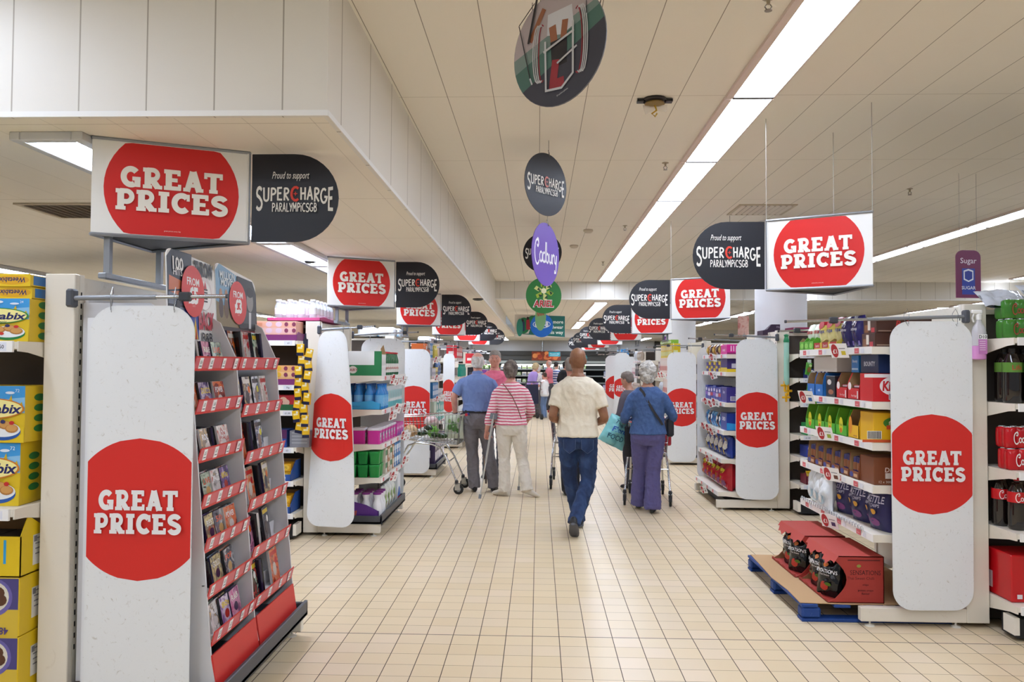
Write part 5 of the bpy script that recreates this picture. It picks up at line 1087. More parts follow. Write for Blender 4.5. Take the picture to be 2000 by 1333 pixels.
# water bottles on top
wat = bottle('water_bottle', .2, .036, M('#e8eef2', .1, 0, 0, .55), M('#f2f2f4', .4), M('#eef0f2', .35), (.3, .6), .34, shoulder=.7)
open_case('display_tray', .5, .8, .03, .03, '#c84a86', None).place((-2.29, 7.25, 1.99), 0, 'pink edged tray under the water bottles', 'display tray')
for i in range(4):
    for j in range(6): wat.place((-2.46+.11*i, 7.33+.12*j, 1.996), 0, 'clear water bottle, %s from the left, %s row, on the second left gondola' % (ORD[i], ORD[j]), 'bottle', 'water bottles')

# battery clip strip by the second left board
b = MB(); b.box(-.022, .022, -.001, .001, 0, .85, M('#1c1e3a', .4)); 
for i in range(5): b.tube([(-.01+.004*i, -.006, .85+.0*i), (.004, -.012, .9-.01*i)], .006, M('#20223a', .5), 5)
b.build('hanging_clip_strip', None, (-2.075, 6.92, .96), label='dark hanging clip strip full of yellow packs beside the left white post', cat='clip strip')
btp = carton('hanging_battery_pack', .062, .03, .105, '#e4b51c', lambda a: (a.rect(-.031, -.052, .062, .028, M('#1d2140', .3)), a.rect(-.02, .01, .04, .016, M('#f0e0a8', .3)), a.disc(.015, .035, .01, .01, M('#e8e6e0', .3), 8)), rough=.3)
k = 0
for i in range(8):
    for j in range(2):
        btp.place((-2.11+.07*j-.022*(i > 2)+.012*math.sin(i*2.1), 6.875+.008*(i % 2), 1.66-.098*i-.04*j), .15*math.sin(i+j), 'yellow battery pack, %s from the top, %s column of the clip strip' % (ORD[i], ['left', 'right'][j]), 'battery pack', 'battery packs', tilt=(0, .2*math.sin(i*3+j)))
# more hanging strips on the right
b = MB(); b.lathe([(.01, 0), (.028, .02), (.03, .1), (.028, .4), (.03, .46), (.014, .5)], M('#a8dccb', .25, 0, 0, .25), 12); b.lathe([(.03, .47), (.034, .48), (.02, .53), (.03, .55), (.01, .56)], M('#1f8a5a', .4), 10); b.build('hanging_tube_toy', None, (2.705, 8.66, 1.38), label='pale green tube toy with a green cap hanging on the right white post', cat='toy tube')
b = MB()
for i, (x, z, r) in enumerate(((0, 0, .3), (.02, .07, -.5), (-.015, .13, .6))): b.box(-.012+x, .012+x, -.02, .0, z-.05, z+.05, M('#e8b020', .35), .006); b.box(-.045+x, .045+x, -.02, 0, z-.012, z+.012, M('#e8b020', .35), .006)
b.build('hanging_toy', None, (2.7, 8.67, 1.25), label='yellow plastic toy hanging below the pale green tube', cat='toy')
b = MB(); b.box(-.02, .02, -.002, .0, 0, .8, M('#cfd8d0', .4)); b.build('hanging_clip_strip', None, (2.855, 8.38, .86), label='white clip strip of green packs right of the white post', cat='clip strip')
gnp = bag('hanging_nut_pack', .07, .03, .13, '#4f9a34', lambda a: (a.disc(.0, -.01, .022, .03, M('#8a6a3a', .3), 10), a.disc(.01, .035, .018, .014, M('#bfe08a', .3), 10)), seed=12, crump=.004)
for i in range(6): gnp.place((2.83+.05*(i % 2)+.012*i*.3, 8.335, 1.5-.118*i), .2*(-1)**i, 'small green pack, %s from the top of the white clip strip' % ORD[i], 'pack', 'small green packs', tilt=(0, .15*(-1)**i))
# spray bottle hung on the post
t = empty('spray_bottle', (2.69, 4.885, 1.64), 0, 'pink cleaning spray bottle hung on the nearest right post', 'spray bottle')
b = MB(); b.lathe([(.03, 0), (.042, .006), (.042, .085)], M('#d894cf', .25), 16, sy=.7); b.build('liquid', t)
b = MB(); b.lathe([(.042, .086), (.042, .17), (.036, .2), (.018, .225), (.014, .25)], M('#e2dfe6', .25, 0, 0, .3), 16, sy=.7); b.build('body', t)
b = MB(); b.lathe([(.017, .245), (.018, .275), (.01, .285)], WHITE, 12); b.box(-.045, .02, -.012, .012, .28, .305, WHITE, .006); b.tube([(-.03, 0, .28), (-.04, 0, .255), (-.03, 0, .23)], .006, WHITE, 6); b.build('trigger', t)
b = MB(); b.plate([(-.026, -.06), (.026, -.06), (.026, .06), (-.026, .06)], (.006, -.0305, .095), (1, 0, 0), (0, 0, 1), .001, M('#c97fc4', .4)); a = Art(b, (.006, -.0305, .095), (1, 0, 0), (0, 0, 1)); a.rect(-.026, .03, .052, .03, TAGW); a.text('D10', .0, .045, .02, INK, .02); [a.rect(-.02, .015-.013*i, .035, .004, M('#f0dcee', .4)) for i in range(5)]; b.build('label', t)
# ---------------------------------------------------------------- people
def fuse(mb, name, voxel, mat, smooth=3, disp=None, ang=180):
    me = mb.mesh(name); o = bpy.data.objects.new(name, me); COL.objects.link(o)
    r = o.modifiers.new('r', 'REMESH'); r.mode = 'VOXEL'; r.voxel_size = voxel; r.use_smooth_shade = True
    if smooth: s = o.modifiers.new('s', 'SMOOTH'); s.iterations = smooth; s.factor = .5
    dg = bpy.context.evaluated_depsgraph_get(); me2 = bpy.data.meshes.new_from_object(o.evaluated_get(dg))
    bpy.data.objects.remove(o); bpy.data.meshes.remove(me); me2.name = name
    if disp:
        ns = [v.normal.copy() for v in me2.vertices]
        for v, n in zip(me2.vertices, ns): v.co += n*disp(v.co, n)
    me2.materials.clear(); me2.materials.append(mat)
    me2.polygons.foreach_set('use_smooth', [True]*len(me2.polygons)); me2.update()
    return me2
def loft(mb, rings, n=16, m=WHITE):
    """rings: (centre, half width vector, half depth vector)"""
    rs = [[V(c)+V(a)*math.cos(2*PI*j/n)+V(b)*math.sin(2*PI*j/n) for j in range(n)] for c, a, b in rings]
    mb.rings(rs, m)
def limb(mb, pts, rad, n=12, m=WHITE):
    P = []; Rr = []
    for i in range(len(pts)-1):
        a, b = V(pts[i]), V(pts[i+1])
        for k in range(5): P.append(a.lerp(b, k/5)); Rr.append(rad[i]+(rad[i+1]-rad[i])*k/5)
    P.append(V(pts[-1])); Rr.append(rad[-1])
    Q = list(P)
    for i in range(1, len(P)-1): Q[i] = (P[i-1]+P[i]*2+P[i+1])/4
    mb.tube(Q, Rr, m, n)
def hand(mb, wrist, d, nrm, curl, k=1.0, side=1):
    d = V(d).normalized(); nrm = V(nrm); nrm = (nrm-d*nrm.dot(d)).normalized(); lat = d.cross(nrm).normalized()*side; w = V(wrist)
    loft(mb, [(w+d*t*k, lat*a*k, nrm*b*k) for t, a, b in ((-.02, .026, .02), (.015, .028, .019), (.05, .039, .016), (.085, .041, .014), (.098, .034, .01))], 12)
    for i, (o, L) in enumerate(((-.03, .066), (-.01, .078), (.011, .072), (.03, .056))):
        p = w+(d*.088+lat*o)*k; a = .15; pts = [p-d*.02*k, p]; dd = d+lat*o*1.2
        for s, f in enumerate((.45, .32, .23)):
            a += curl*(.75, 1.0, .7)[s]; p = p+(dd*math.cos(a)+nrm*math.sin(a))*L*f*1.1*k; pts.append(p)
        mb.tube(pts, [.0095*k, .0095*k, .0088*k, .008*k, .0065*k], WHITE, 8)
    p = w+(d*.025-lat*.026)*k; q = p+(d*.03-lat*.03+nrm*.012)*k; r = q+(d*.03-lat*.004+nrm*.018*(1+curl))*k; mb.tube([w+d*.015*k, p, q, r, r+(d*.012+nrm*.01)*k], [.012*k, .013*k, .011*k, .009*k, .007*k], WHITE, 8)
TORSO = [(.80, .12, .085, -.008), (.87, .16, .112, -.012), (.93, .172, .122, -.012), (1.03, .160, .110, -.004), (1.12, .153, .106, .0), (1.25, .172, .115, .0), (1.36, .18, .117, -.006), (1.42, .164, .098, -.012), (1.455, .122, .078, -.014), (1.485, .082, .064, -.012), (1.51, .06, .058, -.006)]
HEAD = [(0, .028, .028, .052), (.05, .045, .045, .042), (.16, .06, .07, .022), (.3, .068, .086, .008), (.45, .074, .094, .0), (.6, .077, .098, -.004), (.75, .074, .094, -.006), (.87, .06, .076, -.006), (.95, .04, .05, -.006), (1, .012, .015, -.006)]
def person(label, x, y, yaw, H, legs, arms, skin, top, bottom, shoes, hair, lean=.02, side=0.0, w=1.0, d=1.0, hip=1.0, head=(0, 0), voxel=.009, detail=True, crown=0, belly=0.0):
    k = H/1.75; t = empty('person', (x, y, 0), yaw, label, 'person'); t.scale = (k, k, k)
    def warp(p):
        q = max(0, (p.z-.95)/.8); return V((p.x+side*q, p.y+lean*q**1.25, p.z-.25*lean*lean*q))
    nk = warp(V((0, 0, 1.53)))
    hm = Matrix.Translation(nk) @ Matrix.Rotation(head[0], 4, 'Z') @ Matrix.Rotation(-head[1], 4, 'X')
    HT = .232
    tors = [(z, a*w*(hip if z < 1.0 else 1), b*d*(1+belly*(1 if .95 < z < 1.3 else 0)), c) for z, a, b, c in TORSO]
    def tring(z, inf=0.0):
        for i in range(len(tors)-1):
            if tors[i][0] <= z <= tors[i+1][0]:
                f = (z-tors[i][0])/(tors[i+1][0]-tors[i][0]); a, b = tors[i], tors[i+1]; return (V((0, a[3]+(b[3]-a[3])*f, z)), V((a[1]+(b[1]-a[1])*f+inf, 0, 0)), V((0, a[2]+(b[2]-a[2])*f+inf, 0)))
    # ---- body
    mb = MB(); loft(mb, [tring(z) for z in (.82, .87, .93, 1.03, 1.12, 1.25, 1.36, 1.42, 1.455, 1.485, 1.51)], 18)
    limb(mb, [(0, -.012, 1.44), (0, -.002, 1.52), (0, .012, 1.6)], [.066, .056, .056])
    mb.warp(warp)
    sh = [warp(V((s*.162*w, -.012, 1.405))) for s in (-1, 1)]
    A = []
    for i, (el, wr, hd, nr, cu) in enumerate(arms):
        s = (-1, 1)[i]; el, wr = V(el), V(wr); A.append((sh[i], el, wr))
        limb(mb, [sh[i]+V((-s*.03, 0, 0)), sh[i]+(el-sh[i])*.25, el, el+(wr-el)*.35, wr], [.05, .052*w**.5, .041*w**.5, .04*w**.5, .027])
        if detail: hand(mb, wr, hd, nr, cu, 1.0, -s)
        else: mb.ball(V(wr)+V(hd).normalized()*.07, .035, .035, .06, WHITE)
    for i, (kn, an, toe) in enumerate(legs):
        s = (-1, 1)[i]; hp = V((s*.088*w*hip, -.005, .9)); kn, an = V(kn), V(an)
        limb(mb, [hp+V((0, 0, .03)), hp+(kn-hp)*.45, kn, kn+(an-kn)*.3, an], [.088*w, .075*w, .054, .054, .036])
    hb = MB(); loft(hb, [(V((0, c, z*HT)), V((a, 0, 0)), V((0, b, 0))) for z, a, b, c in HEAD], 18)
    hb.ball((0, .1, .094), .013, .018, .02, WHITE, 8, 6); hb.ball((0, .092, .115), .009, .012, .022, WHITE, 8, 6); hb.ball((0, .086, .135), .045, .014, .01, WHITE, 8, 6); hb.ball((0, .083, .055), .024, .012, .006, WHITE, 8, 5); hb.ball((0, .083, .044), .022, .012, .006, WHITE, 8, 5); hb.ball((0, .075, .018), .02, .014, .014, WHITE, 8, 5)
    for s in (-1, 1):
        hb.ball((s*.077, -.004, .105), .009, .018, .03, WHITE, 8, 6); hb.ball((s*.045, .066, .085), .02, .018, .018, WHITE, 8, 6)
    hb.v = [hm @ p for p in hb.v]; o = len(mb.v); mb.v += hb.v; mb.f += [tuple(o+i for i in f) for f in hb.f]; mb.m += [0]*len(hb.f)
    bd = obj('body', fuse(mb, 'body', .006 if detail else voxel*1.2, skin, 3), t)
    # eyes
    for s in (-1, 1):
        b = MB(); b.ball((0, 0, 0), .0105, .0105, .0075, M('#d8d0c8', .3), 10, 8); b.ball((0, .0065, 0), .0055, .0055, .0055, M('#3a3a3c', .2), 8, 6); b.v = [hm @ (p+V((s*.031, .0765, .118))) for p in b.v]; b.build('eye', t)
        b = MB(); b.tube([hm @ V((s*.018, .094, .137)), hm @ V((s*.032, .093, .141)), hm @ V((s*.047, .08, .136))], .0035, M(hair[1], .8), 6); b.build('eyebrow', t)
    # ---- clothes
    def folds(sx, sz, amp, seed=0.0):
        if detail:
            def f(p, n):
                r = 1-abs(noise.noise(V((p.x*sx*1.1+p.z*5+seed, p.y*sx, p.z*sz*1.6-p.x*4+seed))))*2
                q = 1-abs(noise.noise(V((p.x*sx*2+seed*2, p.y*sx*2, p.z*sz*2.6+p.x*9))))*2
                return amp*(.75*r*r*r+.45*q*q*q-.25)+amp*.5*noise.noise(V((p.x*sx, p.y*sx+seed, p.z*sz)))
            return f
        return lambda p, n: amp*(noise.noise(V((p.x*sx+seed, p.y*sx, p.z*sz+p.x*2)))+.5*noise.noise(V((p.x*sx*2.3, p.y*sx*2+seed, p.z*sz*1.7))))
    tm, hem, slv, loose = top[:4]
    mb = MB(); zs = [z for z in (.80, .84, .88, .93, 1.0, 1.06, 1.12, 1.18, 1.25, 1.31, 1.36, 1.42, 1.455, 1.485) if z >= hem-.001]; zs = sorted(set([max(hem, .8)]+zs))
    loft(mb, [tring(z, max(loose, .02)*(1.0 if z < 1.2 else .8)+(.006 if z < 1.45 else .003)) for z in zs], 22)
    if len(top) > 4: limb(mb, [(0, -.012, 1.46), (0, -.006, 1.5), (0, -.002, top[4])], [.08, .075, .07])
    mb.warp(warp)
    for i, (a, el, wr) in enumerate(A):
        s = (-1, 1)[i]
        f = slv
        if f <= 1: P = [a+V((-s*.05, 0, -.01)), a+(el-a)*.2, a+(el-a)*f]; Rr = [.066, .066*w**.5+loose*.4, .054*w**.5+loose*.8]
        else: P = [a+V((-s*.05, 0, -.01)), a+(el-a)*.2, el, el+(wr-el)*(f-1)]; Rr = [.056, .056*w**.5+loose*.4, .047*w**.5+loose*.5, .036+loose*.5]
        limb(mb, P, Rr, 14)
    obj('shirt', fuse(mb, 'shirt', voxel, tm, 3, folds(6, 3.0, .0095, x)), t)
    bm_, kind, flare = bottom
    mb = MB(); wz = 1.04
    loft(mb, [tring(z, q) for z, q in ((.80, .024), (.84, .022), (.88, .02), (.93, .014), (1.0, .006), (wz, .003))], 20)
    if kind == 'skirt':
        loft(mb, [(V((0, -.01, z)), V((a, 0, 0)), V((0, b, 0))) for z, a, b in ((.42, .23, .2), (.6, .21, .18), (.8, .19, .15), (.93, .185, .14))], 22)
    else:
        for i, (kn, an, toe) in enumerate(legs):
            s = (-1, 1)[i]; hp = V((s*.086*w*hip, -.008, .9)); kn, an = V(kn), V(an); low = kn+(an-kn)*(1.0 if kind != 'short' else .1)+V((0, 0, -.035 if kind != 'short' else 0))
            limb(mb, [hp+V((0, 0, .05)), hp+(kn-hp)*.35, kn, kn+(low-kn)*.5, low], [.1*w*hip, .094*w*hip, .068+flare*.35, .064+flare*.6, .056+flare], 14)
    obj('trousers' if kind != 'skirt' else 'skirt', fuse(mb, 'trousers', voxel, bm_, 2, folds(6, 5, .009, y)), t)
    for i, (kn, an, toe) in enumerate(legs):
        an = V(an); td = V(toe).normalized(); up = V((0, 0, 1)); lt = td.cross(up).normalized(); up = lt.cross(td); b = MB()
        h = an+V((0, 0, -.03)) ; base = an-up*.075
        loft(b, [(base+td*q+up*(hh*.5), lt*a, up*(hh*.5+.004)) for q, a, hh in ((-.075, .02, .05), (-.06, .034, .085), (-.01, .037, .1), (.05, .041, .082), (.11, .046, .058), (.165, .04, .042), (.19, .02, .028))], 14)
        obj('shoe', fuse(b, 'shoe', .007, shoes, 2), t)
        if len(hair) > 3:
            b = MB(); loft(b, [(base+td*q+up*.002, lt*a, up*.012) for q, a in ((-.078, .02), (-.06, .036), (.0, .04), (.1, .048), (.17, .04), (.194, .02))], 12, M('#55565c', .6)); b.build('sole', t, ) and None
    # ---- hair
    kind, hc = hair[0], hair[1]
    hmz = hair[2] if len(hair) > 2 and hair[2] else M(hc, .75)
    if kind != 'bald':
        mb = MB()
        if kind == 'band': rs = [(.16, .05, .05, -.036), (.26, .066, .072, -.026), (.4, .078, .088, -.016), (.55, .0815, .093, -.0135), (.68, .081, .09, -.0145), (.78, .07, .078, -.02)]
        elif kind == 'short': rs = [(.24, .055, .055, -.036), (.34, .072, .078, -.03), (.5, .081, .094, -.018), (.65, .084, .1, -.013), (.8, .08, .097, -.01), (.93, .064, .08, -.008), (1.02, .035, .045, -.006), (1.045, .012, .015, -.006)]
        elif kind == 'bob': rs = [(.06, .05, .04, -.05), (.16, .07, .066, -.04), (.3, .084, .088, -.03), (.48, .094, .104, -.02), (.66, .096, .112, -.014), (.84, .086, .104, -.01), (.98, .06, .076, -.008), (1.07, .03, .035, -.006), (1.09, .01, .01, -.006)]
        else: rs = [(.04, .05, .045, -.045), (.14, .078, .072, -.04), (.3, .096, .098, -.028), (.5, .106, .114, -.018), (.7, .106, .118, -.012), (.88, .09, .106, -.008), (1.03, .062, .075, -.006), (1.12, .025, .03, -.006)]
        loft(mb, [(V((0, c, z*HT)), V((a, 0, 0)), V((0, b, 0))) for z, a, b, c in rs], 20); mb.v = [hm @ p for p in mb.v]
        am, fq = {'band': (.006, 30), 'short': (.006, 30), 'bob': (.012, 22), 'curly': (.02, 17)}[kind]
        obj('hair', fuse(mb, 'hair', .006 if detail else .012, hmz, 1, lambda p, n: am*(noise.noise(p*fq)+.6*noise.noise(p*fq*2.6))), t)
    return t, warp
def streaky(name, a, b, c, sc=(60, 60, 14)):
    t = NT(name); o, pos = t.xyz(False); mp = t.n('ShaderNodeMapping'); mp.inputs['Scale'].default_value = sc; t.l(pos, mp.inputs[0])
    n = t.n('ShaderNodeTexNoise', Scale=1.0, Detail=5.0, Distortion=.6); t.l(mp.outputs[0], n.inputs['Vector'])
    t.l(t.ramp(n.outputs['Fac'], [(.3, a), (.5, b), (.7, c)]), t.b.inputs['Base Color']); t.b.inputs['Roughness'].default_value = .8
    n2 = t.n('ShaderNodeTexNoise', Scale=26.0, Detail=6.0, Roughness=.65, Distortion=.8); t.l(pos, n2.inputs['Vector']); bp = t.n('ShaderNodeBump', Strength=.35, Distance=.012); t.l(n2.outputs['Fac'], bp.inputs['Height']); t.l(bp.outputs[0], t.b.inputs['Normal'])
    return t.m
def stripes(name, a, b, per, duty, off=0.0):
    t = NT(name); o, pos = t.xyz(False); n = t.n('ShaderNodeTexNoise', Scale=5.0); t.l(pos, n.inputs['Vector'])
    z = t.math('ADD', o[2], t.math('MULTIPLY', n.outputs['Fac'], .03)); f = t.math('FRACT', t.math('DIVIDE', t.math('ADD', z, 3+off), per))
    t.l(t.mix(t.math('GREATER_THAN', f, duty), lin(a), lin(b)), t.b.inputs['Base Color']); t.b.inputs['Roughness'].default_value = .85
    return t.m
def cloth(name, a, b, sc=9.0): return streaky(name, a, b, b, (sc, sc, sc))
SK_TAN, SK_PALE, SK_PINK = streaky('tanned_skin', '#7e5238', '#8c5e42', '#966a4c', (9, 9, 9)), streaky('pale_skin', '#c08a70', '#cf9a82', '#d8a890', (9, 9, 9)), streaky('pink_skin', '#c0806a', '#cf907c', '#d8a08c', (9, 9, 9))
for m in (SK_TAN, SK_PALE, SK_PINK): m.node_tree.nodes['Principled BSDF'].inputs['Roughness'].default_value = .5
DENIM = streaky('washed_denim', '#172848', '#20365e', '#304a76', (10, 10, 5)); BLUET = streaky('marled_blue_knit', '#38527f', '#3e5a8a', '#486595', (22, 22, 22))
SHOE = M('#17171b', .5)
# 1 man in cream T-shirt
p1, wp = person('man in cream T-shirt and blue jeans walking away down the aisle', .375, 7.5, 0, 1.745,
    [((-.07, .12, .5), (.035, .27, .1), (0, 1, .0)), ((.1, -.03, .5), (-.045, -.26, .17), (.12, 1, -.75))],
    [((-.245, -.05, 1.1), (-.15, .17, 1.04), (.3, 1, 0), (0, 0, 1), .5), ((.255, -.05, 1.09), (.17, .17, 1.02), (-.3, 1, 0), (0, 0, 1), .5)],
    SK_TAN, (cloth('cream_jersey', '#dccfb6', '#e6dcc6'), .915, .68, .015), (DENIM, 'jeans', .008), SHOE, ('bald', '#3a2a20', None, 1), lean=.03, w=1.03, d=1.05)
for s in (-1, 1):
    b = MB(); b.plate([(-.06, .065), (.06, .065), (.058, -.03), (0, -.075), (-.058, -.03)], (s*.083, -.168, .84), (1, 0, 0), (0, -.02, 1), .004, DENIM)
    for p, q in (((-.056, .06), (-.054, -.028)), ((-.054, -.028), (0, -.07)), ((0, -.07), (.054, -.028)), ((.054, -.028), (.056, .06))): b.tube([(s*.083+p[0], -.169, .84+p[1]), (s*.083+q[0], -.169, .84+q[1])], .0011, M('#5f6f90', .8), 4)
    b.build('back_pocket', p1)
# 2 woman in blue top
p2, wp = person('woman with grey curly hair, blue top and purple trousers pushing a trolley', 1.185, 8.55, -.06, 1.6,
    [((-.085, .12, .5), (-.085, .22, .1), (0, 1, -.2)), ((.06, .02, .5), (.055, .0, .085), (.1, 1, -.1))],
    [((-.27, .0, 1.12), (-.27, .25, 1.045), (.15, 1, -.1), (0, 0, -1), .9), ((.3, .02, 1.13), (.235, .25, 1.05), (-.1, 1, -.1), (0, 0, -1), .9)],
    SK_PALE, (BLUET, .93, 1.55, .022), (cloth('purple_corduroy', '#575180', '#5c5788', 30), 'trousers', .05), SHOE, ('curly', '#b9b5ae', streaky('grey_curls', '#8d8883', '#b9b4ac', '#d8d4cc', (16, 16, 26))), lean=.06, w=1.03, d=1.1, hip=1.08)
b = MB(); P = [(-.1, -.1, 1.47), (-.06, -.135, 1.42), (.0, -.148, 1.3), (.07, -.152, 1.18), (.14, -.13, 1.08), (.175, -.04, 1.02)]
for i in range(len(P)-1):
    a, c = V(P[i])+V((0, .03, 0)), V(P[i+1])+V((0, .03, 0)); n = V((.55, 0, .75))*.017; b.add([a-n, c-n, c+n, a+n, a-n+V((0, -.008, 0)), c-n+V((0, -.008, 0)), c+n+V((0, -.008, 0)), a+n+V((0, -.008, 0))], [(4, 5, 6, 7), (0, 3, 2, 1), (0, 1, 5, 4), (2, 3, 7, 6)], M('#26272d', .7))
b.warp(lambda p: V((p.x, p.y-.032+.06*max(0, (p.z-.95)/.8)**1.25, p.z))); b.build('shoulder_strap', p2)
b = MB(); b.box(-.0, .08, -.12, .12, .85, 1.05, M('#22232a', .7), .02); b.warp(lambda p: V((p.x+.2, p.y+.12, p.z))); b.build('shoulder_bag', None, (1.185, 8.55, -.03), -.06, label='dark shoulder bag on the right hip of the woman in blue', cat='handbag')
# 3 man in blue polo
p3, wp = person('balding white haired man in blue polo and grey trousers, seen from behind', -.765, 9.85, .04, 1.725,
    [((-.06, .0, .5), (-.03, -.02, .085), (-.15, 1, 0)), ((.15, .02, .5), (.22, .0, .085), (.25, 1, 0))],
    [((-.3, .0, 1.2), (-.285, .06, .97), (-.2, .3, -1), (1, .3, 0), .9), ((.25, .05, 1.12), (.24, .18, .92), (0, .3, -1), (-1, 0, 0), .5)],
    SK_PINK, (cloth('blue_polo', '#6b80b4', '#7288bb'), 1.02, .82, .018, 1.525), (cloth('grey_flannel', '#6d6a6e', '#78757a', 20), 'trousers', .02), SHOE, ('band', '#c9c3bd', streaky('white_cropped_hair', '#a8a09a', '#c9c4be', '#e0dcd8', (30, 30, 12))), lean=.02, w=1.02, d=1.12, belly=.08)
b = MB(); N = 28; rs = []
for z in (1.0, 1.035): rs.append([V((.184*math.cos(2*PI*j/N)*1.04, -.004+.135*math.sin(2*PI*j/N)*1.13, z)) for j in range(N)])
b.rings(rs, M('#1c1a1c', .5)); b.build('belt', p3)
b = MB(); b.lathe([(.024, -.012), (.03, -.008), (.03, .008), (.024, .012)], M('#2a2a2e', .4), 12); b.v = [Matrix.Translation((-.286, .055, .99)) @ p for p in b.v]; b.build('wristwatch', p3)
# 4 woman in striped top
p4, wp = person('woman in red and white striped top and cream trousers with a crutch', -.325, 9.5, -.12, 1.62,
    [((-.1, .06, .5), (-.09, .02, .085), (-.9, .45, 0)), ((.13, .06, .5), (.22, -.02, .12), (.95, .3, -.35))],
    [((-.27, -.06, 1.06), (-.325, -.02, .85), (-.1, .2, -1), (.4, -.3, 0), 1.0), ((.25, .08, 1.12), (.16, .28, .95), (-.2, .5, -.6), (-1, 0, 0), .9)],
    SK_PINK, (stripes('red_white_stripes', '#d76e84', '#f2e8e4', .038, .56), .93, 1.62, .022), (cloth('cream_cotton', '#dcd3c4', '#e6ded0'), 'trousers', .022), M('#d8cfc0', .6), ('bob', '#6d5f56', streaky('brown_grey_hair', '#4c423c', '#6d6058', '#857a70', (26, 26, 9))), lean=.05, side=-.02, w=1.02, d=1.08, hip=1.08)
b = MB(); b.tube([(-.08, -.09, 1.47), (-.03, -.12, 1.42), (.06, -.145, 1.3), (.13, -.135, 1.15), (.17, -.09, 1.02)], .006, M('#7a4a3a', .6), 6); b.warp(lambda p: V((p.x-.02, p.y-.034+.05*max(0, (p.z-.95)/.8)**1.25, p.z))); b.build('bag_strap', p4)
b = MB(); b.tube([(-.345, -.03, .875), (-.31, -.045, .88), (-.295, -.01, .878), (-.325, .02, .872), (-.36, .0, .87)], .006, M('#2c2226', .5), 6, True, True); b.build('bracelet', p4)
# 5 man in pink shirt facing the camera
person('grey haired man in pink shirt facing the camera behind the couple', -.61, 11.0, PI-.12, 1.77,
    [((-.1, .02, .5), (-.1, .0, .085), (-.1, 1, 0)), ((.1, .02, .5), (.1, .0, .085), (.1, 1, 0))], [((-.27, .02, 1.13), (-.22, .2, .98), (.2, .8, -.3), (0, 0, -1), .6), ((.27, .02, 1.13), (.22, .2, .98), (-.2, .8, -.3), (0, 0, -1), .6)],
    SK_PINK, (cloth('pink_polo', '#d8637c', '#e0708a'), 1.0, .85, .02, 1.5), (M('#54565e', .8), 'trousers', .01), SHOE, ('short', '#8f8880'), lean=.02, w=1.02, head=(.1, -.05))
# 6 hidden walker ahead of the cream T-shirt
person('grey haired person in black top, mostly hidden by the man in cream', .40, 9.62, 0, 1.67,
    [((-.07, .08, .5), (-.06, .02, .085), (0, 1, 0)), ((.07, .12, .5), (.06, .2, .085), (0, 1, 0))], [((-.25, .03, 1.12), (-.22, .3, 1.03), (.1, 1, 0), (0, 0, -1), .9), ((.25, .03, 1.12), (.22, .3, 1.03), (-.1, 1, 0), (0, 0, -1), .9)],
    SK_PINK, (M('#1f1f24', .8), .95, 1.9, .015), (M('#23232b', .8), 'trousers', .0), SHOE, ('short', '#8a8078'), lean=.05, w=.9, voxel=.014, detail=False)
# 7 short person behind the woman in blue
person('short grey haired person stooping behind the woman in blue', 1.23, 10.15, .7, 1.5,
    [((-.07, .08, .5), (-.06, .02, .085), (0, 1, 0)), ((.07, .08, .5), (.06, .02, .085), (0, 1, 0))], [((-.22, .1, 1.1), (-.2, .3, 1.0), (.1, 1, -.3), (0, 0, -1), .5), ((.22, .1, 1.1), (.2, .3, 1.0), (-.1, 1, -.3), (0, 0, -1), .5)],
    SK_PALE, (M('#5a5560', .8), .95, 1.9, .015), (M('#3a3a42', .8), 'trousers', .0), SHOE, ('short', '#7a7068'), lean=.16, w=.88, head=(.3, .25), voxel=.014, detail=False)
# far group
far = dict(voxel=.018, detail=False)
LG = [((-.08, .04, .5), (-.08, .0, .085), (0, 1, 0)), ((.08, .04, .5), (.08, .1, .085), (0, 1, 0))]
AR = [((-.24, .05, 1.13), (-.2, .25, 1.0), (.1, 1, -.2), (0, 0, -1), .5), ((.24, .05, 1.13), (.2, .25, 1.0), (-.1, 1, -.2), (0, 0, -1), .5)]
person('woman in lilac cardigan and patterned skirt leaning forward, far down the aisle', -.23, 23.6, -1.2, 1.62, LG, AR, SK_PALE, (M('#a58ac8', .8), .85, 1.7, .03), (streaky('patterned_skirt', '#4a4470', '#6f6494', '#8d86ac', (40, 40, 40)), 'skirt', 0), M('#5a4a40', .6), ('bob', '#c8b48a'), lean=.2, head=(0, .3), **far)
person('white haired person in a white dotted top beside the lilac cardigan', -.06, 24.3, -1.0, 1.55, LG, AR, SK_PALE, (streaky('dotted_cotton', '#9a8a8c', '#e6e0dc', '#efeae6', (30, 30, 30)), .9, 1.2, .03), (M('#6a6468', .8), 'trousers', .01), M('#3a3432', .6), ('curly', '#e2deda'), lean=.1, **far)
person('boy in white T-shirt and jeans reaching towards the pushchair', .18, 23.2, .9, 1.34, [((-.07, .06, .5), (-.07, .0, .085), (0, 1, 0)), ((.07, .06, .5), (.09, .02, .085), (0, 1, 0))], [((-.25, .16, 1.2), (-.2, .42, 1.28), (.1, 1, .2), (0, 0, -1), .3), ((.22, .02, 1.1), (.2, .08, .86), (0, .2, -1), (-1, 0, 0), .5)],
    SK_PINK, (streaky('printed_white_tee', '#b0705a', '#e8e6e4', '#eeecea', (5, 5, 5)), .84, .6, .03), (M('#6f86ac', .8), 'trousers', .01), M('#8a8e98', .6), ('short', '#4a342a'), w=.88, **far)
person('man in salmon pink shirt standing near the fridges', .37, 27.2, 1.4, 1.72, LG, AR, SK_PINK, (M('#d0707c', .8), .95, .9, .02), (M('#4a4a52', .8), 'trousers', .01), SHOE, ('band', '#b8a8a0'), **far)
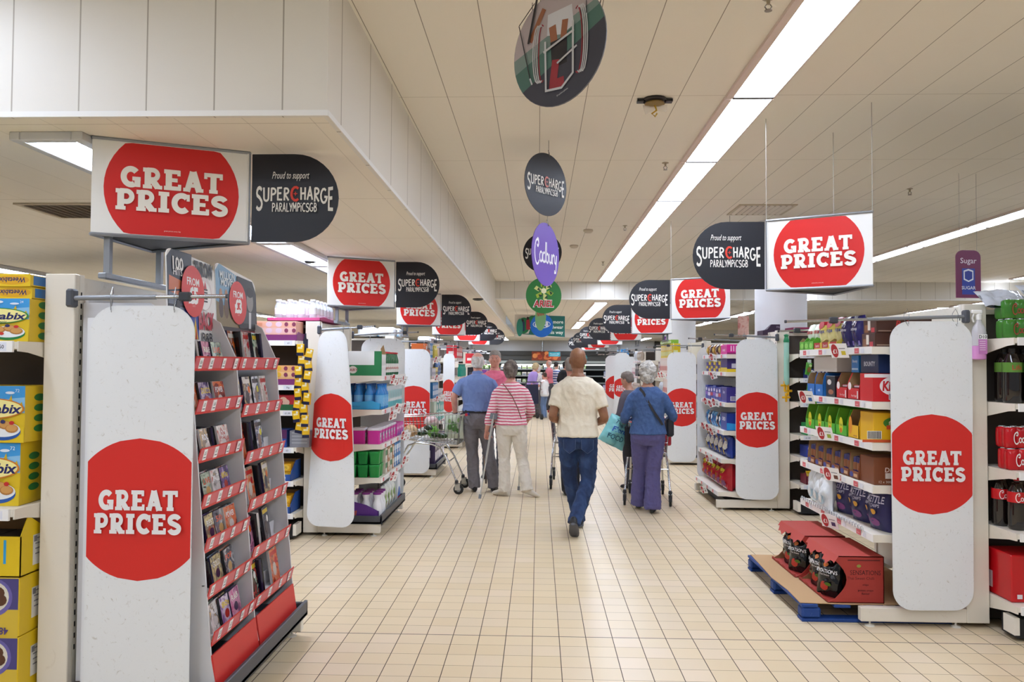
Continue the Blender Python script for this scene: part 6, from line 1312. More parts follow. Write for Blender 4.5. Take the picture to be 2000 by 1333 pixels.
person('person in blue and white striped top near the fridges', .62, 27.6, -.6, 1.66, LG, AR, SK_PALE, (stripes('blue_white_stripes', '#3a5a9a', '#e2e6ee', .09, .45), .9, 1.5, .02), (M('#3a3e4a', .8), 'trousers', .01), SHOE, ('short', '#2a2422'), **far)
person('dark haired person in black jacket right of the striped top', .86, 25.6, -.2, 1.66, LG, AR, SK_PALE, (M('#191a1f', .8), .86, 1.9, .03), (M('#23242a', .8), 'trousers', .01), SHOE, ('bob', '#1e1a18'), lean=.08, **far)

# ---------------------------------------------------------------- walking aids
def crutch(loc, top, foot, label):
    t = empty('crutch', (0, 0, 0), 0, label, 'crutch'); f, q = V(foot), V(top); d = (q-f).normalized(); L = (q-f).length; s = d.cross(V((0, 1, 0))).normalized(); t.location = f
    for nm, a, b_, r, m in (('rubber_tip', 0, .05, .017, M('#8b8f96', .6)), ('lower_tube', .05, .42, .0095, M('#d0cec6', .4, .2)), ('upper_tube', .42, L-.0, .0125, M('#b9b7b0', .4, .2))):
        b = MB(); b.tube([d*a, d*b_], r, m, 10); b.build(nm, t)
    b = MB(); g = d*(L-.27); b.tube([g, g+V((-.0, .1, .0))], .014, M('#6f757c', .5), 10); b.build('grip', t)
    b = MB(); n = V((0, 1, 0)); rs = [[d*(L-.02+h)+(s*math.cos(a)+n*math.sin(a))*.052+n*.04 for a in [(-PI*.85+PI*1.5*i/12) for i in range(13)]] for h in (-.035, .035)]
    b.add(rs[0]+rs[1], [(i, i+1, i+14, i+13) for i in range(12)], M('#6f757c', .5)); b.build('arm_cuff', t)
    return t
crutch(None, (-.535, 9.42, .99), (-.69, 9.33, 0), 'grey forearm crutch held by the woman in the striped top')
crutch(None, (-.2, 9.83, .98), (-.245, 9.98, 0), 'second grey crutch, its foot behind the striped woman\'s legs')
t = empty('walking_stick', (-.68, 10.3, 0), 0, 'brown wooden walking stick hanging behind the grey crutch', 'walking stick')
b = MB(); b.tube([(.0, 0, .03), (.0, 0, .2)], .011, M('#3a2c22', .5), 8); b.build('tip', t)
b = MB(); b.tube([(0, 0, .2), (-.012, 0, .4), (.03, 0, .68), (.04, 0, .78)], [.02, .026, .022, .012], M('#a0703e', .5), 10); b.build('shaft', t)

# ---------------------------------------------------------------- trolleys
def trolley(x, y, yaw, label, wide=.5, L=.86, contents=None, hz=1.0):
    t = empty('shopping_trolley', (x, y, 0), yaw, label, 'shopping trolley'); w1, w2 = wide/2, wide/2*.76; zb1, zb2, zt1, zt2 = .60, .66, .98, .92
    T = lambda u, side_: V((side_*(w1+(w2-w1)*u), .06+L*u, zt1+(zt2-zt1)*u)); Bq = lambda u, side_: V((side_*(w1+(w2-w1)*u)*.86, .1+(L-.1)*u, zb1+(zb2-zb1)*u))
    b = MB(); r = .0032
    for s in (-1, 1):
        n = 19
        for i in range(n+1): b.tube([T(i/n, s), Bq(i/n, s)], r, CHROME, 5, False)
        for v in (.3, .62): b.tube([T(0, s).lerp(Bq(0, s), v), T(1, s).lerp(Bq(1, s), v)], r, CHROME, 5, False)
    for u in (0, 1):
        for i in range(1, 11): f = i/11; b.tube([T(u, -1).lerp(T(u, 1), f), Bq(u, -1).lerp(Bq(u, 1), f)], r, CHROME, 5, False)
        for v in (.35, .7): b.tube([T(u, -1).lerp(Bq(u, -1), v), T(u, 1).lerp(Bq(u, 1), v)], r, CHROME, 5, False)
    for i in range(11): f = i/10; b.tube([Bq(0, -1).lerp(Bq(0, 1), f), Bq(1, -1).lerp(Bq(1, 1), f)], r, CHROME, 5, False)
    for i in range(1, 6): b.tube([Bq(i/6, -1), Bq(i/6, 1)], r, CHROME, 5, False)
    b.tube([T(0, -1), T(1, -1), T(1, 1), T(0, 1)], .007, CHROME, 8, True, True); b.tube([Bq(0, -1), Bq(1, -1), Bq(1, 1), Bq(0, 1)], .006, CHROME, 8, True, True); b.build('basket', t)
    b = MB()
    for s in (-1, 1):
        b.tube([(s*.255, .1, .15), (s*.235, .22, .42), (s*.215, .32, .565), (s*.2, .42, .6), (s*.19, .62, .615), (s*.185, .72, .58), (s*.19, .86, .36), (s*.2, .93, .15)], .0125, CHROME, 10)
        b.tube([T(0, s)+V((0, 0, -.02)), V((s*w1, .01, hz-.0)), V((s*w1*.98, -.02, hz))], .011, CHROME, 8)
    b.tube([(-.215, .32, .565), (.215, .32, .565)], .01, CHROME, 8); b.tube([(-.19, .86, .36), (.19, .86, .36)], .009, CHROME, 8); b.tube([(-.237, .2, .4), (.237, .2, .4)], .008, CHROME, 8); b.build('frame', t)
    b = MB(); b.tube([(-w1, -.02, hz), (w1, -.02, hz)], .016, M('#2a48a8', .4), 12)
    for s in (-1, 1): b.tube([(s*w1, -.02, hz), (s*(w1+.03), -.02, hz)], .018, M('#c0303a', .4), 12)
    b.build('handle', t)
    for sx, yy in ((-.255, .1), (.255, .1), (-.2, .93), (.2, .93)):
        c = empty('castor', (sx, yy, 0)); c.parent = t
        b = MB(); b.lathe([(.018, .118), (.022, .125), (.022, .165), (.012, .175)], M('#3a3b40', .5), 12); b.box(-.022, -.015, -.045, .02, .05, .135, STEEL, .003); b.box(.015, .022, -.045, .02, .05, .135, STEEL, .003); b.box(-.022, .022, -.02, .02, .118, .135, STEEL, .003); b.build('fork', c)
        b = MB(); n = 20; rs = [[V((xx, -.025+rr*math.cos(2*PI*j/n), .062+rr*math.sin(2*PI*j/n))) for j in range(n)] for xx, rr in ((-.012, .03), (-.014, .055), (-.01, .062), (.01, .062), (.014, .055), (.012, .03))]; b.rings(rs, RUBBER); b.build('wheel', c)
        b = MB(); rs = [[V((xx, -.025+rr*math.cos(2*PI*j/n), .062+rr*math.sin(2*PI*j/n))) for j in range(n)] for xx, rr in ((-.0155, .01), (-.015, .03), (.015, .03), (.0155, .01))]; b.rings(rs, GREY); b.build('hub', c)
    return t
trolley(-.88, 9.86, PI/2-.06, 'shopping trolley with vegetables held by the man in the blue polo', .54, .88, hz=.975)
trolley(.42, 10.02, 0, 'shopping trolley ahead of the man in cream, wires showing left of him', .54, .86)
trolley(1.23, 8.9, -.12, 'shopping trolley pushed by the woman in the blue top', .5, .86, hz=.985)
# goods in the left trolley
def lump(name, c, r, m, label, cat, rz=0, tilt=(0, 0), am=.0, group=None):
    b = MB(); b.ball((0, 0, 0), *r, m, 18, 12)
    if am: b.warp(lambda p: p+p.normalized()*am*noise.noise(p*30))
    o = b.build(name, None, c, rz, 60, label=label, cat=cat, group=group); o.rotation_euler = (tilt[0], tilt[1], rz); return o
for i, (dx, dy, dz, c) in enumerate(((-1.42, 9.75, .735, '#1e3a1c'), (-1.3, 9.78, .70, '#24441f'), (-1.36, 9.72, .80, '#17301a'), (-1.2, 9.74, .70, '#2c4a1f'), (-1.48, 9.86, .72, '#1c361a'))): lump('courgette', (dx, dy, dz), (.035, .1, .035), M(c, .25), 'dark green courgette, %s from the front of the left trolley' % ORD[[1, 2, 0, 3, 4][i]], 'vegetable', .3*i, group='courgettes')
lump('lettuce', (-1.33, 9.9, .74), (.07, .07, .065), M('#6fae3a', .5), 'bright green lettuce among the courgettes', 'vegetable', am=.03)
lump('loaf', (-1.6, 9.84, .75), (.09, .08, .075), streaky('crusty_bread', '#b07a4a', '#d8b48a', '#e6ceac', (14, 14, 14)), 'round pale loaf at the front of the left trolley', 'bread', am=.015)
lump('vegetable_bag', (-1.36, 9.98, .86), (.09, .08, .07), streaky('pink_wrapped_veg', '#d8a8ac', '#e6d4d0', '#c87a84', (12, 12, 12)), 'clear bag of pink vegetables atop the left trolley load', 'bag', am=.02)
b = bag('salad_bag', .24, .12, .3, '#c9d2bf', lambda a: [a.disc(R.uniform(-.07, .07), R.uniform(-.05, .12), .02, .03, M(R.choice(['#5f8a4a', '#8aa66a', '#4a7a3a']), .4), 8) for _ in range(14)], seed=20, crump=.02, rough=.15)
b.place((-1.05, 9.72, .665), -.05, 'large clear bag of leafy stems near the left trolley handle', 'bag')
# bags and goods on the right trolley
t = empty('carrier_bag', (.85, 8.74, .72), .35, 'turquoise carrier bag hanging from the right trolley handle', 'carrier bag')
pb3 = bag('carrier_bag', .34, .17, .33, '#7fc4c6', lambda a: (a.text('The', -.03, .09, .05, M('#26566a', .5), .01, rot=-.35), a.text('Floria', .0, .02, .06, M('#1f4fae', .5), .02, .2, rot=.1), a.text('FOOD', -.01, -.07, .06, M('#26566a', .5), .01, rot=.1, width=.2)), seed=21, crump=.03, rough=.3, flare=.8)
o = obj('bag_body', pb3.parts[0][1], t); o.rotation_euler = (0, .45, 0); o.location = (-.02, 0, -.02)
b = MB()
for y in (.05, .12): b.tube([(.03, y, .25), (.08, y-.01, .29), (.13, y-.01, .268), (.16, y, .2)], .007, M('#7fc4c6', .4), 6)
b.build('handle', t)
t = empty('handbag', (1.035, 8.78, .575), -.1, 'black tote bag hanging below the turquoise carrier bag', 'handbag')
b = MB(); b.box(-.075, .105, -.03, .03, 0, .34, M('#1b1b20', .6), .012); b.build('bag_body', t)
b = MB(); b.tube([(-.05, -.03, .32), (-.04, -.02, .4), (.02, .0, .44), (.07, -.02, .4), (.08, -.03, .32)], .008, M('#1b1b20', .6), 6); b.build('strap', t)
b = MB(); b.tube([(.045, -.034, .3), (.075, -.034, .3), (.075, -.034, .26), (.045, -.034, .26)], .003, STEEL, 5, True, True); b.build('buckle', t)
for i, (dx, dy, dz, r, c, l, q) in enumerate(((1.08, 9.35, .80, (.06, .09, .12), '#c8302c', 'red wrapped pack standing up in the right trolley', 'pack'), (1.18, 9.3, .78, (.07, .1, .08), '#e0dcd6', 'white pack in the right trolley behind the red one', 'pack'), (1.42, 9.3, .74, (.08, .1, .07), '#c86a4a', 'orange pack at the right side of the right trolley', 'pack'), (1.45, 9.12, .74, (.05, .08, .07), '#b03040', 'dark red pack near the right trolley handle', 'pack'))):
    b = MB(); b.box(-r[0], r[0], -r[1], r[1], -r[2], r[2], M(c, .35), .015); b.build('grocery_pack', None, (dx, dy, dz), .3*i-.3, label=l, cat=q)
# pushchair
t = empty('pushchair', (-.16, 22.6, 0), .25, 'dark navy pushchair in front of the boy far down the aisle', 'pushchair')
b = MB(); b.plate([(-.2, .45), (.2, .45), (.22, 1.0), (-.22, 1.0)], (0, 0, 0), (1, 0, 0), (0, .25, 1), .04, M('#1c1e34', .8)); b.build('seat', t)
b = MB()
for s in (-1, 1): b.tube([(s*.24, -.1, .08), (s*.23, .15, .55), (s*.22, -.08, 1.08)], .013, DKSTEEL, 8); b.tube([(s*.23, .4, .08), (s*.2, .0, .5)], .013, DKSTEEL, 8)
b.tube([(-.22, -.08, 1.08), (.22, -.08, 1.08)], .015, BLACK, 8); b.tube([(-.22, .1, .3), (.22, .1, .3)], .01, DKSTEEL, 8); b.build('frame', t)
for s in (-1, 1):
    for y in (-.1, .4):
        b = MB(); n = 18; rs = [[V((s*.24+xx, y+rr*math.cos(2*PI*j/n), .085+rr*math.sin(2*PI*j/n))) for j in range(n)] for xx, rr in ((-.03, .04), (-.03, .08), (.03, .08), (.03, .04))]; b.rings(rs, RUBBER); b.build('wheel', t)
# ---------------------------------------------------------------- second right end cap: chocolate
U3 = 'second right end cap'
def P3(P, y, z, label, cat, group=None, xf=2.09, **k): return cap_place(1, P, y, z, xf, label, cat, group, **k)
mg = carton('sweet_carton', .3, .3, .11, '#d81f92', lambda a: a.text('sweet', 0, 0, .04, W_('#f6d8ec'), .01), lambda a: ([a.rect(-.11+.028*i, -.02, .012, .06, W_('#f2d2e6')) for i in range(7)], a.rect(-.15, -.055, .3, .02, W_('#8a1460'))), bev=.006)
P3(mg, 8.93, 1.717, 'magenta carton with white stripes by the near post, top shelf, '+U3, 'carton')
sn = bag('sweet_bag', .15, .07, .12, '#b8863a', lambda a: (a.disc(0, .0, .04, .03, W_('#e2c04a')), a.rect(-.05, .035, .1, .014, W_('#5a3a2a'))), seed=31)
sn2 = bag('sweet_bag', .15, .07, .12, '#5a3a34', lambda a: (a.disc(0, .01, .045, .03, W_('#e6dcd4')), a.rect(-.05, -.04, .1, .014, W_('#c83a4a'))), seed=32)
for i in range(5): P3([sn, sn2][i % 2], 9.16+.16*i, 1.717, L1(['gold', 'brown'][i % 2]+' snack bag', i+1, 0, U3), 'bag', 'snack bags')
py = carton('chocolate_carton', .3, .3, .15, '#38286e', lambda a: a.rect(-.15, -.075, .3, .05, W_('#e2c22a')), lambda a: (a.rect(-.15, -.075, .3, .035, W_('#e6c826')), a.rect(.02, .01, .12, .05, W_('#e2c838')), a.rect(-.1, -.03, .09, .05, W_('#d8d4e2')), a.rect(.03, -.035, .09, .04, W_('#d8d4e2')), [a.rect(.035+.009*i, -.033, .005, .036, INK) for i in range(8)]))
P3(py, 8.93, 1.52, 'purple and yellow chocolate carton by the near post, second shelf, '+U3, 'carton')
yb = carton('chocolate_bar_pack', .1, .2, .12, '#dfc022', lambda a: a.rect(-.05, -.02, .1, .04, W_('#3a2a70')))
pb5 = carton('chocolate_bar_pack', .1, .2, .11, '#463684', lambda a: a.rect(-.05, -.02, .1, .03, W_('#d8c030')))
for i in range(6): P3([yb, pb5][i % 2], 9.15+.13*i, 1.52, L1(['yellow', 'purple'][i % 2]+' chocolate pack', i+1, 1, U3), 'pack', 'chocolate packs')
cad = carton('chocolate_carton', .26, .3, .17, '#3d3486', lambda a: (a.text('Dairy', 0, .03, .03, W_('#e4ddf0'), .02, .2), a.rect(-.13, -.085, .26, .02, W_('#5a52a8'))), lambda a: (a.rect(-.02, .03, .1, .04, W_('#d8d6e4')), a.rect(-.11, -.065, .2, .05, W_('#cfcde0')), [a.rect(-.1+.012*i, -.06, .006, .04, INK) for i in range(14)], a.rect(-.06, .0, .1, .008, W_('#b8b2d8'))))
P3(cad, 8.93, 1.18, 'purple chocolate carton with barcode by the near post, third shelf, '+U3, 'carton')
cb2 = [carton('chocolate_box', .13, .2, h, c, lambda a, d=d: (a.rect(-.065, -.03, .13, .04, W_(d)), a.disc(0, .04, .04, .02, W_('#e6e0ee'), 12))) for h, c, d in ((.16, '#2f3f9c', '#c03a4a'), (.15, '#4a3a94', '#e0d4ea'), (.17, '#3a4aa8', '#8a5ac0'))]
for i in range(6): P3(cb2[i % 3], 9.14+.14*i, 1.18, L1(['blue', 'violet', 'bright blue'][i % 3]+' chocolate box', i+1, 2, U3), 'box', 'chocolate boxes')
ore = carton('biscuit_carton', .28, .3, .19, '#1c3c9c', lambda a: a.text('OREO', 0, .03, .04, W_('#eef2f8'), .03), lambda a: (a.text('OREO', .03, .02, .04, W_('#eef2f8'), .03), a.poly([(-.15, -.09), (.15, -.09), (.15, -.04), (-.15, -.01)], W_('#2a9ae0')), a.rect(-.0, -.03, .08, .012, W_('#d8e6f6'))))
P3(ore, 8.94, .87, 'blue biscuit carton with white lettering by the near post, fourth shelf, '+U3, 'carton')
bw = [bag('biscuit_bag', .12, .07, .17, c, lambda a, d=d: (a.disc(0, .02, .04, .03, W_(d), 12), a.rect(-.05, -.05, .1, .03, W_('#c84a4a'))), seed=33+i) for i, (c, d) in enumerate((('#2f7fc0', '#e6eef6'), ('#20304e', '#d8d4cc'), ('#3a8ac8', '#1d2f6a')))]
for i in range(6): P3(bw[i % 3], 9.16+.14*i, .87, L1(['sky blue', 'navy', 'mid blue'][i % 3]+' biscuit bag', i+1, 3, U3), 'bag', 'biscuit bags')
bgb = bag('sweet_bag', .22, .15, .24, '#2a3f96', lambda a: (a.disc(-.03, -.04, .06, .05, W_('#d8b23a', .25), 14), a.disc(.05, .02, .04, .05, W_('#e8e4dc', .25), 14), a.poly([(-.08, .06), (.08, .03), (.08, .07), (-.08, .1)], W_('#c8a03a', .25))), seed=36, crump=.03, rough=.18)
rdb = bag('sweet_bag', .24, .2, .3, '#b81e2c', lambda a: (a.disc(-.03, .0, .06, .08, W_('#d8962a', .25), 14), a.disc(.05, -.06, .04, .04, W_('#7a2a6a', .25), 14), a.disc(.04, .07, .03, .03, W_('#e6d23a', .25), 14), a.rect(-.1, -.13, .2, .05, W_('#e2dcd8', .25))), seed=37, crump=.035, rough=.15)
for i in range(5):
    P3(bgb, 8.92+.22*i, .56, L1('blue and gold bag', i, 4, U3), 'bag', 'blue gold bags', xf=2.08); P3(rdb, 8.92+.225*i, .2, L1('red and yellow bag', i, 5, U3), 'bag', 'red yellow bags', xf=2.05)
S3 = shelves_of(EC['R2'])
for k, y, dz, sh in ((0, 9.25, 0, 0), (1, 9.2, -.01, 1), (2, 9.05, .02, 2), (3, 9.25, 0, 2), (4, 9.5, .01, 2), (5, 9.1, 0, 3), (6, 9.3, .02, 3), (7, 9.55, .03, 3), (8, 9.2, -.02, 4), (9, 9.3, -.03, 5)):
    z, d = [(1.717, .56), (1.52, .57), (1.18, .58), (.87, .6), (.56, .62), (.2, .66)][sh]; price_card(S3[sh], 1, 2.6-d, y, z-.03+dz, '£1', .12, .09, .3, .2*(-1)**k, '#8a8a92')
# gondola goods glimpsed between the two right end caps
polo = carton('mint_carton', .2, .2, .1, '#1d2a6e', lambda a: (a.rect(-.1, -.05, .2, .035, W_('#1f8a4a')), a.text('POLO', 0, .012, .05, W_('#eef0f4'), .04), ))
polo.place((2.99, 8.48, 1.462), 0, 'dark blue mint carton with white lettering, upper shelf right of the white post', 'carton')
carton('mint_carton', .16, .2, .13, '#2a74b8', lambda a: (a.rect(-.08, .0, .16, .04, W_('#e8e8ea')), a.rect(-.08, -.04, .16, .012, W_('#d8b24a')))).place((2.98, 8.48, 1.202), 0, 'blue and white mint box on the shelf below the dark blue carton', 'box')
for i in range(3): carton('gum_box', .13, .2, .13, ['#1f8a4a', '#2a5aa8', '#1f7a4a'][i], lambda a: a.disc(0, .0, .05, .03, W_('#8ad0a8'), 12)).place((2.93+.15*i, 8.48, .852), 0, '%s gum box, %s from the white post, third shelf of the second right gondola' % (['green', 'blue', 'dark green'][i], ORD[i]), 'box')
carton('glucose_box', .24, .2, .12, '#2c3f9a', lambda a: (a.disc(-.04, .03, .06, .05, W_('#e6e6ea'), 16), a.text('GLACIER', .0, -.035, .03, W_('#e6e6ea'), .01), )).place((2.97, 8.48, .622), 0, 'blue sweets box with a white half disc, fourth shelf by the white post', 'box')
open_case('toffee_tray', .26, .2, .1, .09, '#7a2436', None).place((2.98, 8.47, .332), 0, 'maroon tray of yellow sweets, lowest full shelf by the white post', 'display tray')
yb2 = bag('sweet_bag', .1, .06, .11, '#e0b81e', seed=38, crump=.02)
for i in range(3): yb2.place((2.9+.08*i, 8.5, .36), .4*i-.4, 'yellow sweet bag, %s from the left in the maroon tray' % ORD[i], 'bag', 'yellow sweet bags')
# tops of the right gondolas
tt = [(.0, 0), (.3, 0), (.3, .1), (.22, .12), (.1, .12), (.05, .06), (.0, .05)]
b = MB(); b.plate(tt, (2.58, 9.12, 1.95), (1, 0, 0), (0, 0, 1), .25, M('#3a2740', .5)); Art(b, (2.74, 9.12, 2.03), (1, 0, 0), (0, 0, 1)).text('FRAGILE', .05, .01, .022, W_('#b8a8c0'), .0); b.build('cut_carton', label='dark plum carton with cut away front on the second right gondola', cat='carton')
carton('flat_carton', .34, .3, .05, '#8a1f4e').place((2.98, 8.75, 1.97), 0, 'flat crimson carton behind the plum one on the second right gondola', 'carton')
# purple hanging sign, aisle marker
b = MB(); out = [(-.115, 0), (.115, 0), (.115, .36)]+arc(.05, .36, .065, .06, 0, 90, 6)+arc(-.05, .36, .065, .06, 90, 180, 6)
b.plate(out, (0, 0, 0), (1, 0, 0), (0, 0, 1), .008, M('#7a2a56', .5)); a = Art(b, (0, 0, .2), (1, 0, 0), (0, 0, 1)); a.text('Sugar', 0, .13, .05, W_('#f0e4ec'), .005); a.rect(-.06, -.17, .12, .23, W_('#3548a8')); a.poly([(-.045, -.04), (.0, -.06), (.045, -.04), (.045, .04), (.0, .055), (-.045, .04)], W_('#eef0f6')); a.poly([(-.035, -.03), (.0, -.048), (.035, -.03), (.035, .03), (.0, .04), (-.035, .03)], W_('#2a3a9a')); a.text('SUGAR', 0, -.11, .03, W_('#eef0f6'), .01)
t = empty('hanging_sign', (3.77, 7.0, 2.2), .12, 'purple hanging sign reading Sugar over the right aisle', 'hanging sign'); b.build('sign_panel', t)
for x in (-.08, .08):
    b = MB(); b.tube([(x, 0, .41), (x, 0, 1.1)], .002, M('#a39a90', .4), 4, False); b.build('wire', t)
b = MB(); b.plate([(-.1, 0), (.1, 0), (.1, .38), (-.1, .38)], (0, 0, 0), (1, 0, 0), (0, 0, 1), .006, streaky('fruit_poster', '#d88a7a', '#e8c0b0', '#c8605a', (8, 8, 8))); t = empty('hanging_sign', (3.75, 14.5, 2.12), 0, 'pale pink picture sign hung far over the right aisle', 'hanging sign'); b.build('sign_panel', t)
b = MB(); b.tube([(0, 0, .38), (0, 0, 1.18)], .003, M('#a39a90', .4), 4, False); b.build('wire', t)

# ---------------------------------------------------------------- goods on the farther end caps
def gen(kind, c, d, w, dp, h, nm):
    if kind == 'box': return carton(nm, w, dp, h, c, lambda a: (a.rect(-w*.4, -h*.3, w*.8, h*.28, W_(d)), a.disc(0, h*.2, w*.25, h*.16, W_('#e8e4de'), 12)), lambda a: a.rect(-dp*.3, -h*.2, dp*.5, h*.25, W_(d)), lambda a: a.rect(-dp*.3, -h*.2, dp*.5, h*.25, W_(d)))
    if kind == 'bag': return bag(nm, w, dp, h, c, lambda a: (a.disc(0, 0, w*.3, h*.25, W_(d), 12)), seed=len(MATS))
    if kind == 'bottle': return bottle(nm, h, w*.46, M(c, .25), M(d, .4), None, neck=.3)
    if kind == 'tub': return tub(nm, w, dp, h, c, d)
def fill(key, s, Y0, unit, rows):
    for sh, (z, xf, items) in enumerate(rows):
        y = Y0+.04; cnt = {}
        for P, desc, n, cat in items:
            for i in range(n):
                y += P.w/2+.006
                if y+P.w/2 > Y0+1.24: break
                k = cnt.get(desc, 0); cnt[desc] = k+1
                cap_place(s, P, y, z, xf, '%s, %s from the near post, %s, %s' % (desc, ORD[k], SHELF[min(sh, 4)]+' shelf', unit), cat, 'goods on the '+unit); y += P.w/2+.006
G = lambda *a: gen(*a)
OB = G('box', '#e2702a', '#2a7ac8', .2, .2, .2, 'nappy_pack'); BLK = G('box', '#1d1a1e', '#c8603a', .12, .16, .25, 'cosmetic_box'); BLU = G('box', '#2a7ab8', '#e2e6ea', .14, .16, .22, 'wipes_pack'); YEL = G('bottle', '#d8c85a', '#e8e2b0', .08, .08, .2, 'lotion_bottle')
WBX = G('box', '#c8c8d0', '#9a9aa8', .12, .16, .11, 'plain_box'); YTB = G('box', '#d8c02a', '#3a3a70', .1, .12, .12, 'baby_food_box'); GRB = G('bag', '#5a7ab0', '#d8d4c0', .14, .08, .2, 'snack_bag')
TEA = G('box', '#1f8a86', '#bfe0dc', .2, .2, .3, 'teal_box'); LGN = G('box', '#c9dcc8', '#7aa88a', .13, .16, .3, 'pale_green_box'); TE2 = G('box', '#58b0ac', '#e0ecea', .14, .16, .26, 'aqua_box'); DARKB = G('box', '#3a2a56', '#e2dfe6', .2, .22, .42, 'pet_food_sack')
fill('L3', -1, 11.0, 'third left end cap', [(1.68, 1.6, [(OB, 'orange and blue nappy pack', 1, 'pack'), (BLK, 'black and orange box', 2, 'box'), (BLU, 'blue wipes pack', 2, 'pack'), (YEL, 'pale yellow bottle', 4, 'bottle')]), (1.42, 1.5, [(WBX, 'plain grey box', 3, 'box'), (YTB, 'yellow box', 2, 'box'), (GRB, 'blue grey snack bag', 4, 'bag')]), (1.1, 1.49, [(BLU, 'blue wipes pack', 4, 'pack'), (WBX, 'plain grey box', 5, 'box')]), (.75, 1.47, [(LGN, 'pale green box', 2, 'box'), (TEA, 'teal box with pale band', 2, 'box'), (TE2, 'aqua box', 3, 'box')]), (.14, 1.45, [(DARKB, 'purple pet food sack', 5, 'sack')])])
cap_place(-1, carton('folded_box', .2, .25, .14, '#b8b8bf'), 11.14, 1.535, 1.52, 'grey box stacked on the plain ones, second shelf, third left end cap', 'box')
RED1 = G('box', '#d42430', '#f0e2e0', .26, .2, .24, 'red_pack'); GRN = G('bottle', '#1d9a86', '#0f6a5c', .085, .085, .24, 'green_bottle'); BK2 = G('box', '#1a1a20', '#4a4a58', .16, .2, .26, 'black_box'); BL3 = G('bottle', '#1f4fa8', '#e2e6ee', .085, .085, .26, 'blue_bottle'); TTB = G('tub', '#1f9a94', '#e2d82a', .19, .19, .24, 'capsule_tub'); WP = G('bag', '#dfe6ea', '#3a5ab0', .16, .08, .24, 'white_pouch')
fill('L4', -1, 14.8, 'fourth left end cap', [(1.7, 1.55, [(RED1, 'red pack with white blotch', 4, 'pack')]), (1.35, 1.5, [(GRN, 'green teal bottle', 11, 'bottle')]), (.95, 1.5, [(BK2, 'black box', 3, 'box'), (BL3, 'blue bottle with white cap', 6, 'bottle')]), (.55, 1.47, [(WP, 'white and blue pouch', 7, 'pouch')]), (.14, 1.45, [(TTB, 'teal tub with yellow lid', 6, 'tub')])])
PL = G('box', '#7a3a8a', '#e2d2ea', .2, .2, .22, 'purple_box')
fill('L5', -1, 18.7, 'fifth left end cap', [(1.6, 1.55, [(RED1, 'red pack with white blotch', 2, 'pack'), (PL, 'purple box', 3, 'box')]), (1.25, 1.5, [(BK2, 'black box', 4, 'box'), (PL, 'purple box', 2, 'box')]), (.9, 1.5, [(BL3, 'blue bottle with white cap', 9, 'bottle')]), (.5, 1.48, [(WP, 'white and blue pouch', 6, 'pouch')])])
fill('L6', -1, 22.5, 'sixth left end cap', [(1.6, 1.55, [(WBX, 'plain grey box', 6, 'box')]), (1.2, 1.5, [(PL, 'purple box', 5, 'box')]), (.8, 1.48, [(TE2, 'aqua box', 6, 'box')])])
YP = G('box', '#e2c420', '#d8e0a0', .1, .14, .24, 'tall_yellow_pack'); PKP = G('box', '#e6d0c8', '#c8564a', .09, .12, .26, 'pink_white_box'); DPK = G('box', '#5a3a4a', '#d8b8b0', .16, .2, .2, 'dark_pack'); SLV = G('bag', '#c8ccd2', '#8a8a94', .16, .09, .2, 'silver_bag'); PNB = G('box', '#d8c8cc', '#b05a6a', .14, .16, .18, 'rose_box')
fill('R3', 1, 12.65, 'third right end cap', [(1.7, 2.14, [(YP, 'tall yellow pack', 10, 'pack')]), (1.45, 2.09, [(PKP, 'thin pink and white box', 9, 'box'), (DPK, 'dark plum pack', 1, 'pack')]), (1.1, 2.08, [(PKP, 'thin pink and white box', 5, 'box'), (SLV, 'silver bag', 3, 'bag')]), (.75, 2.06, [(SLV, 'silver bag', 4, 'bag'), (DPK, 'dark plum pack', 2, 'pack')]), (.4, 2.04, [(PNB, 'rose box', 7, 'box')])])
gp2 = carton('green_pack', .085, .12, .06, '#8aba3a', lambda a: a.rect(-.035, -.02, .07, .03, W_('#e2ecc8')))
for i in range(10): cap_place(1, gp2, 12.74+.113*i, 1.942, 2.13, 'lime green pack, %s from the near post, atop the tall yellow packs' % ORD[i], 'pack', 'lime green packs')
BLS = G('box', '#3a9ae0', '#e2eef8', .17, .2, .17, 'cotton_pack'); PUB = G('box', '#9a8ac8', '#e2dcf0', .17, .2, .14, 'lavender_pack'); NAV = G('box', '#2a4a94', '#dfe4ec', .17, .2, .17, 'navy_box'); SNK = G('bag', '#b8a898', '#e8e2da', .16, .09, .2, 'beige_bag')
fill('R4', 1, 16.5, 'fourth right end cap', [(1.68, 2.14, [(SNK, 'beige snack bag', 4, 'bag'), (SLV, 'silver bag', 3, 'bag')]), (1.35, 2.09, [(BK2, 'black box', 3, 'box'), (PNB, 'rose box', 4, 'box')]), (1.0, 2.08, [(SNK, 'beige snack bag', 6, 'bag')]), (.6, 2.06, [(PNB, 'rose box', 7, 'box')])])
fill('R5', 1, 20.3, 'fifth right end cap', [(1.68, 2.14, [(PUB, 'lavender pack', 6, 'pack')]), (1.35, 2.09, [(NAV, 'navy and white box', 6, 'box')]), (1.0, 2.08, [(DPK, 'dark plum pack', 6, 'pack')]), (.6, 2.06, [(PNB, 'rose box', 7, 'box')])])
for i in range(6): cap_place(1, BLS, 20.4+.185*i, 1.822, 2.13, 'sky blue cotton pack, %s from the near post, stacked atop the lavender packs' % ORD[i], 'pack', 'sky blue packs')
fill('R6', 1, 24.1, 'sixth right end cap', [(1.6, 2.14, [(PNB, 'rose box', 7, 'box')]), (1.2, 2.09, [(NAV, 'navy and white box', 6, 'box')]), (.8, 2.06, [(PUB, 'lavender pack', 6, 'pack')])])
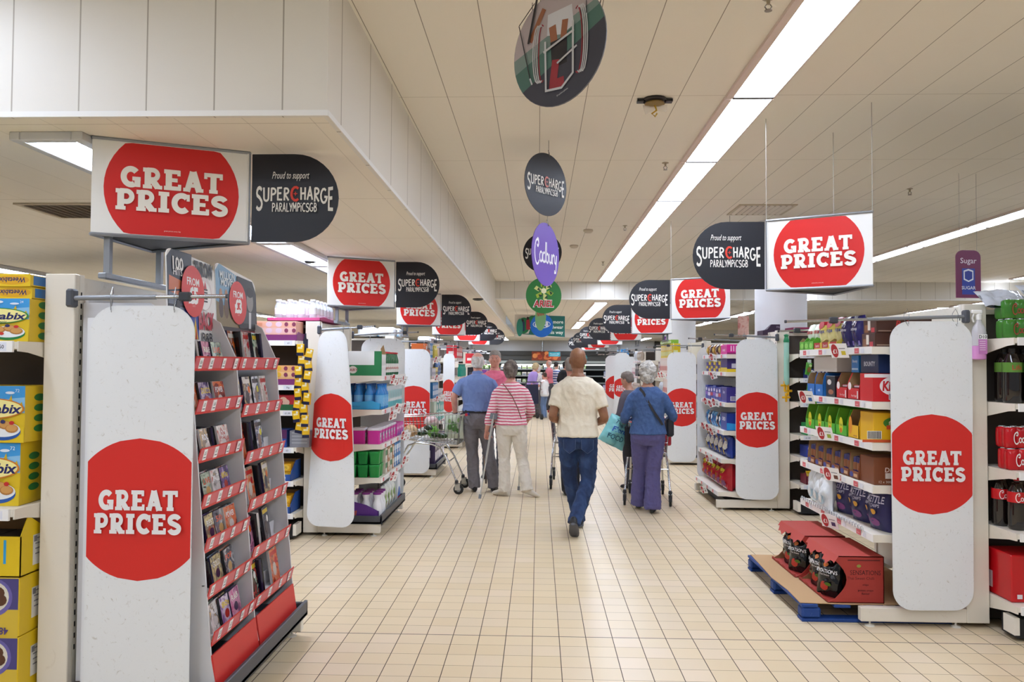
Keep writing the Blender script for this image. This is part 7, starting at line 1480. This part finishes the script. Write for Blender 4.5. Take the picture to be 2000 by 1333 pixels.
pbx = carton('violet_box', .2, .3, .1, '#6a2a90', lambda a: a.rect(-.08, -.03, .06, .04, W_('#d8c8e6')))
for i in range(2):
    for k in range(1+(i == 0)): pbx.place((2.75+.21*i, 16.6, 1.99+.102*k), 0, 'violet box, %s from the left, %s layer on top of the fourth right gondola' % (ORD[i], ['lower', 'upper'][k]), 'box', 'violet boxes')
# paper packs on top of the third left gondola
tp_ = carton('paper_pack', .26, .36, .13, streaky('white_paper_wrap', '#cfdce8', '#f0f2f4', '#fafafa', (6, 6, 6)), None, bev=.03)
tb_ = carton('paper_pack', .26, .36, .13, '#e6edf2', lambda a: (a.disc(0, 0, .08, .035, W_('#4a9ad0'), 14), a.rect(-.1, -.05, .2, .012, W_('#7ab8e0'))), None, None, bev=.02)
for i in range(4): [tp_, tb_][i % 2].place((-2.18-.28*(i // 2), 11.15+.42*(i % 2), 1.985), .1, '%s paper pack, %s one on top of the third left gondola' % (['plain white', 'white and blue'][i % 2], ['right hand', 'left hand'][i//2]), 'paper pack', 'paper packs')
for i in range(3): tp_.place((-2.2, 15.0+.3*i, 1.985), 0, 'plain white paper pack, %s from the front on the fourth left gondola' % ORD[i], 'paper pack', 'far paper packs')
for k, (y, z) in enumerate(((11.2, 1.65), (11.45, 1.66), (11.3, 1.39), (11.6, 1.38), (11.35, 1.08), (11.7, 1.08), (11.9, 1.09))): price_card(shelves_of(EC['L3'])[min(3, k//2)], -1, -1.46, y, z, '£2', .12, .09, .3, .2*(-1)**k, '#c8a0a0')
for k, (y, z) in enumerate(((12.9, 1.43), (13.2, 1.43), (13.5, 1.42), (12.95, 1.08), (13.3, .72))): price_card(shelves_of(EC['R3'])[[1, 1, 1, 2, 3][k]], 1, 2.03, y, z, '£1', .12, .1, .3, .15*(-1)**k, '#c8b0a8')

# ---------------------------------------------------------------- fridge wall at the far end
t = empty('fridge_cabinet', (0, 34.2, 0), 0, 'long dark open fridge cabinet along the far wall', 'fridge')
b = MB(); b.box(-5.5, 5.5, .6, 1.2, 0, 2.0, M('#222427', .6)); b.box(-5.5, 5.5, -.1, 1.2, 1.78, 2.02, M('#4a4a48', .5)); b.box(-5.5, 5.5, -.1, .6, 0, .45, M('#26282b', .6)); b.build('cabinet', t)
b = MB(); b.box(-5.5, 5.5, -.15, -.1, 1.62, 1.74, M('#aeb6b2', .3)); b.build('canopy', t)
for z in (.8, 1.1, 1.38):
    b = MB(); b.box(-5.5, 5.5, .0, .6, z-.03, z, M('#3a3d40', .5)); b.box(-5.5, 5.5, -.01, .0, z-.05, z, M('#8f9698', .4)); b.build('shelf', t)
for x in (-4.5, -2.7, -.9, .9, 2.7, 4.5):
    b = MB(); b.box(x-.7, x+.7, .0, .05, 1.55, 1.58, M('#f2f6f4', .4, 0, 14.0)); b.build('light_tube', t)
fp = [G('box', '#d8dfc4', '#8aa85a', .19, .16, .16, 'fresh_pack'), G('box', '#e6e4dc', '#5a7a9a', .19, .16, .15, 'fresh_pack'), G('box', '#e2c81e', '#d88a1e', .22, .16, .16, 'fresh_pack'), G('box', '#7a9a5a', '#d8dcc8', .19, .16, .15, 'fresh_pack')]
fd = ['pale green', 'white', 'bright yellow', 'leaf green']
for zi, z in enumerate((.8, 1.1, 1.38)):
    for i in range(20):
        k = 2 if (zi == 1 and i < 4) else [0, 1, 3, 1][(i//4+zi) % 4]; fp[k].place((-2.5+.235*i, 34.25, z), 0, '%s fresh pack, %s from the left on the %s fridge shelf' % (fd[k], ORD[i], ['lower', 'middle', 'upper'][zi]), 'fresh pack', 'fresh packs in the far fridge')
b = MB(); b.plate([(-.62, 0), (.62, 0), (.62, .38), (-.62, .38)], (0, 0, 0), (1, 0, 0), (0, 0, 1), .02, M('#8a3a1e', .5)); a = Art(b, (0, 0, .19), (1, 0, 0), (0, 0, 1))
for i in range(22): a.disc(R.uniform(-.52, .52), R.uniform(-.13, .13), .1, .085, M(['#c8542a', '#d8763a', '#a83a22', '#e08a4a'][i % 4], .5), 14)
a.rect(.1, -.02, .5, .2, M('#2fa6b8', .5)); a.text('Discount deal', .35, .1, .06, M('#e6f2f4', .5), .01, width=.4); a.rect(.16, .02, .36, .02, M('#a8d8e0', .5))
t = empty('produce_sign', (.33, 33.6, 1.75), 0, 'orange tomato picture board with a turquoise label above the far fridge', 'sign'); b.build('sign_panel', t)
b = MB(); b.tube([(-.17, .02, .38), (-.17, .02, .88)], .035, STEEL, 8); b.build('pole', t)
b = MB()
for i, (x, z, r) in enumerate(((0, 0, .2), (.12, .2, .16), (-.1, .26, .14), (.02, .42, .12))): b.ball((x, .1*i, z), r, r*.8, r*1.1, M('#2ab0c4', .35), 14, 10)
b.build('floating_balloons', None, (1.62, 30.5, 1.62), label='turquoise balloons behind the man in cream, near the far fridge', cat='balloons')  # cluster floats free
b = MB(); b.box(-5, 5, -.02, 0, 0, .5, M('#b2b4b8', .6)); b.box(-5, 5, -.03, -.02, -.16, .02, M('#3a3a38', .6)); b.build('trim_4', None, (0, 34.05, 2.14), kind='structure')
# ---------------------------------------------------------------- camera and light
cam = bpy.data.cameras.new('camera'); co = bpy.data.objects.new('camera', cam); COL.objects.link(co)
cam.lens = 1532*36/2000; cam.sensor_width = 36; cam.clip_start = .05; cam.clip_end = 100
yaw, pitch, roll = math.atan(52/1532), math.atan(44.5/1532), .0055
co.matrix_world = Matrix.Translation((0, 0, 1.6)) @ Matrix.Rotation(yaw, 4, 'Z') @ Matrix.Rotation(PI/2+pitch, 4, 'X') @ Matrix.Rotation(roll, 4, 'Z')
sc = bpy.context.scene; sc.camera = co
w = bpy.data.worlds.new('world'); sc.world = w; w.use_nodes = True
bg = w.node_tree.nodes['Background']; bg.inputs[0].default_value = (.86, .93, 1, 1); bg.inputs[1].default_value = .3
sc.view_settings.view_transform = 'Standard'; sc.view_settings.look = 'None'; sc.view_settings.gamma = 1; sc.view_settings.exposure = 0.13
sc.view_settings.use_curve_mapping = False
sc.cycles.use_denoising = True; sc.cycles.max_bounces = 6; sc.cycles.diffuse_bounces = 4; sc.cycles.transparent_max_bounces = 12; sc.cycles.transmission_bounces = 4
sc.cycles.use_adaptive_sampling = True; sc.cycles.adaptive_threshold = .02
bpy.context.view_layer.update()
